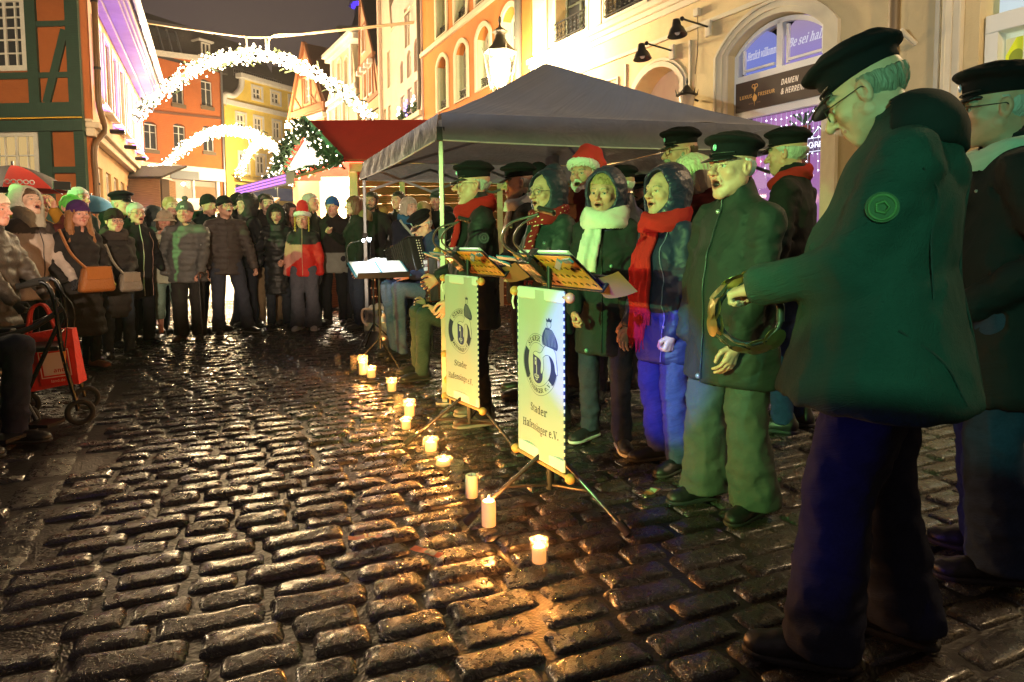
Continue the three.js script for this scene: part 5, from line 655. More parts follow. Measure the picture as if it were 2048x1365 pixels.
// ---------------------------------------------------------------- stage lights outside the frame on the left, behind the photographer's shoulder
{
  const t = thing('stage_light_bar', 'stage light bar on a tripod standing outside the frame', 'stage light', [-2.5, 0, 0.6]); part('tripod_pole', bar([0, 0, 0.12], [0, 1.9, 0.12], 0.02), M.iron, t); for (let k = 0; k < 3; k++) part('tripod_leg', bar([0, 0.7, 0.12], [Math.sin(k * 2.094) * 0.5, 0, 0.12 + Math.cos(k * 2.094) * 0.5], 0.012), M.iron, t); part('cross_bar', bar([-1.9, 1.86, 0], [2.7, 1.86, 0], 0.018), M.iron, t);
  const cans = [[2.6, C(0.24, 1, 0.52), 11, [3.75, 1.1, -2.5], 0.36, 'teal', 0.3, -0.44], [-0.1, GREEN, 105, [3.2, 1.05, -5.2], 0.47, 'choir green', 0.03, -0.40], [0.42, C(1, 0.72, 0.42), 19, [3.0, 1.15, -5], 0.5, 'yellow', 0.04, -0.40], [0.95, BLUE, 170, [3.32, 0.5, -3.93], 0.09, 'blue', -0.15, -0.6], [-0.55, C(0.62, 0.42, 1), 13, [2.6, 0.5, -3.6], 0.24, 'lavender', -0.2, -0.6], [-1.05, C(0.8, 0.92, 1), 170, [3.2, 2.3, -6], 0.4, 'cool white', 0.6, 0.055], [-1.75, BLUE, 22, [3.5, 0.75, -2.5], 0.12, 'second blue', -0.1, -0.6], [1.9, C(1, 0.74, 0.50), 150, [-1.0, 1.2, -9.2], 0.34, 'warm', 0.03, -0.16]];
  for (const [dx, col, cd, to, ang, nm, hiCut, loCut] of cans) {
    const g = new THREE.Group(); g.name = numbered('lamp_can'); g.position.set(dx, 1.75, 0); t.add(g); const dir = V(...to).normalize(), q = new THREE.Quaternion().setFromUnitVectors(V(0, 0, -1), V(to[0] - dx, to[1] - 1.75, to[2]).normalize());
    const can = lathe([[0.001, 0], [0.07, 0.01], [0.08, 0.05], [0.08, 0.2], [0.075, 0.2]], 16); can.rotateX(-Math.PI / 2); const lens = new THREE.CircleGeometry(0.07, 20); lens.rotateY(Math.PI); lens.translate(0, 0, -0.17); can.applyQuaternion(q); lens.applyQuaternion(q); part('can_body', can, M.black, g); part('glowing_lens', lens, glow(col, 10), g);
    const s = new THREE.SpotLight(col, cd, 0, ang, 0.35, 2); const f = V(0, 0, -0.24).applyQuaternion(q); s.position.copy(f); s.target.position.copy(f.clone().add(V(0, 0, -3).applyQuaternion(q))); s.shadow.radius = 0.4; s.castShadow = true; s.name = 'stage_spot'; g.add(s, s.target); if (hiCut !== undefined) { const dh = V(to[0] - dx, 0, to[2]).normalize(), px_ = V(-dh.z, 0, dh.x), mk = (e, up) => { const a = f.clone().addScaledVector(dh, 0.34); a.y = f.y + 0.34 * e + up * 0.12; const gg = new THREE.BoxGeometry(0.34, 0.24, 0.004); gg.applyMatrix4(new THREE.Matrix4().makeBasis(px_, V(0, 1, 0), dh.clone().negate())); return move(gg, a.x, a.y, a.z); }; part('barn_door', mk(hiCut, 1), M.black, g); part('barn_door', mk(loCut, -1), M.black, g); }  // unseen flaps added to cut each beam above and below
  }
}

{ // second stage light beyond the left crowd, outside the frame
  const t = thing('stage_light', 'green stage light on a stand outside the frame beside the left crowd', 'stage light', [-6.6, 0, -3.2]); part('stand_pole', bar([0, 0, 0], [0, 2.5, 0], 0.02), M.iron, t); for (let k = 0; k < 3; k++) part('tripod_leg', bar([0, 0.7, 0], [Math.sin(k * 2.094) * 0.5, 0, Math.cos(k * 2.094) * 0.5], 0.012), M.iron, t);
  const can = lathe([[0.001, 0], [0.07, 0.01], [0.08, 0.05], [0.08, 0.2], [0.075, 0.2]], 16), q = new THREE.Quaternion().setFromUnitVectors(V(0, 1, 0), V(2.6, -0.55, -4.5).normalize()); can.applyQuaternion(q); part('can_body', move(can, 0, 2.5, 0), M.black, t); const lens = new THREE.CircleGeometry(0.07, 20); lens.rotateX(-Math.PI / 2); lens.translate(0, 0.17, 0); lens.applyQuaternion(q); part('glowing_lens', move(lens, 0, 2.5, 0), glow(GREEN, 10), t);
  const s = new THREE.SpotLight(GREEN, 110, 0, 0.29, 0.4, 2), f = V(0, 0.26, 0).applyQuaternion(q); s.position.set(f.x, 2.5 + f.y, f.z); s.target.position.set(f.x + 2.6, 2.5 + f.y - 0.55, f.z - 4.5); s.shadow.radius = 1; s.castShadow = true; s.name = 'stage_spot'; t.add(s, s.target);
}
// ---------------------------------------------------------------- people: signed distance fields meshed with surface nets
const smin = (a, b, k) => { const h = Math.max(k - Math.abs(a - b), 0) / k; return Math.min(a, b) - h * h * k * 0.25; };
const smax = (a, b, k) => -smin(-a, -b, k);
function cap(a, b, ra, rb = ra) { const ax = a[0], ay = a[1], az = a[2], bx_ = b[0] - ax, by = b[1] - ay, bz = b[2] - az, L = bx_ * bx_ + by * by + bz * bz + 1e-9; return (x, y, z) => { const px = x - ax, py = y - ay, pz = z - az; let h = (px * bx_ + py * by + pz * bz) / L; h = h < 0 ? 0 : h > 1 ? 1 : h; const dx = px - bx_ * h, dy = py - by * h, dz = pz - bz * h; return Math.sqrt(dx * dx + dy * dy + dz * dz) - (ra + (rb - ra) * h); }; }
function ell(c, r) { const [cx, cy, cz] = c, [rx, ry, rz] = r; return (x, y, z) => { const px = x - cx, py = y - cy, pz = z - cz; const k0 = Math.hypot(px / rx, py / ry, pz / rz), k1 = Math.hypot(px / (rx * rx), py / (ry * ry), pz / (rz * rz)); return k1 < 1e-6 ? -Math.min(rx, ry, rz) : (k0 * (k0 - 1)) / k1; }; }
// tube of elliptical section between heights y0 < y1: radii [rx, rz] and centre z at both ends
function coneY(y0, y1, r0, r1, c0 = [0, 0], c1 = [0, 0], e = 0.02) { return (x, y, z) => { let t = (y - y0) / (y1 - y0); t = t < 0 ? 0 : t > 1 ? 1 : t; const rx = r0[0] + (r1[0] - r0[0]) * t, rz = r0[1] + (r1[1] - r0[1]) * t, px = (x - c0[0] - (c1[0] - c0[0]) * t) / rx, pz = (z - c0[1] - (c1[1] - c0[1]) * t) / rz, m = Math.min(rx, rz), d = (Math.sqrt(px * px + pz * pz) - 1) * m, v = Math.max(y0 - y, y - y1); return smax(d, v, e); }; }
const union = (l, k) => (x, y, z) => { let d = l[0](x, y, z); for (let i = 1; i < l.length; i++) d = smin(d, l[i](x, y, z), k); return d; };
function netMesh(f, lo, hi, h) { // naive surface nets on a sparse grid
  const nx = Math.ceil((hi[0] - lo[0]) / h) + 1, ny = Math.ceil((hi[1] - lo[1]) / h) + 1, nz = Math.ceil((hi[2] - lo[2]) / h) + 1, S = new Float32Array(nx * ny * nz), B = 4, id = (i, j, k) => (k * ny + j) * nx + i, rad = B * h * 0.87 * 1.25 + 0.012;
  for (let k = 0; k < nz; k += B) for (let j = 0; j < ny; j += B) for (let i = 0; i < nx; i += B) {
    const I = Math.min(i + B, nx), J = Math.min(j + B, ny), K = Math.min(k + B, nz), c = f(lo[0] + ((i + I - 1) / 2) * h, lo[1] + ((j + J - 1) / 2) * h, lo[2] + ((k + K - 1) / 2) * h), skip = Math.abs(c) > rad;
    for (let c3 = k; c3 < K; c3++) for (let c2 = j; c2 < J; c2++) for (let c1 = i; c1 < I; c1++) S[id(c1, c2, c3)] = skip ? c : f(lo[0] + c1 * h, lo[1] + c2 * h, lo[2] + c3 * h);
  }
  const map = new Int32Array(nx * ny * nz).fill(-1), pos = [], idx = [];
  for (let k = 0; k < nz - 1; k++) for (let j = 0; j < ny - 1; j++) for (let i = 0; i < nx - 1; i++) {
    let m = 0; const v = [];
    for (let c = 0; c < 8; c++) { const s = S[id(i + (c & 1), j + ((c >> 1) & 1), k + (c >> 2))]; v.push(s); if (s < 0) m |= 1 << c; }
    if (m === 0 || m === 255) continue;
    let x = 0, y = 0, z = 0, n = 0;
    for (let c = 0; c < 8; c++) for (const b of [1, 2, 4]) { if (c & b) continue; const e = c | b; if ((v[c] < 0) === (v[e] < 0)) continue; const t = v[c] / (v[c] - v[e]); x += (c & 1) + (b === 1 ? t : 0); y += ((c >> 1) & 1) + (b === 2 ? t : 0); z += (c >> 2) + (b === 4 ? t : 0); n++; }
    map[id(i, j, k)] = pos.length / 3; pos.push(lo[0] + (i + x / n) * h, lo[1] + (j + y / n) * h, lo[2] + (k + z / n) * h);
  }
  const quad = (a, b, c, d, flip) => { if (a < 0 || b < 0 || c < 0 || d < 0) return; flip ? idx.push(a, c, b, a, d, c) : idx.push(a, b, c, a, c, d); };
  for (let k = 1; k < nz - 1; k++) for (let j = 1; j < ny - 1; j++) for (let i = 1; i < nx - 1; i++) {
    const s = S[id(i, j, k)] < 0;
    if (s !== S[id(i + 1, j, k)] < 0) quad(map[id(i, j - 1, k - 1)], map[id(i, j, k - 1)], map[id(i, j, k)], map[id(i, j - 1, k)], !s);
    if (s !== S[id(i, j + 1, k)] < 0) quad(map[id(i - 1, j, k - 1)], map[id(i, j, k - 1)], map[id(i, j, k)], map[id(i - 1, j, k)], s);
    if (s !== S[id(i, j, k + 1)] < 0) quad(map[id(i - 1, j - 1, k)], map[id(i, j - 1, k)], map[id(i, j, k)], map[id(i - 1, j, k)], !s);
  }
  const g = new THREE.BufferGeometry(); g.setAttribute('position', new THREE.BufferAttribute(new Float32Array(pos), 3)); g.setIndex(idx); g.computeVertexNormals();
  const uv = new Float32Array((pos.length / 3) * 2); for (let i = 0; i < pos.length / 3; i++) { uv[2 * i] = pos[3 * i] + 0.7 * pos[3 * i + 2]; uv[2 * i + 1] = pos[3 * i + 1] + 0.35 * pos[3 * i + 2] - 0.1 * pos[3 * i]; }
  g.setAttribute('uv', new THREE.BufferAttribute(uv, 2)); return g;
}
function paint(g, fn) { const p = g.attributes.position, c = new Float32Array(p.count * 3); for (let i = 0; i < p.count; i++) { const q = fn(p.getX(i), p.getY(i), p.getZ(i)); c[3 * i] = q[0]; c[3 * i + 1] = q[1]; c[3 * i + 2] = q[2]; } g.setAttribute('color', new THREE.BufferAttribute(c, 3)); return g; }
const joinColored = (l) => mergeGeometries(l.map((g) => { const q = g.clone(); for (const k of Object.keys(q.attributes)) if (!['position', 'normal', 'uv', 'color'].includes(k)) q.deleteAttribute(k); return q; }));
// ---- hands, in their own axes: fingers along +y, palm towards +z, thumb on the +x side
const SKIN = { fair: [0.56, 0.33, 0.235], pink: [0.58, 0.30, 0.225], tan: [0.46, 0.26, 0.17], pale: [0.62, 0.40, 0.30] };
const handCache = {};
function handGeo(curl, fine) {
  const key = curl + (fine ? 'f' : ''); if (handCache[key]) return handCache[key];
  const bend = { relaxed: [0.35, 0.45, 0.3], flat: [0.08, 0.12, 0.1], grip: [1.25, 1.45, 0.8], fist: [1.4, 1.6, 0.9] }[curl], l = [], pr = [];
  pr.push(cap([-0.022, 0.02, 0], [-0.028, 0.078, 0.0], 0.014, 0.0125), cap([0, 0.015, 0], [0.0, 0.085, -0.002], 0.0155, 0.013), cap([0.02, 0.02, 0], [0.028, 0.08, 0], 0.0155, 0.0135), cap([0, -0.05, 0], [0, 0.02, 0], 0.024, 0.022));
  const F = [[-0.034, 0.078, 0.056, 0.0072], [-0.012, 0.088, 0.072, 0.0082], [0.011, 0.09, 0.078, 0.0086], [0.033, 0.084, 0.07, 0.0084]];
  for (const [fx, fy, len, r] of F) { let p = [fx, fy, 0], a = 0; const seg = [0.45, 0.31, 0.24], chain = []; for (let s = 0; s < 3; s++) { a += bend[s]; const q = [p[0] + fx * 0.06, p[1] + Math.cos(a) * len * seg[s], p[2] + Math.sin(a) * len * seg[s]]; chain.push(cap(p, q, r * (1.08 - s * 0.08), r * (1 - s * 0.1))); p = q; } l.push(union(chain, 0.004)); }
  const th = curl === 'flat' || curl === 'relaxed' ? [[0.03, 0.022, 0.004], [0.058, 0.052, 0.014], [0.064, 0.082, 0.02], [0.062, 0.104, 0.022]] : [[0.03, 0.022, 0.006], [0.054, 0.05, 0.024], [0.04, 0.078, 0.04], [0.018, 0.09, 0.046]];
  l.push(union([cap(th[0], th[1], 0.0145, 0.0115), cap(th[1], th[2], 0.0108, 0.0095), cap(th[2], th[3], 0.0092, 0.008)], 0.005));
  const palm = union(pr, 0.02), f = (x, y, z) => { let d = palm(x, y, z); for (const q of l) d = smin(d, q(x, y, z), 0.007); return d; };
  return (handCache[key] = netMesh(f, [-0.075, -0.09, -0.05], [0.095, 0.19, 0.12], fine ? 0.0038 : 0.006));
}
// ---- head, own axes: origin at eye level between the ears, face towards +z
function headParts(o, cell) {
  const m = o.mouth || 0, fat = o.fat || 0, nose = o.nose || 1, jaw = 0.022 * m, fem = o.fem ? 1 : 0, k = o.seed || 0;
  const skull = union([ell([0, 0.036, -0.012], [0.0765, 0.083, 0.097]), ell([0, -0.028, 0.028], [0.062 + fat * 0.004, 0.08, 0.064])], 0.03);
  const lower = union([cap([-0.05 - fat * 0.004, -0.05, 0.008], [-0.012, -0.094 - jaw, 0.064], 0.022 + fat * 0.004, 0.019 - fem * 0.002), cap([0.05 + fat * 0.004, -0.05, 0.008], [0.012, -0.094 - jaw, 0.064], 0.022 + fat * 0.004, 0.019 - fem * 0.002), ell([0, -0.097 - jaw, 0.068], [0.021, 0.016, 0.017])], 0.018);
  const soft = [ell([-0.042, -0.022, 0.062], [0.024, 0.022, 0.02]), ell([0.042, -0.022, 0.062], [0.024, 0.022, 0.02]), cap([-0.036, 0.026, 0.078], [0.036, 0.026, 0.078], 0.0135 - fem * 0.002, 0.0135 - fem * 0.002), ell([0, -0.064, 0.082], [0.025, 0.024, 0.0125])];
  const sharp = [cap([0, 0.016, 0.088], [0, -0.027, 0.111 + 0.006 * nose], 0.0085, 0.0118 * nose), ell([-0.0125, -0.031, 0.1], [0.0085, 0.0078, 0.011]), ell([0.0125, -0.031, 0.1], [0.0085, 0.0078, 0.011]), ell([0, -0.029, 0.112 + 0.006 * nose], [0.0125 * nose, 0.011, 0.0105])];
  const lips = union([cap([-0.024, -0.0605 - 0.001, 0.083], [-0.006, -0.0565, 0.0945], 0.004, 0.005), cap([0.024, -0.0605 - 0.001, 0.083], [0.006, -0.0565, 0.0945], 0.004, 0.005), cap([-0.022, -0.064 - jaw * 0.8, 0.084], [0, -0.0695 - jaw, 0.093], 0.004, 0.0058), cap([0.022, -0.064 - jaw * 0.8, 0.084], [0, -0.0695 - jaw, 0.093], 0.004, 0.0058)], 0.005);
  const sock = [ell([-0.033, 0.004, 0.098], [0.019, 0.0125, 0.017]), ell([0.033, 0.004, 0.098], [0.019, 0.0125, 0.017])], lids = [-1, 1].flatMap((s) => [cap([s * 0.02, 0.0085, 0.0855], [s * 0.046, 0.0075, 0.0795], 0.0046, 0.0042), cap([s * 0.02, -0.0065, 0.085], [s * 0.045, -0.006, 0.079], 0.0036, 0.0034)]);
  const open = ell([0, -0.0635 - jaw * 0.5, 0.1], [0.0185 + 0.003 * m, 0.0035 + 0.0135 * m, 0.034]), folds = [-1, 1].map((s) => cap([s * 0.021, -0.03, 0.094], [s * 0.037, -0.066, 0.081], 0.0035, 0.003)), ears = [-1, 1].flatMap((s) => [ell([s * 0.079, -0.006, -0.006], [0.0085, 0.031, 0.0185]), ell([s * 0.083, 0.004, -0.012], [0.0075, 0.022, 0.013])]), hollow = [-1, 1].map((s) => ell([s * 0.088, -0.002, -0.002], [0.008, 0.017, 0.009]));
  const neck = cap([0, -0.07, -0.022], [0, -0.2, -0.05], 0.054 - fem * 0.008 + fat * 0.004, 0.058 - fem * 0.008);
  const f = (x, y, z) => {
    let d = smin(skull(x, y, z), lower(x, y, z), 0.028); for (const q of soft) d = smin(d, q(x, y, z), 0.018);
    for (const q of sock) d = smax(d, -q(x, y, z), 0.012); for (const q of sharp) d = smin(d, q(x, y, z), 0.009); for (const q of lids) d = smin(d, q(x, y, z), 0.004);
    d = smin(d, lips(x, y, z), 0.006); for (const q of folds) d = smax(d, -q(x, y, z), 0.008); if (m > 0.05) d = smax(d, -open(x, y, z), 0.004);
    for (const q of ears) d = smin(d, q(x, y, z), 0.006); for (const q of hollow) d = smax(d, -q(x, y, z), 0.004); d = smin(d, neck(x, y, z), 0.03);
    return d + 0.0012 * n3(x * 70 + k, y * 90, z * 70);
  };
  const g = netMesh(f, [-0.1, -0.235, -0.125], [0.1, 0.13, 0.14], cell), s = SKIN[o.skin || 'pink'], hc = o.browC || [0.2, 0.17, 0.13];
  paint(g, (x, y, z) => {
    let r = 1 + 0.10 * n3(x * 30 + k, y * 30, z * 30), c = [s[0] * r, s[1] * r, s[2] * r];
    const red = Math.exp(-((Math.abs(x) - 0.04) ** 2 / 0.0005 + (y + 0.028) ** 2 / 0.0006)) * (z > 0.03 ? 1 : 0) * 0.4 + Math.exp(-(x * x / 0.0002 + (y + 0.028) ** 2 / 0.0003)) * (z > 0.09 ? 0.45 : 0) + (Math.abs(x) > 0.074 ? 0.35 : 0); c = [c[0] * (1 + red * 0.06), c[1] * (1 - red * 0.32), c[2] * (1 - red * 0.36)];
    if (z > 0.08 && lips(x, y, z) < 0.0022) c = [s[0] * (fem ? 0.72 : 0.76), s[1] * 0.42, s[2] * 0.44];
    if (m > 0.05 && z > 0.05 && open(x, y, z) < 0.0022) c = z > 0.083 ? [0.2, 0.05, 0.045] : [0.035, 0.008, 0.008];
    for (const q of folds) if (q(x, y, z) < 0.003) c = c.map((v) => v * 0.82);
    if (z > 0.06 && Math.abs(y - 0.0285 + Math.abs(Math.abs(x) - 0.034) * 0.22) < (fem ? 0.0026 : 0.0042) && Math.abs(x) > 0.015 && Math.abs(x) < 0.054) c = hc; if (z > 0.06 && Math.abs(y - 0.0052) < 0.0022 && Math.abs(Math.abs(x) - 0.033) < 0.014) c = [c[0] * 0.4, c[1] * 0.35, c[2] * 0.35];
    if (o.stubble && y < -0.04 && z > -0.01 && y > -0.125) c = c.map((v, i) => v * (0.72 + 0.04 * i));
    return c;
  });
  return g;
}
const eyeMat = std(C(1, 1, 1), 0.15, { vertexColors: true });
function eyeGeo(look = 0) { return [-1, 1].map((s) => { const g = new THREE.SphereGeometry(0.0118, 14, 10); g.rotateX(Math.PI / 2); paint(g, (x, y, z) => { const r = Math.hypot(x - look * 0.004, y); return z > 0 && r < 0.0026 ? [0.01, 0.01, 0.012] : z > 0 && r < 0.0055 ? [0.05, 0.055, 0.06] : [0.46, 0.42, 0.39]; }); g.translate(s * 0.033, 0.0012, 0.0765); return g; }); }
const hairMats = {}; const hairMat = (c) => hairMats[c] || (hairMats[c] = std(C(...c), 0.55, { bumpMap: rep(T.grain, 3, 0.6), bumpScale: 0.006 }));
const strands = (x, y, z, k) => 0.0032 * n3(x * 130 + k, y * 22, z * 130) + 0.004 * n3(x * 45 + k, y * 12, z * 45);
function hairGeo(t, k, cell, hat) {
  const shell = ell([0, 0.036, -0.014], [0.0885, 0.094, 0.108]);
  const front = (x, y, z) => z - 0.055 + Math.max(0, 0.055 - y) * 0.75 + 0.01 * n3(x * 60, k, y * 40); // behind the face
  const T2 = {
    short: [(x, y, z) => smax(shell(x, y, z), Math.max(y > 0.05 ? z - 0.085 - (y - 0.05) * 0.3 : front(x, y, z), -0.075 - y + Math.max(0, z) * 0.9), 0.012), [-0.11, -0.1, -0.14], [0.11, 0.15, 0.12]],
    sides: [(x, y, z) => smax(ell([0, 0.03, -0.013], [0.0798, 0.086, 0.1012])(x, y, z), Math.max(z + 0.005 - 0.3 * Math.min(0.03, Math.max(0, y)), -0.056 - y, y - 0.075), 0.01), [-0.1, -0.1, -0.14], [0.1, 0.13, 0.1]],
    bob: [(x, y, z) => { const b = smin(ell([0, 0.036, -0.012], [0.098, 0.098, 0.114])(x, y, z), smax(ell([0, -0.05, -0.02], [0.108, 0.12, 0.1])(x, y, z), -ell([0, -0.06, 0.06], [0.064, 0.12, 0.09])(x, y, z), 0.02), 0.03); return smax(smax(b, (y < 0.042 ? Math.min(z - 0.045 + 0, 0.068 - Math.abs(x)) : z - 0.11), 0.012), -0.125 - y, 0.02); }, [-0.125, -0.15, -0.14], [0.125, 0.15, 0.12]],
    long: [(x, y, z) => { const b = smin(ell([0, 0.036, -0.012], [0.096, 0.096, 0.112])(x, y, z), smax(union([cap([-0.07, 0.0, -0.01], [-0.1, -0.27, 0.02], 0.036, 0.034), cap([0.07, 0, -0.01], [0.1, -0.27, 0.02], 0.036, 0.034), ell([0, -0.12, -0.07], [0.1, 0.17, 0.05])], 0.04)(x, y, z), -ell([0, -0.04, 0.07], [0.062, 0.12, 0.08])(x, y, z), 0.015), 0.03); return smax(b, (y < 0.045 ? Math.min(z - 0.05, 0.064 - Math.abs(x)) : z - 0.1), 0.012); }, [-0.15, -0.32, -0.14], [0.15, 0.15, 0.12]],
  }[t];
  return netMesh((x, y, z) => (hat ? smax(T2[0](x, y, z), y - (hat === 'hood' ? 0.14 : 0.036) - 0.1 * z, 0.006) : T2[0](x, y, z)) + 1.6 * strands(x, y, z, k), T2[1], T2[2], cell);
}
function hatParts(g, h, cell, k) { // returns nothing; adds hat parts to the head group
  const c = h.c || [0.007, 0.007, 0.010], mat = phys(C(...c), h.rough || 0.9, { specularIntensity: 0.3, bumpMap: rep(T.weave, 9), bumpScale: 0.0012 });
  if (h.t === 'cap') { // skipper's cap: band, soft overhanging crown, short peak, cord, badge
    const hat = new THREE.Group(); hat.name = 'skipper_cap'; hat.position.set(0, 0.052, -0.006); hat.rotation.x = h.tilt ?? 0.06; g.add(hat);
    const band = coneY(-0.008, 0.042, [0.083, 0.102], [0.086, 0.104], [0, -0.002], [0, -0.002], 0.01), crown = union([ell([0, 0.056, -0.002], [0.112, 0.030, 0.132]), ell([0, 0.075, -0.02], [0.085, 0.026, 0.09])], 0.03);
    part('crown', netMesh((x, y, z) => smin(band(x, y, z), crown(x, y - z * 0.1, z) + 0.0035 * n3(x * 22 + k, y * 22, z * 22) + 0.0015 * n3(x * 50 + k, y * 50, z * 50), 0.012), [-0.135, -0.03, -0.155], [0.135, 0.13, 0.155], cell), mat, hat);
    const peak = (x, y, z) => { const q = Math.hypot(x / 0.088, (z - 0.055) / 0.098) - 1, s = -0.004 - 0.42 * Math.max(0, z - 0.085) - 2.2 * x * x; return smax(smax(q * 0.08, Math.abs(y - s) - 0.0042, 0.004), 0.082 - z - 0.9 * x * x * 3, 0.004); };
    part('peak', netMesh(peak, [-0.1, -0.07, 0.04], [0.1, 0.03, 0.17], Math.min(cell, 0.0045)), std(C(0.01, 0.01, 0.012), 0.35), hat);
    const cord = []; for (let i = 0; i <= 12; i++) { const a = -0.9 + (1.8 * i) / 12; cord.push([Math.sin(a) * 0.089, 0.006, Math.cos(a) * 0.106]); } part('cord', tube(cord, 0.0035, 24, 6), M.black, hat);
    if (h.badge) part('badge', move(new THREE.SphereGeometry(0.011, 10, 8).scale(1, 1.25, 0.4), h.bx || 0, 0.03, 0.108), std(C(...h.badge), 0.3, { metalness: 0.3 }), hat); if (h.braid) part('gold_braid', tube(cord.map((p) => [p[0] * 1.01, 0.026, p[2] * 1.01]), 0.008, 24, 6), M.gold, hat);
  } else if (h.t === 'beanie') {
    const r = h.r || 1, f = (x, y, z) => { const a = Math.atan2(x, z + 0.01), rib = 0.0018 * Math.sin(a * 44), b = ell([0, 0.045, -0.016], [0.0905 * r, 0.1 * r, 0.11 * r])(x, y, z), ed = -y + 0.028 + 0.42 * z * 0.6 - 0.02; return smin(smax(b, ed, 0.01), smax(Math.abs(b) - 0.007, Math.abs(ed + 0.018) - 0.021, 0.008), 0.006) + rib + 0.003 * n3(x * 25 + k, y * 25, z * 25); };
    part('knit_hat', netMesh(f, [-0.125, -0.07, -0.15], [0.125, 0.175, 0.13], cell), mat, g); if (h.pom) part('pompom', netMesh((x, y, z) => ell([0, 0.165, -0.02], [0.034, 0.032, 0.034])(x, y, z) + 0.008 * n3(x * 110, y * 110, z * 110), [-0.05, 0.12, -0.07], [0.05, 0.21, 0.03], 0.006), mat, g); if (h.patch) part('patch', bx(-0.02, 0.02, 0.045, 0.075, 0.094, 0.1, 0.002), std(C(...h.patch), 0.6), g);
  } else if (h.t === 'brim') {
    const f = (x, y, z) => { const b = smax(ell([0, 0.04, -0.012], [0.095, 0.1, 0.112])(x, y, z), 0.035 - y, 0.01), a = Math.hypot(x / 0.13, (z + 0.01) / 0.145), br = smax(Math.abs(y - 0.048 + 0.05 * a * a) - 0.007, (a - 1) * 0.13, 0.006); return smin(b, br, 0.015) + 0.003 * Math.sin(y * 420) + 0.002 * n3(x * 40, y * 40, z * 40); };
    part('knit_hat', netMesh(f, [-0.15, -0.03, -0.17], [0.15, 0.17, 0.15], cell), mat, g);
  } else if (h.t === 'santa') {
    const side = h.side || 1, pts = h.up ? [[0, 0.1, -0.01], [0, 0.17, -0.015], [0.0, 0.2, -0.02]] : [[0, 0.1, -0.01], [0.02 * side, 0.155, -0.03], [0.07 * side, 0.15, -0.06], [0.105 * side, 0.075, -0.075], [0.112 * side, 0.01, -0.075]], rs = h.up ? [0.082, 0.07, 0.062] : [0.084, 0.062, 0.044, 0.03, 0.02];
    const l = []; for (let i = 0; i < pts.length - 1; i++) l.push(cap(pts[i], pts[i + 1], rs[i], rs[i + 1])); const u = union(l, 0.03); part('red_cone', netMesh((x, y, z) => smax(u(x, y, z), 0.06 - y - (h.up ? 0 : Math.max(0, Math.abs(x) - 0.07) * 6), 0.01) + 0.003 * n3(x * 30, y * 30, z * 30), [-0.16, -0.03, -0.14], [0.16, 0.28, 0.12], cell), std(C(0.55, 0.02, 0.02), 0.85), g);
    part('fur_band', netMesh((x, y, z) => { const q = Math.hypot(x / 0.092, (z + 0.012) / 0.11), d = Math.hypot((q - 1) * 0.095, (y - 0.066 - z * 0.14) * 0.72) - 0.021; return d + 0.006 * n3(x * 85, y * 85, z * 85); }, [-0.13, 0.0, -0.155], [0.13, 0.13, 0.135], cell), std(C(0.72, 0.72, 0.7), 0.95), g); if (!h.up) part('pompom', netMesh((x, y, z) => ell([0.113 * side, -0.02, -0.075], [0.03, 0.03, 0.03])(x, y, z) + 0.007 * n3(x * 100, y * 100, z * 100), [0.113 * side - 0.05, -0.07, -0.12], [0.113 * side + 0.05, 0.03, -0.03], 0.006), std(C(0.72, 0.72, 0.7), 0.95), g);
    if (h.braids) for (const s of [-1, 1]) part('braid', [...Array(9)].map((_, i) => ball(s * (0.085 + 0.004 * (i % 2)), 0.03 - i * 0.022, 0.05, 0.012, 8, 6)), std(C(0.5, 0.34, 0.05), 0.8), g);
  } else if (h.t === 'hood') { // raised hood of a jacket
    const big = h.big || 1, pk = h.peak || 0, out = union([ell([0, 0.035, -0.03], [0.118 * big, 0.118 * big, 0.135 * big]), ell([0, -0.06, -0.03], [0.115 * big, 0.12, 0.11 * big]), cap([0, -0.12, -0.04], [0, -0.18, -0.03], 0.1, 0.11), ell([0, 0.1 + pk * 0.04, -0.06 - pk * 0.03], [0.05, 0.05, 0.06])], 0.05), inn = union([ell([0, 0.012, 0.03], [0.084, 0.106, 0.12]), cap([0, -0.02, 0.08], [0, -0.05, 0.22], 0.08, 0.1)], 0.04);
    const fr = h.fur ? 0.018 : 0; part('hood', netMesh((x, y, z) => smax(smax(out(x, y, z) + 0.006 * n3(x * 18 + k, y * 26, z * 18) + 0.003 * n3(x * 50 + k, y * 60, z * 50), -inn(x, y, z), 0.02), z - 0.085 + 0.10 * Math.max(0, -y) - 0.25 * Math.max(0, y - 0.06) * -1, 0.02), [-0.15, -0.25, -0.2], [0.15, 0.2, 0.14], Math.max(cell, 0.006)), h.mat || std(C(...c), h.rough || 0.6, { bumpMap: rep(T.crumple, 5), bumpScale: 0.003 }), g);
    if (fr) part('fur_trim', netMesh((x, y, z) => Math.hypot(Math.hypot(x / 0.098, (y - 0.005) / 0.125) * 0.11 - 0.11, z - 0.075 + 0.2 * Math.max(0, -y)) - 0.028 + 0.014 * n3(x * 90, y * 90, z * 90), [-0.16, -0.18, 0.0], [0.16, 0.18, 0.14], 0.006), std(C(...h.fur), 0.95), g);
  }
}
const lensMat = phys(C(1, 1, 1), 0.03, { transmission: 1, thickness: 0, ior: 1.5 });
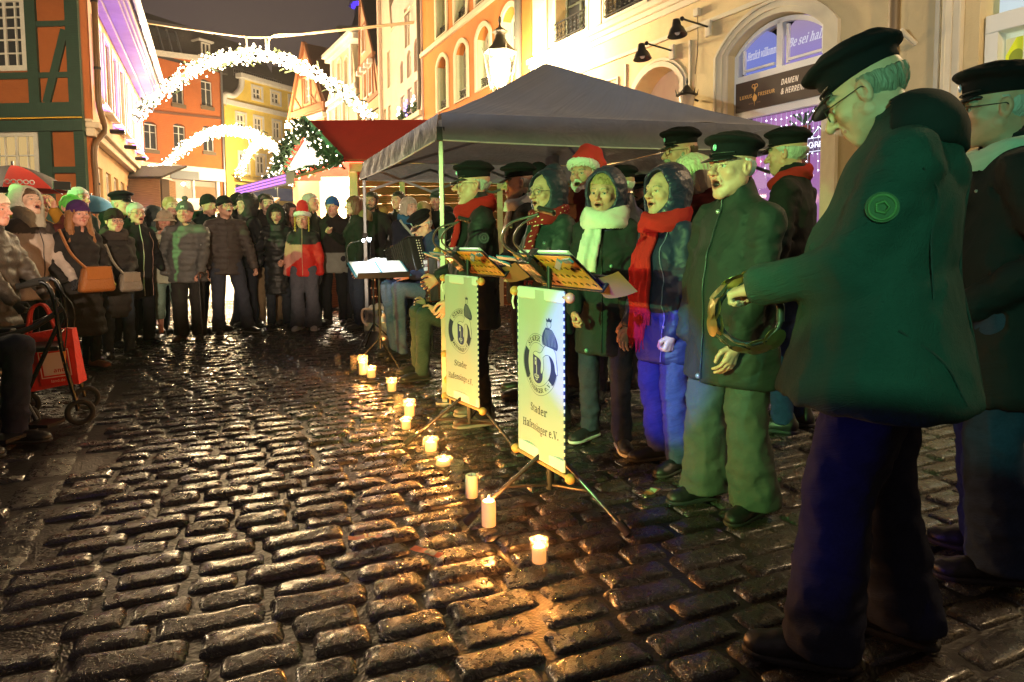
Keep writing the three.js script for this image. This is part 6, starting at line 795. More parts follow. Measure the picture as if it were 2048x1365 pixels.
function glassesGeo(wide = 1) { const l = []; for (const s of [-1, 1]) { const t = new THREE.TorusGeometry(0.0225, 0.0017, 6, 24); t.scale(1.12 * wide, 0.86, 1); t.rotateY(s * 0.12); l.push(move(t, s * 0.034, 0.002, 0.104), bar([s * 0.058, 0.008, 0.1], [s * 0.086, 0.008, -0.005], 0.0016, 0.0016, 5), bar([s * 0.086, 0.008, -0.005], [s * 0.084, -0.01, -0.022], 0.0018, 0.0014, 5)); } l.push(bar([-0.011, 0.006, 0.108], [0.011, 0.006, 0.108], 0.0016, 0.0016, 5)); return l; }
// ---- cloth
const clothMats = new Map();
function clothMat(c, kind = 'weave', rough = 0.85) {
  const key = c.join() + kind + rough; if (clothMats.has(key)) return clothMats.get(key);
  const sp = (q) => phys(C(...c), rough, { specularIntensity: 0.35, ...q });
  const m = kind === 'denim' ? phys(C(...c), 0.9, { specularIntensity: 0.25, map: rep(T.twill, 6), bumpMap: rep(T.twill, 9), bumpScale: 0.0015 }) : kind === 'shell' ? sp({ specularIntensity: 0.55, bumpMap: rep(T.crumple, 2.2), bumpScale: 0.003, map: rep(T.stain, 1.7) }) : kind === 'wool' ? sp({ bumpMap: rep(T.grain, 5), bumpScale: 0.004, map: rep(T.stain, 2.1) }) : kind === 'puffer' ? sp({ specularIntensity: 0.6, bumpMap: rep(T.crumple, 4), bumpScale: 0.0025 }) : sp({ bumpMap: rep(T.weave, 7), bumpScale: 0.0018, map: rep(T.stain, 2.3) });
  clothMats.set(key, m); return m;
}
const ik = (S, W, l1, l2, hint) => { const s = V(...S), w = V(...W), d = w.clone().sub(s); let L = d.length(); if (L > (l1 + l2) * 0.995) { d.multiplyScalar(((l1 + l2) * 0.995) / L); L = (l1 + l2) * 0.995; } const a = (l1 * l1 - l2 * l2 + L * L) / (2 * L), h = Math.sqrt(Math.max(0, l1 * l1 - a * a)), u = d.clone().normalize(), v = V(...hint); v.addScaledVector(u, -v.dot(u)).normalize(); return [s.clone().addScaledVector(u, a).addScaledVector(v, h).toArray(), s.clone().add(d).toArray()]; };
const LOD = { 0: { b: 0.0115, h: 0.0042, t: 0.012 }, 1: { b: 0.0155, h: 0.0055, t: 0.016 }, 2: { b: 0.021, h: 0.0075, t: 0.022 }, 3: { b: 0.03, h: 0.011, t: 0.032 } };
let pk = 0;
function person(o) {
  o.lod = o.lod ?? 1;
  const k = ++pk * 3.7, s = (o.H || 1.72) / 1.75, lod = LOD[o.lod ?? 1], w = o.w || 1, bel = o.belly || 0, fem = o.fem ? 1 : 0, top = o.top || {}, legs = o.legs || {};
  const t = thing('person', o.label, 'person', [o.at[0], o.y || 0, o.at[1]], ((o.face || 0) * Math.PI) / 180, o.group);
  const lean = o.lean || 0, sit = o.sit || 0, hipY = sit ? sit : 0.93 * s, up = (y, x = 0, z = 0) => { const h = (y - 0.93) * s, c = Math.cos(lean), n = Math.sin(lean); return [x * s, hipY + h * c - z * s * n, z * s * c + h * n]; };
  // ---- joints
  const SH = 0.162 * w - fem * 0.016, arms = {}, pres = { down: [0.265, 0.80, 0.06], pocket: [0.225, 0.965, 0.13], clasp: [0.04, 1.0, 0.235], hold: [0.10, 1.12, 0.33], back: [0.12, 0.95, -0.16] };
  for (const [n, sx] of [['L', 1], ['R', -1]]) { const a = o.arms?.[n] || 'down', q = Array.isArray(a) ? a : [pres[a][0] * sx * (a === 'down' ? 0.5 + 0.5 * w : 1), pres[a][1], pres[a][2]]; const S = up(1.385, sx * SH, -0.005), W = up(...[q[1], q[0], q[2]]); const [E, W2] = ik(S, W, 0.29 * s, 0.262 * s, o.elbow?.[n] || [sx * 0.55, -0.25, a === 'pocket' ? -0.9 : -0.7]); arms[n] = { S, E, W: W2 }; }
  const feet = {}; for (const [n, sx] of [['L', 1], ['R', -1]]) { const f = o.feet?.[n] || [sx * 0.11, sx * 0.02, sx * 0.2]; const K = sit ? [sx * 0.13 + (o.knee?.[n]?.[0] || 0), (o.knee?.[n]?.[1] || sit + 0.06), 0.42 + (o.knee?.[n]?.[2] || 0)] : [(sx * 0.095 * s + f[0] * s) / 2 + sx * 0.004, 0.5 * s, f[1] * s * 0.5 + 0.025]; const An = sit ? [f[0], 0.09, 0.36 + f[1]] : [f[0] * s, 0.085 * s, f[1] * s - 0.02]; feet[n] = { Hp: [sx * 0.092 * s * (0.5 + w / 2), hipY - 0.03, 0], K, A: An, yaw: f[2] || 0 }; }
  const armR = (top.puff ? 1.16 : 1) * (0.92 + 0.08 * w) * (fem ? 0.92 : 1);
  // ---- hidden body under the clothes, head and hands: one skin mesh
  const inner = union([ell(up(1.24), [0.13 * s, 0.2 * s, 0.085 * s]), ell(up(0.98), [0.13 * s, 0.12 * s, 0.085 * s]), cap(up(1.4, -0.13), up(1.4, 0.13), 0.05), cap(up(1.38), up(1.54), 0.05, 0.045), ...['L', 'R'].flatMap((n) => [cap(arms[n].S, arms[n].E, 0.035, 0.03), cap(arms[n].E, arms[n].W, 0.03, 0.023), cap(feet[n].Hp, feet[n].K, 0.06, 0.045), cap(feet[n].K, feet[n].A, 0.045, 0.035)])], 0.05);
  const bnd = (pts, pad) => { const lo = [1e9, 1e9, 1e9], hi = [-1e9, -1e9, -1e9]; for (const p of pts) for (let i = 0; i < 3; i++) { lo[i] = Math.min(lo[i], p[i] - pad); hi[i] = Math.max(hi[i], p[i] + pad); } return [lo, hi]; };
  const joints = ['L', 'R'].flatMap((n) => [arms[n].S, arms[n].E, arms[n].W, feet[n].Hp, feet[n].K, feet[n].A]).concat([up(1.5)]);
  const skinC = SKIN[o.skin || 'pink'], bodyG = [paint(netMesh(inner, ...bnd(joints, 0.16), 0.034), () => skinC)];
  const hd = o.head || {}, hg = new THREE.Group(); hg.name = 'head_wear'; hg.position.set(...up(1.50, 0, 0.0)); hg.rotation.order = 'YXZ'; hg.rotation.set((hd.p || 0) + lean * 0.5, hd.y || 0, hd.r || 0);
  const hs = (o.hs || 1.05) * (0.55 + 0.45 * s) * (fem ? 0.965 : 1), hm = new THREE.Matrix4().makeRotationFromEuler(hg.rotation).setPosition(hg.position).multiply(new THREE.Matrix4().makeTranslation(0, 0.118 * hs, 0.03).multiply(new THREE.Matrix4().makeScale(hs, hs, hs)));
  const ho = { mouth: hd.mouth, fat: o.fat, nose: o.nose, fem: o.fem, skin: o.skin, seed: k, browC: o.browC, stubble: o.stubble };
  const hgeo = headParts(ho, lod.h); hgeo.applyMatrix4(hm); bodyG.push(hgeo);
  for (const [n, sx] of [['L', 1], ['R', -1]]) { const spec = o.hands && n in o.hands ? o.hands[n] : (['pocket'].includes(o.arms?.[n]) ? null : 'relaxed'); if (!spec) continue; const hspec = typeof spec === 'string' ? { curl: spec } : spec; if (hspec.glove) continue; handMesh(hspec, n, sx, arms[n], bodyG, null); }
  function handMesh(hspec, n, sx, A, list, mat) { const g = handGeo(hspec.curl, (o.lod ?? 1) < 1).clone(); if (sx > 0) { g.scale(-1, 1, 1); const ix = g.index.array; for (let i = 0; i < ix.length; i += 3) { const q = ix[i]; ix[i] = ix[i + 1]; ix[i + 1] = q; } g.computeVertexNormals(); } const y = hspec.dir ? V(...hspec.dir).normalize() : V(...A.W).sub(V(...A.E)).normalize(), z = hspec.palm ? V(...hspec.palm) : V(-sx, 0, 0.15); z.addScaledVector(y, -z.dot(y)).normalize(); const x = y.clone().cross(z), e = V(...A.W).addScaledVector(y, 0.03 * s), m = new THREE.Matrix4().makeBasis(x, y, z).scale(V(s, s, s).multiplyScalar(o.handS || 0.96)).setPosition(e); g.applyMatrix4(m); list.push(paint(g, (px, py, pz) => { const r = 1 + 0.1 * n3(px * 60, py * 60, pz * 60); return mat || [skinC[0] * r, skinC[1] * 0.93 * r, skinC[2] * 0.9 * r]; })); }
  part('body', joinColored(bodyG), std(C(1, 1, 1), 0.5, { vertexColors: true }), t);
  // ---- head wear: hair, hat, glasses, beard are children in the head's axes
  t.add(hg); const hh = new THREE.Group(); hg.remove(hh); hg.matrixAutoUpdate = true; { const q = new THREE.Vector3(), r = new THREE.Quaternion(), sc = new THREE.Vector3(); hm.decompose(q, r, sc); hg.position.copy(q); hg.quaternion.copy(r); hg.scale.copy(sc); }
  for (const e of eyeGeo(hd.look || 0)) part('eye', e, eyeMat, hg);
  if (o.hair) part('hair', hairGeo(o.hair.t, k, Math.max(lod.h, 0.0045), o.hat?.t), hairMat(o.hair.c), hg);
  if (o.beard) { const b = o.beard, len = b.len || 0.02, jaw = 0.022 * (hd.mouth || 0), jawS = union([cap([-0.056, -0.02, 0.015], [-0.05, -0.065, 0.03], 0.02, 0.022), cap([0.056, -0.02, 0.015], [0.05, -0.065, 0.03], 0.02, 0.022), cap([-0.048, -0.07, 0.035], [0, -0.1 - jaw, 0.068], 0.024, 0.028), cap([0.048, -0.07, 0.035], [0, -0.1 - jaw, 0.068], 0.024, 0.028), cap([0, -0.1 - jaw, 0.066], [0, -0.1 - jaw - len, 0.072], 0.03, 0.018), cap([-0.026, -0.058, 0.088], [0, -0.045, 0.099], 0.008, 0.0085), cap([0.026, -0.058, 0.088], [0, -0.045, 0.099], 0.008, 0.0085)], 0.018), mo = ell([0, -0.066 - jaw * 0.5, 0.1], [0.02, 0.009 + 0.013 * (hd.mouth || 0), 0.04]); part('beard', netMesh((x, y, z) => smax(jawS(x, y, z), -mo(x, y, z), 0.006) + 1.5 * strands(x, y, z, k), [-0.1, -0.2 - len, -0.03], [0.1, 0.02, 0.13], Math.max(lod.h, 0.0045)), hairMat(b.c), hg); }
  if (o.moustache) part('moustache', netMesh((x, y, z) => union([cap([-0.03, -0.061, 0.086], [0, -0.0455, 0.101], 0.0065, 0.008), cap([0.03, -0.061, 0.086], [0, -0.0455, 0.101], 0.0065, 0.008)], 0.008)(x, y, z) + 0.6 * strands(x, y, z, k), [-0.05, -0.085, 0.06], [0.05, -0.02, 0.13], 0.0045), hairMat(o.moustache), hg);
  if (o.hat) hatParts(hg, o.hat, Math.max(lod.h, 0.0042), k);
  if (o.glasses) { const gg = new THREE.Group(); gg.name = 'glasses'; hg.add(gg); part('glasses_frame', glassesGeo(), std(C(...(o.glassC || [0.03, 0.025, 0.02])), 0.3), gg); for (const sx of [-1, 1]) { const c = new THREE.CircleGeometry(0.0225, 20); c.scale(1.12, 0.86, 1); c.rotateY(sx * 0.12); part('lens', move(c, sx * 0.034, 0.002, 0.1045), lensMat, gg); } }
  if (o.mask) part('white_mask', netMesh((x, y, z) => Math.abs(union([ell([0, -0.05, 0.05], [0.066, 0.06, 0.066])], 0.01)(x, y, z) - 0.004) - 0.004, [-0.09, -0.13, 0.0], [0.09, 0.02, 0.14], 0.006), M.white, hg);
  // ---- jacket or coat
  const hem = top.hem ?? 0.78, wy = 1.02, cw = (0.170 + 0.012 * w) * (fem ? 0.94 : 1) * (0.4 + 0.6 * w), tk = top.thick || 0, chest = [
    ell(up(1.255, 0, 0.0), [(cw - 0.006 + tk) * s, 0.225 * s, (0.122 + tk + bel * 0.25) * s]), ell(up(1.09, 0, 0.015 + bel * 0.3), [(cw - 0.006 + tk + bel * 0.3) * s, 0.22 * s, (0.128 + tk + bel * 0.6) * s]), cap(up(1.375, -SH * 0.9, -0.01), up(1.375, SH * 0.9, -0.01), 0.066 * s), cap(up(1.47, 0, -0.02), up(1.40, -SH * 0.85, -0.01), 0.062 * s, 0.052 * s), cap(up(1.47, 0, -0.02), up(1.40, SH * 0.85, -0.01), 0.062 * s, 0.052 * s), ...(fem ? [ell(up(1.25, -0.075, 0.07), [0.085 * s, 0.09 * s, 0.08 * s]), ell(up(1.25, 0.075, 0.07), [0.085 * s, 0.09 * s, 0.08 * s])] : [])];
  const fl = top.flare || 0, hc = up(wy, 0, bel * 0.2), hb = [hc[0], hipY - (0.93 - hem) * s, sit ? 0.06 : lean * -0.02];
  const skirt = sit ? ell([0, hipY + 0.06, 0.04], [0.2 * s * w, 0.17, 0.2]) : coneY(hb[1], hc[1] + 0.06 * s, [(cw + 0.008 + tk + bel * 0.2 + fl) * s, (0.135 + tk + bel * 0.45 + fl * 0.8) * s], [(cw - 0.004 + tk + bel * 0.3) * s, (0.122 + tk + bel * 0.55) * s], [0, hb[2] + bel * 0.25], [0, hc[2] + bel * 0.12], 0.03);
  const sleeves = ['L', 'R'].map((n) => union([cap(arms[n].S, arms[n].E, 0.069 * armR * s, 0.058 * armR * s), cap(arms[n].E, arms[n].W, 0.058 * armR * s, (top.cuff || 0.047) * armR * s)], 0.03));
  const collar = top.collar === 0 ? null : (() => { const a = up(1.43), h = (top.collar || 0.07), b = up(1.455 + h); const q = cap(a, b, 0.082 * s, 0.078 * s); return q; })(), bodyC = union([...chest, skirt], 0.05), neckHole = cap(up(1.475, 0, 0.012), up(1.7, 0, 0.03), 0.056 * s, 0.105 * s);
  const puff = top.puff ? (y) => -0.008 * Math.abs(Math.sin((y * Math.PI) / (top.puff))) : null, fa = top.fold ?? 1;
  const HD = +top.hood || 1, hz = top.hoodZ || 0, hoodDown = top.hood ? union([cap(up(1.46 + HD * 0.02, -0.10, -0.09 + hz), up(1.46 + HD * 0.02, 0.10, -0.09 + hz), 0.062 * s * HD), cap(up(1.37, -0.05, -0.15 * HD + hz), up(1.37, 0.05, -0.15 * HD + hz), 0.055 * s * HD), ell(up(1.45 + 0.03 * HD, 0, -0.1 + hz), [0.15 * s * HD, 0.08 * s * HD, 0.09 * s * HD]), ...(HD > 1.1 ? [ell(up(1.53, 0, -0.115 + hz), [0.125 * s, 0.085 * s, 0.08 * s])] : [])], 0.06) : null;
  const crease = (x, y, z, ar) => { const wx = 0.5 * n3(x * 4, y * 4, z * 4 + k), a = 1 - 2.6 * Math.abs(n3(x * 5 + wx + k, y * (ar ? 8 : 4.5) + x * 3 + wx, z * 5)), b = 1 - 2.6 * Math.abs(n3(x * 9 - k, y * (ar ? 14 : 8) - x * 5 + wx, z * 9)); return -0.010 * Math.max(0, a) ** 2.5 - 0.005 * Math.max(0, b) ** 2.5; };
  const jf = (x, y, z) => {
    let d = bodyC(x, y, z); const a = Math.min(sleeves[0](x, y, z), sleeves[1](x, y, z)); d = smin(d, a, 0.035 * s); if (collar) d = smin(d, collar(x, y, z), 0.03); if (hoodDown) d = smin(d, hoodDown(x, y, z), 0.025); d = smax(d, -neckHole(x, y, z), 0.012);
    if (d < 0.06 && d > -0.06) { const ar = a < 0.03 ? 1 : 0; d += fa * ((ar ? 0.0085 : 0.0065) * n3(x * 7 + k, y * (ar ? 15 : 5.5), z * 7 + k) + 0.0042 * n3(x * 17 + k, y * (ar ? 26 : 10), z * 17) + (ar ? 0.003 * n3(x * 40, y * 40 + k, z * 40) : 0) + (o.lod < 2 ? (top.crease ?? 0.8) * crease(x, y, z, ar) : 0)); if (puff) d += 0.009 + puff(y + 0.03 * x) * 1.3; }
    return d;
  };
  const [jl, jh] = bnd([...['L', 'R'].flatMap((n) => [arms[n].S, arms[n].E, arms[n].W]), up(1.6), hb, up(1.25, -0.2), up(1.25, 0.2)], 0.14 + bel * 0.8 + tk + fl); jl[1] = Math.min(hb[1] - 0.04, jl[1] + 0.05);
  const jmat = clothMat(top.c || [0.02, 0.021, 0.024], top.kind || (top.puff ? 'puffer' : 'weave'), top.rough || 0.8);
  const jg = netMesh(jf, jl, jh, lod.b); let jm2 = jmat; if (top.paint) { paint(jg, (x, y, z) => top.paint(x / s, (y - hipY) / s + 0.93, z / s)); jm2 = jmat.clone(); jm2.color.setRGB(1, 1, 1); jm2.vertexColors = true; } part(top.name || 'jacket', jg, jm2, t);
  // march onto the cloth from outside
  const hit = (p, d) => { const q = V(...p), u = V(...d).normalize(); for (let i = 0; i < 60; i++) { const r = jf(q.x, q.y, q.z); if (r < 0.0015) break; q.addScaledVector(u, Math.max(r * 0.6, 0.001)); } return q; };
  const frontLine = (x, y0, y1, n = 16, off = 0.003) => [...Array(n + 1)].map((_, i) => { const y = y0 + ((y1 - y0) * i) / n, p = up(y, x, 0.6), q = hit(p, [0, 0, -1]); return [q.x, q.y, q.z + off]; });
  if (top.zip) part('zip', tube(frontLine(top.zipX || 0, hem + 0.02, 1.5), 0.0045, 40, 5), std(C(...top.zip), 0.4, { metalness: 0.3 }), t);
  if (top.seam) { const sl = tube(frontLine(top.seam[0], hem + 0.02, 1.4), 0.003, 30, 4); part('seam', sl, std(C(...top.seam[1]), 0.6), t); }
  if (top.buttons) part('buttons', top.buttons.map(([x, y, r]) => { const q = hit(up(y, x, 0.6), [0, 0, -1]); return ball(q.x, q.y, q.z, r || 0.009, 8, 6); }), std(C(...(top.buttonC || [0.5, 0.5, 0.5])), 0.3, { metalness: 0.6 }), t);
  if (top.patch) for (const [p, d, r, c] of top.patch) { const q = hit(p.map((v) => v * s), d), e3 = 0.02, n = V(jf(q.x + e3, q.y, q.z) - jf(q.x - e3, q.y, q.z), jf(q.x, q.y + e3, q.z) - jf(q.x, q.y - e3, q.z), jf(q.x, q.y, q.z + e3) - jf(q.x, q.y, q.z - e3)).normalize(), g = new THREE.CylinderGeometry(r, r, 0.016, 24); g.applyQuaternion(new THREE.Quaternion().setFromUnitVectors(V(0, 1, 0), n)); const e = new THREE.TorusGeometry(r * 0.8, r * 0.09, 5, 24), e2 = new THREE.TorusGeometry(r * 0.4, r * 0.12, 4, 5); for (const x of [e, e2]) x.applyQuaternion(new THREE.Quaternion().setFromUnitVectors(V(0, 0, 1), n)); part('patch', move(g, q.x, q.y, q.z), std(C(...c), 0.7), t); part('patch_ring', [e, e2].map((x) => move(x, q.x + n.x * 0.008, q.y + n.y * 0.008, q.z + n.z * 0.008)), std(C(c[0] * 2.2, c[1] * 2, c[2] * 2), 0.6), t); }
  if (top.seams) part('seam', top.seams.map((l) => l.map(([q, d]) => hit(q.map((v) => v * s), d)).filter((h) => Math.abs(jf(h.x, h.y, h.z)) < 0.02).map((h) => h.toArray())).filter((l) => l.length > 2).map((l) => tube(l, 0.0035, 40, 5)), std(C(...(top.seamC || [0.008, 0.02, 0.018])), 0.8), t);
  if (top.strap) { const pts = []; for (let i = 0; i <= 18; i++) { const u = i / 18, p = up(1.46 - 0.5 * u, top.strap.x0 + (top.strap.x1 - top.strap.x0) * u, 0.6), q = hit(p, [0, 0, -1]); pts.push([q.x, q.y, q.z + 0.006]); } part('strap', tube(pts, top.strap.r || 0.014, 40, 6), std(C(...top.strap.c), 0.6), t); }
  if (top.hood && top.hoodC) { const g = netMesh((x, y, z) => smax(hoodDown(x, y, z) - 0.013 + 0.004 * n3(x * 14 + k, y * 14, z * 14), up(1.43)[1] - y + 0.25 * (z + 0.1) + 0.02 * n3(x * 9, k, z * 9), 0.02), ...bnd([up(1.58, -0.17 * HD, -0.1), up(1.3, 0.17 * HD, -0.22 * HD)], 0.13), lod.b); part('hood', g, clothMat(top.hoodC), t); }
  // ---- trousers and shoes
  if (legs.show !== false) {
    const lr = (legs.wide || 1) * (0.85 + 0.15 * w), lg = union([...['L', 'R'].map((n) => union([cap(feet[n].Hp, feet[n].K, 0.089 * lr * s, 0.065 * lr * s), cap(feet[n].K, [feet[n].A[0], feet[n].A[1] - 0.02, feet[n].A[2] + 0.0], 0.063 * lr * s, (legs.cuff || 0.055) * lr * s)], 0.02)), ell([0, hipY + 0.01, sit ? 0.02 : -0.012], [0.165 * s * w, 0.12 * s, 0.12 * s])], 0.03);
    const legCrease = (x, y, z) => { const wx = 0.5 * n3(x * 5, y * 4, z * 5 + k), a = 1 - 2.6 * Math.abs(n3(x * 6 + wx + k, y * 5 + x * 4 + wx, z * 6)), b = 1 - 2.6 * Math.abs(n3(x * 10 - k, y * 12 - x * 6 + wx, z * 10)); return -0.008 * Math.max(0, a) ** 2.5 - 0.005 * Math.max(0, b) ** 2.5; };
    const cutY = legs.short || 0.055 * s, lf = (x, y, z) => { let d = lg(x, y, z); if (d < 0.05) { const low = Math.max(0, 1 - Math.abs(y - 0.2 * s) / (0.22 * s)); d += 0.0055 * n3(x * 9 + k, y * 7, z * 9) + (0.004 + 0.007 * low) * n3(x * 13 + k, y * 24, z * 13) + 0.0025 * n3(x * 30 + k, y * 36, z * 30) + ((o.lod ?? 1) < 2 ? 1.1 * legCrease(x, y, z) : 0); } return smax(d, cutY - y, 0.01); };
    const [ll, lh] = bnd(['L', 'R'].flatMap((n) => [feet[n].Hp, feet[n].K, feet[n].A]), 0.15 * (legs.wide || 1)); ll[1] = 0.02; part('trousers', netMesh(lf, ll, lh, lod.t), clothMat(legs.c || [0.02, 0.022, 0.03], legs.kind || 'denim'), t);
    const sh = o.shoes || {}, sc2 = sh.c || [0.015, 0.014, 0.014];
    for (const [n] of [['L'], ['R']]) {
      const A = feet[n].A, yw = feet[n].yaw, c = Math.cos(yw), q = Math.sin(yw), sg = new THREE.Group(); sg.name = numbered('shoe'); sg.position.set(A[0], A[1] - 0.085 * s, A[2]); sg.rotation.y = yw; t.add(sg);
      const up1 = union([cap([0, 0.045, -0.045], [0, 0.04, 0.10], 0.042, 0.04), ell([0, 0.032, 0.145], [0.047, 0.036, 0.065]), cap([0, 0.06, -0.03], [0, (sh.high || 0.1), -0.022], 0.042, 0.043)], 0.025);
      part('upper', netMesh((x, y, z) => smax(up1(x, y, z), 0.016 - y, 0.006) + 0.002 * n3(x * 40, y * 40, z * 40 + k), [-0.07, 0, -0.11], [0.07, 0.06 + (sh.high || 0.1), 0.23], o.lod === 0 ? 0.007 : 0.011), std(C(...sc2), sh.rough || 0.45), sg);
      const so = union([cap([0, 0.016, -0.05], [0, 0.016, 0.10], 0.044, 0.048), ell([0, 0.016, 0.14], [0.05, 0.03, 0.075])], 0.02); part('sole', netMesh((x, y, z) => smax(so(x, y, z), Math.max(-y + 0.002, y - 0.024), 0.006), [-0.07, -0.008, -0.12], [0.07, 0.04, 0.235], o.lod === 0 ? 0.006 : 0.009), std(C(...(sh.sole || [0.02, 0.02, 0.02])), 0.7), sg); sg.scale.setScalar(s);
    }
  }
  // ---- gloves, scarf
  for (const [n, sx] of [['L', 1], ['R', -1]]) { const sp = o.hands?.[n]; if (sp && sp.glove) { const l = []; handMesh(sp, n, sx, arms[n], l, sp.glove); part('glove', joinColored(l), std(C(1, 1, 1), 0.8, { vertexColors: true }), t); } }
  if (o.scarf) {
    const sc3 = o.scarf, sg = new THREE.Group(); sg.name = 'scarf'; t.add(sg); const hi0 = sc3.high || 0; const fat = sc3.fat || 1; let smat = clothMat(sc3.c, 'weave', 0.95); if (sc3.dots) { smat = std(C(1, 1, 1), 0.9, { map: rep(sc3.dots, 9) }); }
    const y0 = 1.475 + hi0, ring = (x, y, z) => { const q = up(y0), px = x, pz = z - q[2] - 0.012, a = Math.atan2(px, pz), r = Math.hypot(px / 0.092, pz / 0.1), h = y - q[1] + 0.028 * Math.cos(a) * 1.2; return Math.hypot((r - 1) * 0.094, h * 0.62) - 0.036 * fat + 0.007 * Math.sin(a * 3 + h * 60 + k) * 0.6 + 0.006 * n3(x * 16 + k, y * 34, z * 16); };
    part('wrap', netMesh(ring, ...bnd([up(y0, -0.13, -0.13), up(y0 + 0.02, 0.13, 0.15)], 0.07), Math.max(0.009, lod.b * 0.8)), smat, sg);
    for (const tl of sc3.tails || []) { const pts = []; for (let i = 0; i <= 8; i++) { const u = i / 8, p = up(1.44 - tl.len * u, tl.x0 + (tl.x1 - tl.x0) * u, 0.6), q = hit(p, [0, 0, -1]); pts.push([q.x, q.y, Math.max(q.z, up(1.3)[2] + 0.1) + 0.012]); } const wd = (tl.w || 0.06) * s, segs = []; for (let i = 0; i < 8; i++) segs.push(cap(pts[i], pts[i + 1], 0.02)); const tf = (x, y, z) => { let b = 1e9; for (let i = 0; i < 8; i++) { const A = pts[i], B = pts[i + 1], u = Math.max(0, Math.min(1, (A[1] - y) / (A[1] - B[1] + 1e-6))), cx = A[0] + (B[0] - A[0]) * u, cz = A[2] + (B[2] - A[2]) * u, dy = Math.max(0, y - A[1], B[1] - y), wx = wd * (0.75 + 0.25 * Math.min(1, i / 3)), dx = Math.max(0, Math.abs(x - cx) - wx * 0.72); b = Math.min(b, Math.hypot(dx, (z - cz - 0.009 * Math.sin((x - cx) / wd * 7 + k)) * 1.0, dy) - 0.013); } return b + 0.004 * n3(x * 40 + k, y * 9, z * 40); }; const [a, b] = bnd(pts, wd + 0.05); part('tail', netMesh(tf, a, b, 0.0095), smat, sg); const e = pts[8]; part('fringe', [...Array(14)].map((_, i) => { const fx = e[0] + ((i / 13) * 2 - 1) * wd * 0.85; return bar([fx, e[1] + 0.01, e[2] + rr(-0.006, 0.006)], [fx + rr(-0.012, 0.012), e[1] - rr(0.05, 0.085), e[2] + rr(-0.008, 0.012)], 0.0055, 0.003, 5); }), smat, sg); }
  }
  t.userData.joints = undefined; delete t.userData.joints;
  return { t, arms, hit, up, s, feet };
}
// ---------------------------------------------------------------- the choir
const GREY = [0.42, 0.41, 0.39], WHITEH = [0.62, 0.61, 0.58], BROWN = [0.10, 0.055, 0.028], DARKH = [0.03, 0.022, 0.016], BLOND = [0.46, 0.32, 0.15];
const BK = [0.013, 0.0135, 0.015], NAVY = [0.017, 0.022, 0.05], JEANS = [0.05, 0.075, 0.15], DGREEN = [0.020, 0.027, 0.025], sides = (c) => ({ t: 'sides', c });
const CAP = (badge, tilt) => ({ t: 'cap', badge, tilt }), GB = [0.25, 0.8, 0.62];
const dotTex = canvasTex(128, 128, (c) => { c.fillStyle = '#7a0a10'; c.fillRect(0, 0, 128, 128); c.fillStyle = '#d8cfa8'; for (let i = 0; i < 16; i++) { c.beginPath(); c.arc((i % 4) * 32 + 10 + (Math.floor(i / 4) % 2) * 14, Math.floor(i / 4) * 32 + 14, 4.5, 0, 7); c.fill(); } }); dotTex.wrapS = dotTex.wrapT = THREE.RepeatWrapping;
const C1 = person({ at: [-0.22, -4.22], face: -78, H: 1.66, w: 1.12, belly: 0.05, lod: 0, skin: 'pink', fat: 1, nose: 1.1, hair: sides(GREY), browC: [0.5, 0.48, 0.44], hat: CAP(GB, 0.1), glasses: 1, head: { mouth: 0.95, p: -0.02 }, top: { c: BK, hem: 0.66, kind: 'shell', rough: 0.6, patch: [[[0.4, 1.27, 0.0], [-1, 0, 0], 0.035, [0.03, 0.035, 0.035]]] }, legs: { c: [0.012, 0.012, 0.014], wide: 1.1 }, arms: { L: [0.14, 0.88, 0.2], R: [-0.2, 1.0, 0.24] }, hands: { L: 'relaxed' }, shoes: { c: [0.06, 0.055, 0.05], sole: [0.2, 0.19, 0.17] }, scarf: { c: [0.42, 0.015, 0.015], tails: [{ x0: 0.03, x1: 0.05, len: 0.24 }] }, label: 'singing man in glasses, skipper cap and red scarf by the pavilion leg' });
person({ at: [0.09, -4.95], face: -82, H: 1.74, lod: 1, skin: 'fair', fat: 0.4, hair: sides(GREY), hat: CAP(null, 0.06), head: { mouth: 0.15, p: 0.05 }, top: { c: DGREEN, hem: 0.72, kind: 'shell', buttons: [[0.1, 1.3, 0.02]], buttonC: [0.3, 0.6, 0.45] }, arms: { L: 'clasp', R: 'clasp' }, scarf: { c: [0.66, 0.66, 0.62], tails: [{ x0: 0.02, x1: 0.04, len: 0.2 }] }, label: 'gaunt man in skipper cap with white scarf behind the red scarf singer' });
person({ at: [0.24, -5.8], face: 160, H: 1.86, lod: 2, hat: { t: 'beanie', c: [0.014, 0.013, 0.02] }, hair: sides(BROWN), top: { c: BK, hood: 1 }, label: 'tall person in black knit hat turned away beside the grey post' });
person({ at: [0.24, -4.12], face: -52, H: 1.6, fem: 1, lod: 0, skin: 'fair', fat: 0.6, glasses: 1, glassC: [0.1, 0.1, 0.1], hat: { t: 'hood', c: [0.012, 0.02, 0.045], rough: 0.5, peak: 1 }, head: { mouth: 0.3, p: 0.03 }, top: { c: [0.018, 0.035, 0.035], hem: 0.66, kind: 'shell', rough: 0.55, buttons: [[0.12, 1.28, 0.012]], buttonC: [0.2, 0.35, 0.3] }, arms: { L: [0.06, 1.08, 0.3], R: [-0.1, 1.1, 0.3] }, hands: { R: { curl: 'relaxed', dir: [0.3, 0.25, 0.9], palm: [0.5, 0.8, 0] }, L: 'grip' }, scarf: { c: [0.3, 0.02, 0.02], dots: dotTex, tails: [{ x0: 0.0, x1: -0.03, len: 0.36, w: 0.05 }] }, label: 'woman in glasses with raised dark hood and red patterned scarf' });
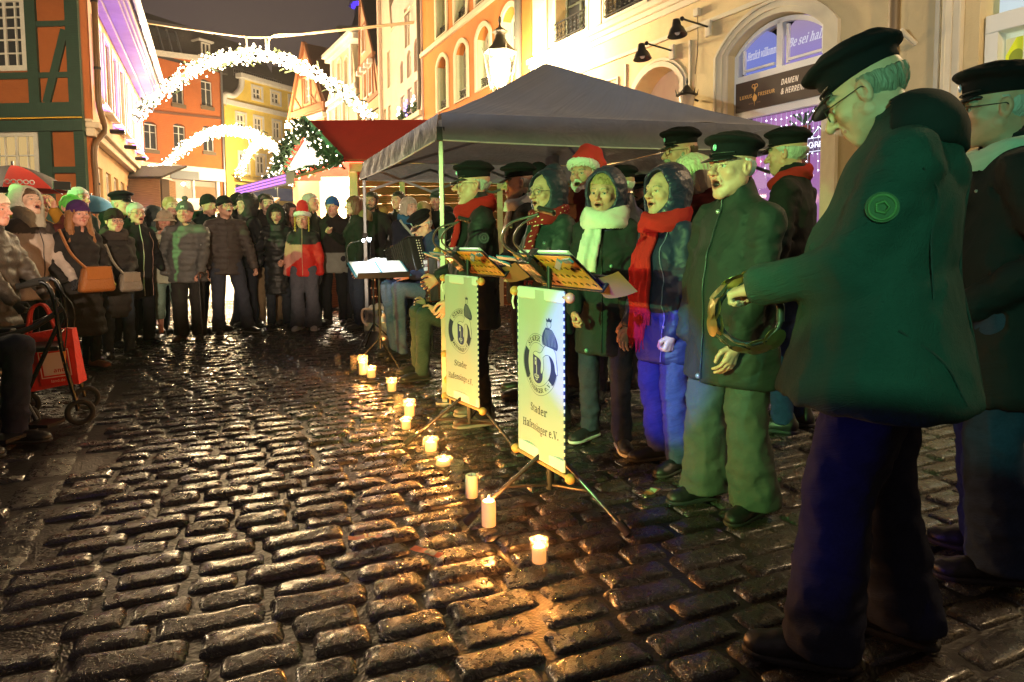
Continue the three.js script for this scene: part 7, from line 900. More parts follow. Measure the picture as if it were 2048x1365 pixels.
person({ at: [0.55, -4.85], face: -28, H: 1.79, w: 1.1, lod: 0, skin: 'pink', fat: 0.5, hair: sides(GREY), hat: { t: 'santa', side: 1 }, beard: { c: WHITEH, len: 0.02 }, moustache: WHITEH, head: { mouth: 0.6, y: -0.1, p: -0.05, r: 0.05 }, top: { c: [0.16, 0.012, 0.016], hem: 0.75, collar: 0.09 }, arms: { L: 'down', R: 'clasp' }, scarf: { c: [0.10, 0.008, 0.012], fat: 1.2 }, label: 'bearded singer in red and white santa hat' });
person({ at: [0.54, -3.74], face: -18, H: 1.56, fem: 1, lod: 0, skin: 'pink', fat: 0.5, hair: { t: 'short', c: [0.34, 0.22, 0.10] }, hat: { t: 'hood', c: [0.022, 0.026, 0.07], rough: 0.45, big: 1.03 }, head: { mouth: 0.22, y: -0.22, p: 0.04, r: -0.06, look: 0.5 }, top: { c: [0.016, 0.022, 0.024], hem: 0.6, kind: 'shell', flare: 0.015, zip: [0.02, 0.02, 0.02], buttons: [[0.06, 1.17, 0.011], [-0.1, 0.63, 0.013]], buttonC: [0.25, 0.5, 0.4] }, legs: { c: [0.035, 0.045, 0.075], cuff: 0.06 }, arms: { L: [0.16, 0.84, 0.2], R: [-0.16, 0.9, 0.2] }, hands: { L: 'grip', R: 'grip' }, feet: { L: [0.12, 0.1, 0.35], R: [-0.12, -0.06, -0.45] }, shoes: { c: [0.02, 0.022, 0.026], sole: [0.62, 0.66, 0.6] }, scarf: { c: [0.70, 0.70, 0.66], fat: 1.35, tails: [{ x0: -0.05, x1: -0.1, len: 0.30, w: 0.075 }] }, label: 'smiling woman in navy hood with thick white fringed scarf' });
person({ at: [0.88, -5.1], face: -130, H: 1.73, lod: 2, skin: 'tan', hair: sides(WHITEH), hat: CAP(null, 0.1), top: { c: [0.016, 0.02, 0.035], kind: 'shell', rough: 0.35 }, label: 'man in skipper cap turned away behind the white scarf woman' });
person({ at: [1.27, -6.2], face: -60, H: 1.76, lod: 2, hair: sides(DARKH), hat: { t: 'cap', braid: 1 }, beard: { c: DARKH, len: 0.01 }, glasses: 1, top: { c: BK }, label: 'man with gold braid on dark cap far back under the pavilion' });
person({ at: [0.80, -3.36], face: -62, H: 1.53, fem: 1, w: 1.08, lod: 0, skin: 'fair', fat: 0.8, nose: 1.05, hat: { t: 'hood', c: [0.016, 0.019, 0.055], rough: 0.4, big: 1.05, peak: 0.4 }, head: { mouth: 0.28, p: -0.06, y: 0.06 }, top: { c: [0.018, 0.022, 0.06], hem: 0.64, kind: 'shell', rough: 0.5, flare: 0.02, seam: [0.11, [0.16, 0.18, 0.3]], buttons: [[0.12, 0.86, 0.008]] }, legs: { c: [0.05, 0.06, 0.13], wide: 1.08 }, arms: { L: [0.17, 0.73, 0.12], R: [-0.2, 0.76, 0.14] }, hands: { L: 'fist' }, shoes: { c: [0.012, 0.012, 0.014] }, scarf: { c: [0.45, 0.018, 0.02], fat: 1.1, tails: [{ x0: -0.02, x1: -0.10, len: 0.66, w: 0.085 }, { x0: 0.02, x1: -0.02, len: 0.5, w: 0.07 }] }, label: 'older woman in navy hood and blue jacket with long red fringed scarf' });
person({ at: [1.2, -4.5], face: -78, H: 1.93, lod: 0, skin: 'pink', fat: 0.6, hair: sides(BROWN), hat: CAP([0.3, 0.85, 0.8], 0.02), glasses: 1, beard: { c: [0.26, 0.25, 0.2], len: 0.07 }, moustache: [0.2, 0.17, 0.12], head: { p: 0.08 }, top: { c: BK, collar: 0.11 }, label: 'tall man with long grey beard, glasses and skipper cap' });
person({ at: [1.10, -3.8], face: -60, H: 1.68, fem: 1, lod: 0, skin: 'fair', hair: { t: 'bob', c: [0.56, 0.5, 0.36] }, head: { p: 0.2, y: -0.2 }, top: { c: [0.02, 0.014, 0.016] }, scarf: { c: [0.12, 0.012, 0.012] }, arms: { L: 'pocket', R: 'clasp' }, label: 'woman with straight blond fringe behind the man in green jacket' });
person({ at: [0.97, -2.82], face: -66, H: 1.6, w: 1.22, belly: 0.05, lod: 0, skin: 'pink', fat: 1.3, nose: 1.15, hair: sides(WHITEH), browC: [0.4, 0.36, 0.3], hat: CAP([0.3, 0.75, 0.6], 0.03), head: { mouth: 0.75, p: -0.04, y: 0.05 }, top: { c: [0.015, 0.022, 0.019], hem: 0.63, kind: 'shell', rough: 0.7, flare: 0.03, collar: 0.085, zip: [0.02, 0.03, 0.028], buttons: [[-0.02, 1.43, 0.011], [-0.02, 0.66, 0.012]], buttonC: [0.35, 0.4, 0.36] }, legs: { c: [0.055, 0.066, 0.058], kind: 'weave', wide: 1.3, cuff: 0.085 }, arms: { L: [0.2, 0.75, 0.2], R: [-0.22, 0.8, 0.12] }, hands: { L: 'relaxed', R: null }, feet: { L: [0.12, 0.0, 0.25], R: [-0.13, 0.08, -0.1] }, shoes: { c: [0.01, 0.01, 0.01] }, label: 'stout singing man in dark green jacket and wide grey trousers' });
person({ at: [1.72, -4.0], face: -128, H: 1.84, w: 1.15, lod: 0, skin: 'pink', fat: 0.8, hair: { t: 'short', c: GREY }, hat: CAP(null, 0.0), head: { p: 0.05 }, top: { c: BK, collar: 0.06 }, legs: { c: [0.02, 0.04, 0.12] }, scarf: { c: [0.4, 0.02, 0.02], fat: 0.8 }, label: 'man in skipper cap seen from behind, before the neon sign' });
// the big figure in front
const vl = (x, z, d, ys) => ys.map((y) => [[x, y, z], d]);
const C14 = person({ at: [1.03, -1.79], face: -118, H: 1.745, w: 1.40, belly: 0.06, lod: 0, lean: -0.05, skin: 'fair', fat: 0.9, nose: 1.1, hair: { t: 'sides', c: [0.20, 0.18, 0.14] }, hat: { t: 'cap', tilt: 0.0 }, glasses: 1, head: { p: 0.52, y: -0.2 }, hs: 1.03, top: { c: [0.020, 0.050, 0.043], crease: 0.45, hem: 0.76, kind: 'wool', rough: 0.9, flare: 0.095, thick: 0.02, hood: 1.08, hoodZ: 0.06, hoodC: [0.012, 0.016, 0.017], cuff: 0.058, fold: 1.1, patch: [[[0.6, 1.27, 0.02], [-1, 0, 0], 0.036, [0.035, 0.075, 0.02]]], seams: [vl(0.02, -0.6, [0, 0, 1], [1.36, 1.25, 1.1, 0.95, 0.8, 0.72]), [[[0.6, 1.36, -0.06], [-1, 0, 0]], [[0.5, 1.3, -0.3], [-0.7, 0, 0.5]], [[0.4, 1.2, -0.4], [-0.4, 0, 0.7]], [[0.36, 1.05, -0.4], [-0.3, 0, 0.7]]], [[[0.35, 0.98, -0.5], [-0.1, 0, 1]], [[0.3, 0.9, -0.5], [-0.1, 0, 1]], [[0.27, 0.8, -0.5], [-0.1, 0, 1]]]] }, legs: { c: [0.026, 0.032, 0.058], wide: 1.22, cuff: 0.078 }, arms: { L: [0.07, 1.045, 0.31], R: 'pocket' }, elbow: { L: [0.6, -0.6, -0.6] }, hands: { L: { curl: 'grip', palm: [-0.35, -0.4, 0.4] }, R: null }, feet: { L: [0.12, 0.15, 0.15], R: [-0.12, -0.06, -0.2] }, shoes: { c: [0.012, 0.012, 0.014] }, label: 'large man in foreground in dark green hooded jacket looking down' });
person({ at: [1.72, -2.28], face: -112, H: 1.76, w: 1.2, lod: 0, skin: 'fair', fat: 1, nose: 1.1, hair: { t: 'sides', c: GREY }, hat: CAP([0.4, 0.4, 0.7], 0.02), glasses: 1, head: { p: 0.02 }, top: { c: [0.014, 0.016, 0.018], hem: 0.62, flare: 0.03, collar: 0.05, fold: 1.1, buttons: [[0.1, 1.34, 0.006]] }, arms: { L: 'pocket', R: 'pocket' }, legs: { c: [0.03, 0.05, 0.10], wide: 1.2, cuff: 0.08 }, scarf: { c: [0.55, 0.6, 0.5], fat: 0.7 }, shoes: { c: [0.01, 0.01, 0.011], high: 0.16 }, label: 'man in glasses and skipper cap at the right edge with pale scarf' });
// musicians under the pavilion
const S1 = person({ at: [-0.86, -6.75], face: -55, H: 1.75, sit: 0.66, lod: 1, skin: 'pale', hat: CAP([0.5, 0.8, 0.7], 0.25), glasses: 1, glassC: [0.3, 0.04, 0.03], hair: sides(GREY), head: { p: 0.35 }, top: { c: [0.03, 0.05, 0.12] }, legs: { c: [0.10, 0.15, 0.28] }, arms: { L: [0.22, 1.12, 0.3], R: [-0.22, 1.15, 0.3] }, hands: { L: 'flat', R: 'flat' }, label: 'accordion player in skipper cap looking down, blue jeans' });
const S2 = person({ at: [-0.40, -5.75], face: -68, H: 1.7, sit: 0.5, lod: 1, skin: 'fair', hair: sides(GREY), hat: CAP(null, 0.1), top: { c: BK }, legs: { c: [0.05, 0.07, 0.06], wide: 1.05 }, arms: { L: [0.2, 1.05, 0.32], R: [-0.2, 1.08, 0.32] }, hands: { L: 'relaxed', R: 'relaxed' }, feet: { L: [0.16, 0.1, 0.1], R: [-0.16, 0.05, 0] }, label: 'seated accordion player in dark green trousers behind the farther banner' });
person({ at: [-1.28, -8.05], face: 35, H: 1.72, fem: 1, lod: 1, skin: 'pale', hair: { t: 'bob', c: [0.40, 0.36, 0.28] }, head: { y: 0.25 }, top: { c: [0.013, 0.015, 0.03], hem: 0.72, strap: { x0: -0.13, x1: 0.17, c: [0.30, 0.36, 0.30], r: 0.02 } }, scarf: { c: [0.03, 0.12, 0.22], fat: 1.1 }, legs: { c: [0.03, 0.05, 0.14] }, arms: { L: 'clasp', R: 'clasp' }, label: 'woman with pale bob, blue scarf and light strap across her coat' });
function stool(x, z, h, label) { const t = thing('stool', label, 'stool', [x, 0, z]); part('seat', bar([0, h - 0.05, 0], [0, h, 0], 0.17, 0.17, 24), M.black, t); for (let k = 0; k < 4; k++) part('leg', bar([Math.cos(k * 1.571) * 0.12, h - 0.05, Math.sin(k * 1.571) * 0.12], [Math.cos(k * 1.571) * 0.18, 0, Math.sin(k * 1.571) * 0.18], 0.012), M.iron, t); }
stool(-0.86, -6.75, 0.58, 'black stool under the accordion player in jeans'); stool(-0.40, -5.75, 0.42, 'low black stool under the player behind the farther banner');
function accordion(x, y, z, yaw, tilt, c, label) {
  const t = thing('accordion', label, 'accordion', [x, y, z], yaw); t.rotation.z = tilt;
  part('treble_case', bx(-0.22, -0.1, -0.2, 0.2, -0.09, 0.09, 0.02), c, t); part('bass_case', bx(0.1, 0.21, -0.19, 0.19, -0.09, 0.09, 0.02), c, t); part('bellows', [...Array(12)].map((_, i) => { const X = -0.095 + i * 0.016; return bx(X, X + 0.014, -0.19 + (i % 2) * 0.008, 0.19 - (i % 2) * 0.008, -0.086 + (i % 2) * 0.008, 0.086 - (i % 2) * 0.008); }), std(C(0.02, 0.02, 0.022), 0.5), t);
  part('keyboard', bx(-0.285, -0.222, -0.21, 0.21, -0.005, 0.03, 0.006), M.white, t); part('black_keys', [...Array(14)].filter((_, i) => i % 7 !== 2 && i % 7 !== 6).map((i_, i) => bx(-0.265, -0.222, -0.195 + i * 0.04, -0.175 + i * 0.04, 0.03, 0.038)), M.black, t); part('grille', [...Array(6)].map((_, i) => bx(-0.21, -0.11, -0.16 + i * 0.06, -0.13 + i * 0.06, 0.09, 0.094)), M.chrome, t); part('bass_button', [...Array(24)].map((_, i) => ball(0.212, -0.15 + (i % 12) * 0.027, -0.03 + Math.floor(i / 12) * 0.03, 0.007, 6, 4)), M.white, t).userData.kind = 'stuff'; part('trim', [bx(-0.225, -0.095, 0.195, 0.203, -0.095, 0.095), bx(0.095, 0.215, 0.185, 0.193, -0.095, 0.095)], M.chrome, t);
}
accordion(-1.06, 0.98, -6.6, -0.75, 0.35, std(C(0.02, 0.02, 0.022), 0.2), 'black and white piano accordion held by the player in jeans'); accordion(-0.60, 0.86, -5.62, -1.1, 0.1, std(C(0.10, 0.03, 0.012), 0.25), 'brown accordion beside the pavilion leg');
{ // ring of jingles in the foreground hand
  const t = thing('jingle_ring', 'brass jingle ring shaken by the large man in green', 'tambourine', [0.722, 0.965, -1.97], -0.25), R = 0.092; t.rotation.z = 0.25;
  const arcp = []; for (let i = 0; i <= 24; i++) { const a = 0.9 + (i / 24) * 4.9; arcp.push([Math.cos(a) * R, Math.sin(a) * R, 0]); } part('ring_frame', [tube(arcp, 0.008, 60, 8)], std(C(0.02, 0.02, 0.02), 0.4), t); part('handle', tube([arcp[0], [R * 0.99, R * 0.1, 0], arcp[24]], 0.012, 16, 8), std(C(0.02, 0.02, 0.02), 0.4), t);
  for (let i = 0; i < 9; i++) { const a = 1.25 + i * 0.5, j = new THREE.Group(); j.name = numbered('jingle_pair'); j.position.set(Math.cos(a) * R * 1.13, Math.sin(a) * R * 1.13, 0); j.rotation.z = a + Math.PI / 2; j.rotation.y = rr(-0.5, 0.5); j.rotation.x = rr(-0.9, 0.2); t.add(j); for (const q of [-1, 1]) { const g = lathe([[0.001, 0.004], [0.008, 0.005], [0.012, 0.001], [0.033, 0.0], [0.036, 0.0015], [0.012, 0.003], [0.001, 0.006]], 20); if (q < 0) g.rotateX(Math.PI); g.rotateX(rr(-0.25, 0.25)); part('jingle', move(g, 0, q * (0.006 + rnd() * 0.005), 0), std(C(0.55, 0.52, 0.22), 0.32, { metalness: 0.95 }), j); } }
}
// ---------------------------------------------------------------- the listening crowd
const P1 = (o) => person({ lod: 2, arms: { L: 'pocket', R: 'pocket' }, ...o });
person({ at: [-3.66, -4.58], face: 92, H: 1.54, fem: 1, w: 1.15, lod: 1, hair: { t: 'bob', c: [0.66, 0.56, 0.42] }, skin: 'pink', top: { c: [0.05, 0.04, 0.033], hem: 0.5, puff: 0.085, rough: 0.5, flare: 0.03 }, arms: { L: [0.2, 0.92, 0.28], R: [-0.2, 0.92, 0.28] }, hands: { L: { curl: 'grip', glove: [0.02, 0.018, 0.018] }, R: { curl: 'grip', glove: [0.02, 0.018, 0.018] } }, legs: { c: [0.02, 0.02, 0.022] }, label: 'blond woman in shiny brown quilted coat at the left edge' });
person({ at: [-4.32, -5.85], face: 74, H: 1.68, fem: 1, lod: 1, skin: 'pale', hair: { t: 'short', c: BROWN }, hat: { t: 'hood', c: [0.42, 0.40, 0.33], rough: 0.9, peak: 1.4, big: 1.06 }, head: { mouth: 0.7, p: -0.28 }, top: { c: [0.44, 0.37, 0.32], hem: 0.72, kind: 'weave', paint: (x, y) => y > 1.33 ? [0.07, 0.055, 0.05] : [0.46, 0.38, 0.33], zip: [0.08, 0.07, 0.07] }, arms: { L: [0.17, 0.86, 0.3], R: [-0.17, 0.86, 0.28] }, hands: { L: { curl: 'grip', glove: [0.02, 0.02, 0.025] }, R: { curl: 'grip', glove: [0.02, 0.02, 0.025] } }, legs: { c: BK }, label: 'laughing person in pale hooded jacket looking up' });
const L3 = person({ at: [-4.62, -6.35], face: 62, H: 1.66, lod: 1, hair: { t: 'short', c: BROWN }, skin: 'pink', hat: { t: 'beanie', c: [0.5, 0.12, 0.2] }, top: { c: [0.42, 0.20, 0.02] }, arms: { L: [0.0, 1.57, 0.34], R: [-0.14, 1.57, 0.34] }, elbow: { L: [0.6, -0.8, 0] }, hands: { L: { curl: 'relaxed', dir: [-0.1, 1, 0], palm: [-1, 0, 0] }, R: { curl: 'relaxed', dir: [0.1, 1, 0], palm: [1, 0, 0] } }, label: 'person in mustard jacket filming with a raised phone' });
{ const t = thing('phone', 'black phone held up over the pale hood', 'phone', [-4.31, 1.745, -6.28], 1.1); part('phone_body', bx(-0.08, 0.08, -0.04, 0.04, -0.005, 0.005, 0.004), M.black, t); part('phone_screen', bx(-0.075, 0.075, -0.036, 0.036, -0.0062, -0.0052), std(C(0.02, 0.02, 0.03), 0.1), t); }
person({ at: [-4.22, -6.25], face: 66, H: 1.64, lod: 1, hair: { t: 'short', c: [0.1, 0.5, 0.06] }, skin: 'pink', top: { c: [0.10, 0.018, 0.016], hem: 0.8, kind: 'shell', rough: 0.6 }, arms: { L: [0.18, 0.88, 0.3], R: 'pocket' }, hands: { L: { curl: 'grip', glove: [0.5, 0.55, 0.02] } }, legs: { c: BK }, label: 'person in maroon jacket with yellow glove' });  // green stage light on the head is put into the hair colour
person({ at: [-4.98, -7.5], face: 78, H: 1.83, lod: 1, skin: 'pink', hair: { t: 'short', c: WHITEH }, top: { c: [0.02, 0.05, 0.045], hood: 1 }, label: 'white haired man behind the purple knit hat' });
const L6 = person({ at: [-4.06, -6.1], face: 58, H: 1.57, fem: 1, lod: 1, skin: 'pink', hair: { t: 'long', c: [0.24, 0.10, 0.03] }, hat: { t: 'beanie', c: [0.06, 0.02, 0.10] }, top: { c: [0.016, 0.013, 0.012], hem: 0.36, flare: 0.05, puff: 0.1 }, arms: { L: 'pocket', R: 'pocket' }, legs: { c: [0.012, 0.012, 0.014], wide: 0.85, cuff: 0.05 }, shoes: { c: [0.16, 0.055, 0.02], high: 0.2 }, label: 'woman with purple knit hat and long auburn hair in black coat' });
const L7 = person({ at: [-4.12, -6.75], face: 52, H: 1.52, fem: 1, lod: 1, skin: 'fair', hair: { t: 'short', c: BROWN }, glasses: 1, hat: { t: 'beanie', c: [0.025, 0.018, 0.014] }, top: { c: [0.022, 0.019, 0.017], hem: 0.48, puff: 0.09 }, scarf: { c: [0.05, 0.04, 0.035] }, arms: { L: 'clasp', R: 'pocket' }, legs: { c: [0.04, 0.055, 0.08] }, label: 'woman in dark knit hat and glasses beside the purple hat' });
P1({ at: [-4.47, -7.45], face: 82, H: 1.75, skin: 'fair', hair: sides(GREY), hat: CAP(null, 0), top: { c: BK, hood: 1 }, label: 'man in skipper cap behind the grey haired woman of the left crowd' });
person({ at: [-4.30, -7.45], face: 60, H: 1.64, fem: 1, w: 1.12, lod: 1, skin: 'pink', hair: { t: 'short', c: [0.5, 0.49, 0.46] }, glasses: 1, head: { mouth: 0.35 }, top: { c: [0.014, 0.0135, 0.014], hem: 0.6, hood: 1, zip: [0.4, 0.36, 0.3], seam: [0.13, [0.4, 0.25, 0.2]] }, arms: { L: 'pocket', R: 'pocket' }, legs: { c: [0.012, 0.012, 0.014] }, shoes: { c: [0.012, 0.012, 0.012], rough: 0.2 }, label: 'woman with short silver hair and glasses in black parka' });
P1({ at: [-4.6, -8.4], face: 170, H: 1.62, hair: { t: 'short', c: DARKH }, hat: { t: 'hood', c: [0.02, 0.035, 0.035] }, top: { c: BK }, label: 'hooded person turned away behind the light green jacket' });
person({ at: [-4.22, -7.95], face: 20, H: 1.56, fem: 1, lod: 1, skin: 'pink', hair: { t: 'bob', c: BROWN }, hat: { t: 'brim', c: [0.42, 0.36, 0.26] }, top: { c: [0.40, 0.42, 0.32], hem: 0.78, kind: 'shell' }, arms: { L: [0.05, 1.42, 0.16], R: [-0.05, 1.40, 0.17] }, elbow: { L: [0.9, -0.6, 0.2], R: [-0.9, -0.6, 0.2] }, hands: { L: 'grip', R: 'grip' }, legs: { c: [0.2, 0.3, 0.25], short: 0.25 }, label: 'woman in cream brimmed knit hat and pale green jacket, hands at chin' });
P1({ at: [-4.6, -8.8], face: 55, H: 1.80, skin: 'pale', hair: { t: 'short', c: BLOND }, top: { c: [0.05, 0.05, 0.04] }, label: 'fair haired tall man behind the cream knit hat' });
const L13 = person({ at: [-3.92, -7.85], face: 12, H: 1.66, w: 1.2, belly: 0.06, lod: 1, skin: 'pink', fat: 1.2, hair: sides(GREY), hat: { t: 'beanie', c: [0.10, 0.11, 0.10], pom: 1, patch: [0.4, 0.45, 0.4] }, head: { p: -0.02 }, top: { c: [0.10, 0.10, 0.095], hem: 0.74, puff: 0.07, rough: 0.55, buttons: [[0.2, 1.22, 0.01]], buttonC: [0.6, 0.6, 0.6] }, arms: { L: [0.2, 0.86, 0.24], R: [-0.24, 0.9, 0.1] }, elbow: { L: [0.9, -0.1, -0.3] }, hands: { L: { curl: 'grip', dir: [-0.1, -0.9, 0.4] }, R: null }, legs: { c: [0.03, 0.027, 0.024], kind: 'weave', wide: 1.2, cuff: 0.07 }, shoes: { c: [0.05, 0.03, 0.018] }, label: 'heavy man in grey quilted jacket and bobble hat leaning on a cane' });
{ const p = V(0.2, 0, 0.33).applyAxisAngle(V(0, 1, 0), 12 * Math.PI / 180).add(V(-3.92, 0, -7.85)), t = thing('walking_cane', 'dark walking cane under the hand of the man in bobble hat', 'cane', [p.x, 0, p.z]); part('shaft', bar([0.03, 0.0, 0.03], [0, 0.79, 0], 0.011, 0.011), M.black, t); part('crook', tube([[0, 0.79, 0], [0, 0.83, -0.01], [0.01, 0.835, -0.06], [0.01, 0.815, -0.1]], 0.012, 16, 8), std(C(0.06, 0.03, 0.015), 0.4), t); part('rubber_tip', bar([0.031, 0, 0.031], [0.03, 0.03, 0.03], 0.015), M.rubber, t); }
person({ at: [-3.67, -8.35], face: 32, H: 1.76, w: 1.1, lod: 1, skin: 'fair', fat: 0.8, hair: sides(DARKH), hat: { t: 'beanie', c: [0.012, 0.012, 0.013] }, glasses: 1, moustache: GREY, head: { y: 0.35, p: -0.12, mouth: 0.2 }, top: { c: [0.055, 0.045, 0.04], hem: 0.76, puff: 0.075, rough: 0.6, zip: [0.05, 0.045, 0.04] }, arms: { L: [0.32, 0.84, 0.12], R: [-0.26, 0.8, 0.16] }, hands: { L: 'fist', R: 'relaxed' }, feet: { L: [0.24, 0.02, 0.5], R: [-0.12, 0.05, -0.1] }, legs: { c: [0.05, 0.055, 0.075], wide: 1.1, cuff: 0.068 }, shoes: { c: [0.02, 0.018, 0.017], sole: [0.3, 0.28, 0.25] }, label: 'man with grey moustache and black knit hat striding in jeans' });
P1({ at: [-4.0, -8.6], face: 60, H: 1.80, skin: 'fair', hat: { t: 'beanie', c: [0.016, 0.02, 0.016] }, hair: sides(DARKH), top: { c: [0.015, 0.03, 0.025], hood: 1 }, label: 'green lit man in black knit hat behind the bobble hat man' });
P1({ at: [-3.86, -9.2], face: 100, H: 1.86, hat: { t: 'beanie', c: [0.016, 0.014, 0.014] }, hair: sides(DARKH), top: { c: BK }, label: 'tall person in dark cap behind the moustached man' });
P1({ at: [-3.62, -8.95], face: -40, H: 1.82, hat: { t: 'hood', c: [0.014, 0.014, 0.014], big: 1.1 }, hair: { t: 'short', c: DARKH }, top: { c: BK }, skin: 'pale', label: 'person in big black hood facing left in the crowd' });
P1({ at: [-3.42, -9.15], face: 25, H: 1.85, skin: 'pale', hair: { t: 'short', c: DARKH }, head: { mouth: 0.6 }, top: { c: [0.02, 0.016, 0.015], hood: 1 }, legs: { c: [0.20, 0.14, 0.08] }, label: 'dark haired young man with open mouth in the crowd' });
P1({ at: [-3.75, -9.9], face: 30, H: 1.9, hat: { t: 'beanie', c: [0.02, 0.03, 0.025] }, hair: sides(DARKH), top: { c: BK }, label: 'person in knit hat farthest back before the lit shop' });
person({ at: [-3.19, -8.85], face: 18, H: 1.66, fem: 1, lod: 1, skin: 'fair', hair: { t: 'bob', c: DARKH }, hat: { t: 'hood', c: [0.015, 0.018, 0.018], fur: [0.012, 0.012, 0.012] }, head: { mouth: 0.25 }, top: { c: [0.014, 0.015, 0.015], hem: 0.5, puff: 0.09, rough: 0.45 }, arms: { L: [0.1, 0.98, 0.24], R: 'pocket' }, hands: { L: 'fist' }, legs: { c: [0.03, 0.035, 0.045] }, label: 'woman with black fringe in dark fur edged hood' });
person({ at: [-2.77, -8.66], face: 8, H: 1.58, lod: 1, skin: 'pink', hair: sides(BROWN), hat: { t: 'santa', up: 1, braids: 1 }, top: { c: [0.4, 0.02, 0.015], hem: 0.80, kind: 'shell', rough: 0.6, zip: [0.5, 0.3, 0.2], paint: (x, y) => { if (y > 1.27 - 0.1 * 0 && y - 1.18 > Math.abs(x) * 0.62 - 0.02) return [0.016, 0.014, 0.014]; if (x < -0.235) return [0.55, 0.26, 0.2]; return y > 1.09 + x * 0.7 && x < 0.0 ? [0.55, 0.27, 0.21] : [0.55, 0.022, 0.014]; } }, arms: { L: [0.24, 0.84, 0.05], R: [-0.24, 0.84, 0.05] }, hands: { L: { curl: 'relaxed', glove: [0.012, 0.012, 0.012] }, R: { curl: 'relaxed', glove: [0.012, 0.012, 0.012] } }, legs: { c: [0.10, 0.105, 0.13], wide: 1.3, cuff: 0.095 }, shoes: { c: [0.5, 0.5, 0.48], sole: [0.6, 0.6, 0.56] }, label: 'child in santa hat and red, pink and black jacket' });
P1({ at: [-2.82, -9.15], face: 75, H: 1.86, skin: 'pink', nose: 1.2, hair: { t: 'short', c: GREY }, head: { p: -0.15 }, top: { c: [0.03, 0.035, 0.025], hood: 1, hoodC: [0.25, 0.18, 0.09] }, label: 'grey haired man in profile with fur collar behind the child' });
person({ at: [-2.52, -9.2], face: 2, H: 1.80, lod: 1, skin: 'pale', hair: { t: 'short', c: BROWN }, hat: { t: 'beanie', c: [0.03, 0.09, 0.30] }, top: { c: [0.02, 0.017, 0.016], hem: 0.72, collar: 0.1, paint: (x, y) => y < 1.0 ? [0.22, 0.24, 0.22] : [0.02, 0.017, 0.016] }, arms: { L: 'pocket', R: 'pocket' }, legs: { c: BK }, label: 'teenager in blue knit hat and black and grey jacket' });
const L24 = person({ at: [-2.08, -8.75], face: -62, H: 1.79, fem: 1, lod: 1, skin: 'pale', hair: { t: 'bob', c: [0.13, 0.05, 0.025] }, top: { c: [0.016, 0.02, 0.016], hem: 0.82, hood: 1, hoodC: [0.22, 0.16, 0.07] }, arms: { R: [-0.12, 1.27, 0.30], L: 'down' }, hands: { R: 'grip' }, legs: { c: [0.04, 0.055, 0.085], wide: 1.1 }, shoes: { c: [0.03, 0.03, 0.03] }, label: 'brown haired woman in profile beside the pavilion leg' });
P1({ at: [-2.02, -9.5], face: -8, H: 1.9, skin: 'tan', stubble: 1, hair: { t: 'short', c: DARKH }, beard: { c: DARKH, len: 0.006 }, top: { c: [0.02, 0.018, 0.018], hoodC: [0.3, 0.2, 0.06], hood: 1 }, glasses: 1, label: 'dark bearded young man before the orange planks' });
P1({ at: [-1.66, -9.7], face: -30, H: 1.92, skin: 'fair', hair: { t: 'short', c: DARKH }, top: { c: BK }, label: 'tall dark haired man behind the pale bob' });
P1({ at: [-1.2, -9.0], face: -60, H: 1.72, fem: 1, skin: 'fair', hair: { t: 'long', c: BLOND }, top: { c: [0.10, 0.03, 0.02] }, label: 'blond woman before the orange plank wall' });
P1({ at: [-1.02, -9.1], face: -20, H: 1.88, skin: 'pink', stubble: 1, hair: sides(DARKH), hat: { t: 'beanie', c: [0.05, 0.07, 0.06] }, top: { c: BK, hood: 1 }, label: 'man in grey green knit hat behind the pavilion leg' });
P1({ at: [-3.1, -9.5], face: 40, H: 1.62, fem: 1, skin: 'pink', hair: { t: 'bob', c: [0.2, 0.07, 0.03] }, top: { c: [0.06, 0.02, 0.02] }, label: 'reddish haired person half hidden beside the santa hat' });
P1({ at: [-2.38, -9.9], face: 60, H: 1.84, fem: 1, hair: { t: 'long', c: BROWN }, top: { c: [0.04, 0.025, 0.02] }, label: 'person with long dark hair behind the blue knit hat' });
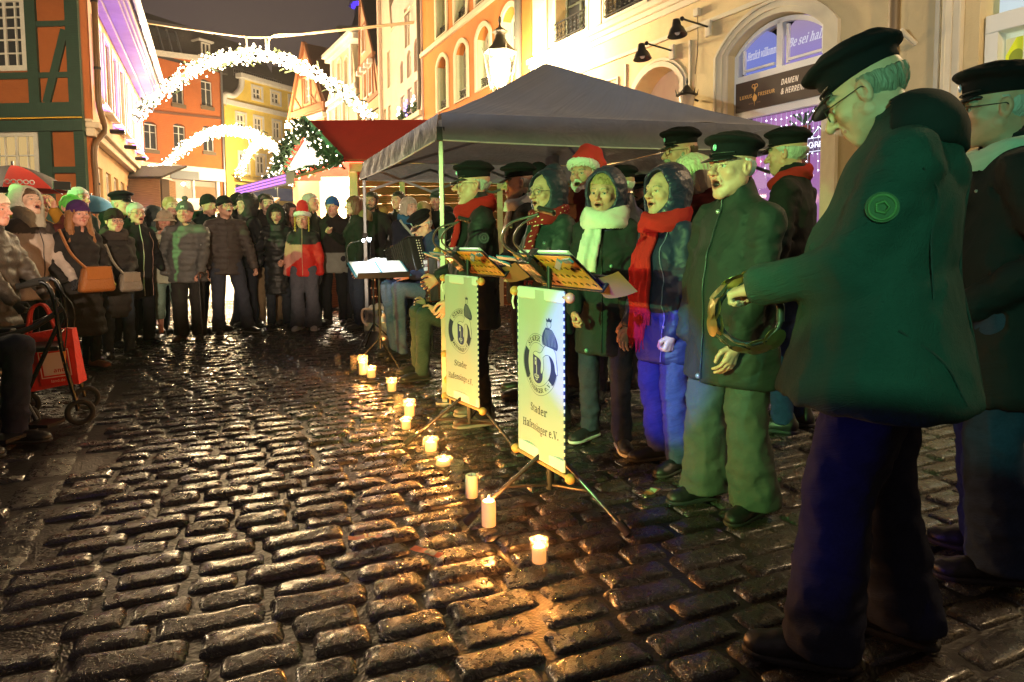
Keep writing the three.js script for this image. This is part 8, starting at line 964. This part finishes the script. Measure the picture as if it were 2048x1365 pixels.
// seated figure at the very left edge: only the knees are in the picture
person({ at: [-3.36, -3.72], face: 86, H: 1.7, sit: 0.52, lod: 1, hair: { t: 'short', c: GREY }, top: { c: [0.03, 0.03, 0.035] }, legs: { c: [0.018, 0.02, 0.042], wide: 1.2 }, arms: { L: 'clasp', R: 'clasp' }, shoes: { c: [0.012, 0.012, 0.012] }, label: 'person seated in a wheelchair at the left edge, knees in dark jeans' });
{ const t = thing('wheelchair', 'dark wheelchair with tall push handle at the left edge', 'wheelchair', [-3.39, 0, -3.85], 1.5), bm = std(C(0.03, 0.03, 0.034), 0.3, { metalness: 0.6 });
  part('seat', bx(-0.24, 0.24, 0.38, 0.43, -0.2, 0.25, 0.02), M.black, t); part('backrest', bx(-0.24, 0.24, 0.45, 0.85, -0.26, -0.22, 0.015), M.black, t); part('seat_edge', bx(-0.24, 0.24, 0.40, 0.42, 0.252, 0.262), std(C(0.3, 0.26, 0.22), 0.5), t);
  for (const s of [-1, 1]) { const w = new THREE.Group(); w.name = numbered('wheel'); w.position.set(s * 0.3, 0.3, -0.1); t.add(w); const r = new THREE.TorusGeometry(0.28, 0.018, 8, 40); r.rotateY(Math.PI / 2); part('tyre', r, M.rubber, w); const r2 = new THREE.TorusGeometry(0.24, 0.009, 6, 36); r2.rotateY(Math.PI / 2); part('push_rim', move(r2, s * 0.04, 0, 0), M.chrome, w); part('spokes', [...Array(10)].map((_, k) => bar([0, 0, 0], [0, Math.cos(k * 0.628) * 0.27, Math.sin(k * 0.628) * 0.27], 0.002, 0.002, 4)), M.dull, w); part('armrest', bx(s * 0.27 - 0.03, s * 0.27 + 0.03, 0.62, 0.66, -0.2, 0.2, 0.015), M.black, t); part('footrest', [bar([s * 0.15, 0.4, 0.25], [s * 0.15, 0.1, 0.42], 0.014), bx(s * 0.15 - 0.07, s * 0.15 + 0.07, 0.07, 0.09, 0.4, 0.55)], bm, t); part('caster', (() => { const c = new THREE.TorusGeometry(0.07, 0.018, 6, 20); c.rotateY(Math.PI / 2); return move(c, s * 0.22, 0.09, 0.3); })(), M.rubber, t); }
}
{ const t = thing('rollator', 'black walking frame with curved handle beside the red bag', 'walking frame', [-3.10, 0, -4.3], 0.5), bm = std(C(0.03, 0.03, 0.033), 0.25, { metalness: 0.8 });
  for (const z of [-0.22, 0.22]) { part('upright', tube([[-0.08, 0.93, z], [0.02, 0.95, z], [0.06, 0.88, z], [0.10, 0.5, z], [0.17, 0.1, z]], 0.014, 30, 8), bm, t); part('grip', tube([[-0.12, 0.925, z], [0.0, 0.95, z]], 0.02, 8, 8), M.rubber, t); part('rear_leg', bar([0.08, 0.66, z], [-0.16, 0.1, z], 0.013), bm, t); part('curved_arm', tube([[0.07, 0.74, z], [-0.06, 0.66, z], [-0.22, 0.62, z], [-0.34, 0.62, z]], 0.018, 20, 8), M.black, t); for (const [x, y] of [[0.18, 0.08], [-0.17, 0.08]]) { const w = new THREE.TorusGeometry(0.07, 0.018, 8, 24); part('wheel', move(w, x, y + 0.01, z), M.rubber, t); } part('brake_cable', tube([[0.03, 0.9, z], [0.13, 0.75, z + 0.02], [0.11, 0.4, z], [0.16, 0.16, z]], 0.004, 20, 5), M.black, t); part('reflector', bx(0.105, 0.118, 0.42, 0.5, z - 0.012, z + 0.012), std(C(0.6, 0.25, 0.05), 0.3), t); }
  part('seat', bx(-0.12, 0.08, 0.5, 0.53, -0.2, 0.2, 0.01), M.black, t); part('cross_brace', [bar([0.08, 0.6, -0.22], [0.08, 0.6, 0.22], 0.01), bar([-0.1, 0.3, -0.22], [-0.1, 0.3, 0.22], 0.01)], bm, t);
}
{ // bags
  const red = std(C(0.62, 0.028, 0.015), 0.6, { bumpMap: rep(T.crumple, 3), bumpScale: 0.006 }), t = thing('shopping_bag', 'bright red shopping bag with white printed panel beside the walking frame', 'bag', [-3.18, 0.40, -4.42], 0.25);
  const g = new THREE.BoxGeometry(0.42, 0.38, 0.13, 8, 8, 3), p = g.attributes.position; for (let i = 0; i < p.count; i++) { const y = p.getY(i) / 0.38 + 0.5; p.setXYZ(i, p.getX(i) * (0.92 + 0.1 * y) - 0.06 * y, p.getY(i) + 0.02 * Math.sin(p.getX(i) * 9), p.getZ(i) * (1.1 - 0.5 * y) + 0.014 * n3(p.getX(i) * 9, p.getY(i) * 9, 3)); } g.computeVertexNormals(); part('bag_body', boxUV(g), red, t);
  part('handle', [tube([[-0.12, 0.18, 0.03], [-0.08, 0.36, 0.02], [-0.02, 0.38, 0.02], [0.06, 0.18, 0.03]], 0.01, 20, 6), tube([[-0.12, 0.18, -0.03], [-0.08, 0.36, 0.0], [-0.02, 0.38, 0.0], [0.06, 0.18, -0.03]], 0.01, 20, 6)], red, t);
  const pr = new THREE.PlaneGeometry(0.2, 0.24); pr.rotateZ(0.1); part('print', move(pr, 0.06, -0.04, 0.076), std(C(1, 1, 1), 0.7, { map: canvasTex(200, 240, (c) => { c.fillStyle = '#d01808'; c.fillRect(0, 0, 200, 240); c.strokeStyle = '#f0d8d0'; c.lineWidth = 6; c.strokeRect(12, 10, 176, 180); c.fillStyle = '#e8cfc4'; c.fillRect(26, 24, 148, 152); c.fillStyle = '#c01808'; c.font = 'bold 40px sans-serif'; c.fillText('and', 84, 160); c.fillStyle = '#f0d8d0'; c.font = '26px sans-serif'; c.fillText('land.de', 60, 226); }) }), t);
  const hangBag = (x, y, z, yaw, c, w, h, label) => { const b = thing('shoulder_bag', label, 'bag', [x, y, z], yaw), bg = new RoundedBoxGeometry(w, h, 0.1, 4, 0.04), q = bg.attributes.position; for (let i = 0; i < q.count; i++) q.setX(i, q.getX(i) * (1.08 - 0.3 * (q.getY(i) / h + 0.5)) + 0.006 * n3(q.getX(i) * 12, q.getY(i) * 12, 2)); bg.computeVertexNormals(); const m = std(C(...c), 0.32, { bumpMap: rep(T.crumple, 3), bumpScale: 0.004 }); part('bag_body', bg, m, b); part('flap', bx(-w * 0.36, w * 0.36, 0, h * 0.48, 0.05, 0.058, 0.004), m, b); part('shoulder_strap', tube([[-w * 0.3, h * 0.42, 0.02], [-w * 0.75, h * 1.0, 0.06], [-w * 1.0, h * 1.9, 0.03]], 0.012, 20, 6), m, b); };
  hangBag(-3.83, 0.86, -5.98, 1.0, [0.30, 0.10, 0.02], 0.30, 0.24, 'tan leather shoulder bag of the woman in purple hat'); hangBag(-3.84, 0.80, -6.52, 0.9, [0.20, 0.17, 0.13], 0.22, 0.2, 'grey brown handbag beside the tan leather bag');
}
{ // upright furniture beyond: barrel shaped fir pots by the stall
  const t = thing('fir_pot', 'small dark fir in a red pot behind the profile woman', 'plant', [-1.72, 0, -9.6]); part('pot', lathe([[0.001, 0], [0.12, 0], [0.16, 0.3], [0.001, 0.3]], 16), std(C(0.3, 0.03, 0.02), 0.6), t); part('fir_needles', [...Array(120)].map(() => { const a = rr(0, 6.28), u = rnd(), r = (1 - u) * 0.2; return beam([0, 0.3 + u * 0.5, 0], [Math.cos(a) * r, 0.26 + u * 0.5, Math.sin(a) * r], 0.02, 0.01); }), std(C(0.02, 0.04, 0.02), 0.8), t).userData.kind = 'stuff';
}

P1({ at: [-4.35, -9.3], face: 40, H: 1.72, skin: 'pink', hair: { t: 'short', c: GREY }, top: { c: [0.03, 0.02, 0.018] }, head: { y: 0.3 }, label: 'grey haired person half hidden behind the bobble hat man' });
P1({ at: [-3.3, -9.7], face: 65, H: 1.76, fem: 1, hair: { t: 'long', c: DARKH }, top: { c: [0.03, 0.012, 0.02], hood: 1 }, head: { p: -0.1 }, label: 'long haired person behind the open mouthed young man' });
P1({ at: [-2.25, -9.35], face: 30, H: 1.7, hat: { t: 'beanie', c: [0.08, 0.03, 0.02] }, hair: sides(BROWN), top: { c: [0.02, 0.02, 0.025] }, label: 'person in rust knit hat behind the profile woman' });
P1({ at: [-4.85, -8.2], face: 70, H: 1.7, fem: 1, hair: { t: 'bob', c: BLOND }, top: { c: [0.05, 0.045, 0.05] }, label: 'blond bob between the skipper cap and the silver hair' });
P1({ at: [-5.25, -6.9], face: 72, H: 1.72, hair: { t: 'short', c: BROWN }, hat: { t: 'beanie', c: [0.03, 0.05, 0.03] }, top: { c: [0.04, 0.035, 0.03], hood: 1 }, label: 'person in dark green knit hat behind the phone' });
P1({ at: [-1.5, -9.25], face: -20, H: 1.66, fem: 1, hair: { t: 'long', c: [0.2, 0.1, 0.04] }, top: { c: [0.02, 0.02, 0.03] }, label: 'brown haired woman behind the bearded young man' });
// thin drizzle mist, also added to stand in for lens bloom around lamps
scene.fog = new THREE.FogExp2(new THREE.Color(0.8, 0.76, 0.72), 0.0006);
renderer.render(scene, camera);
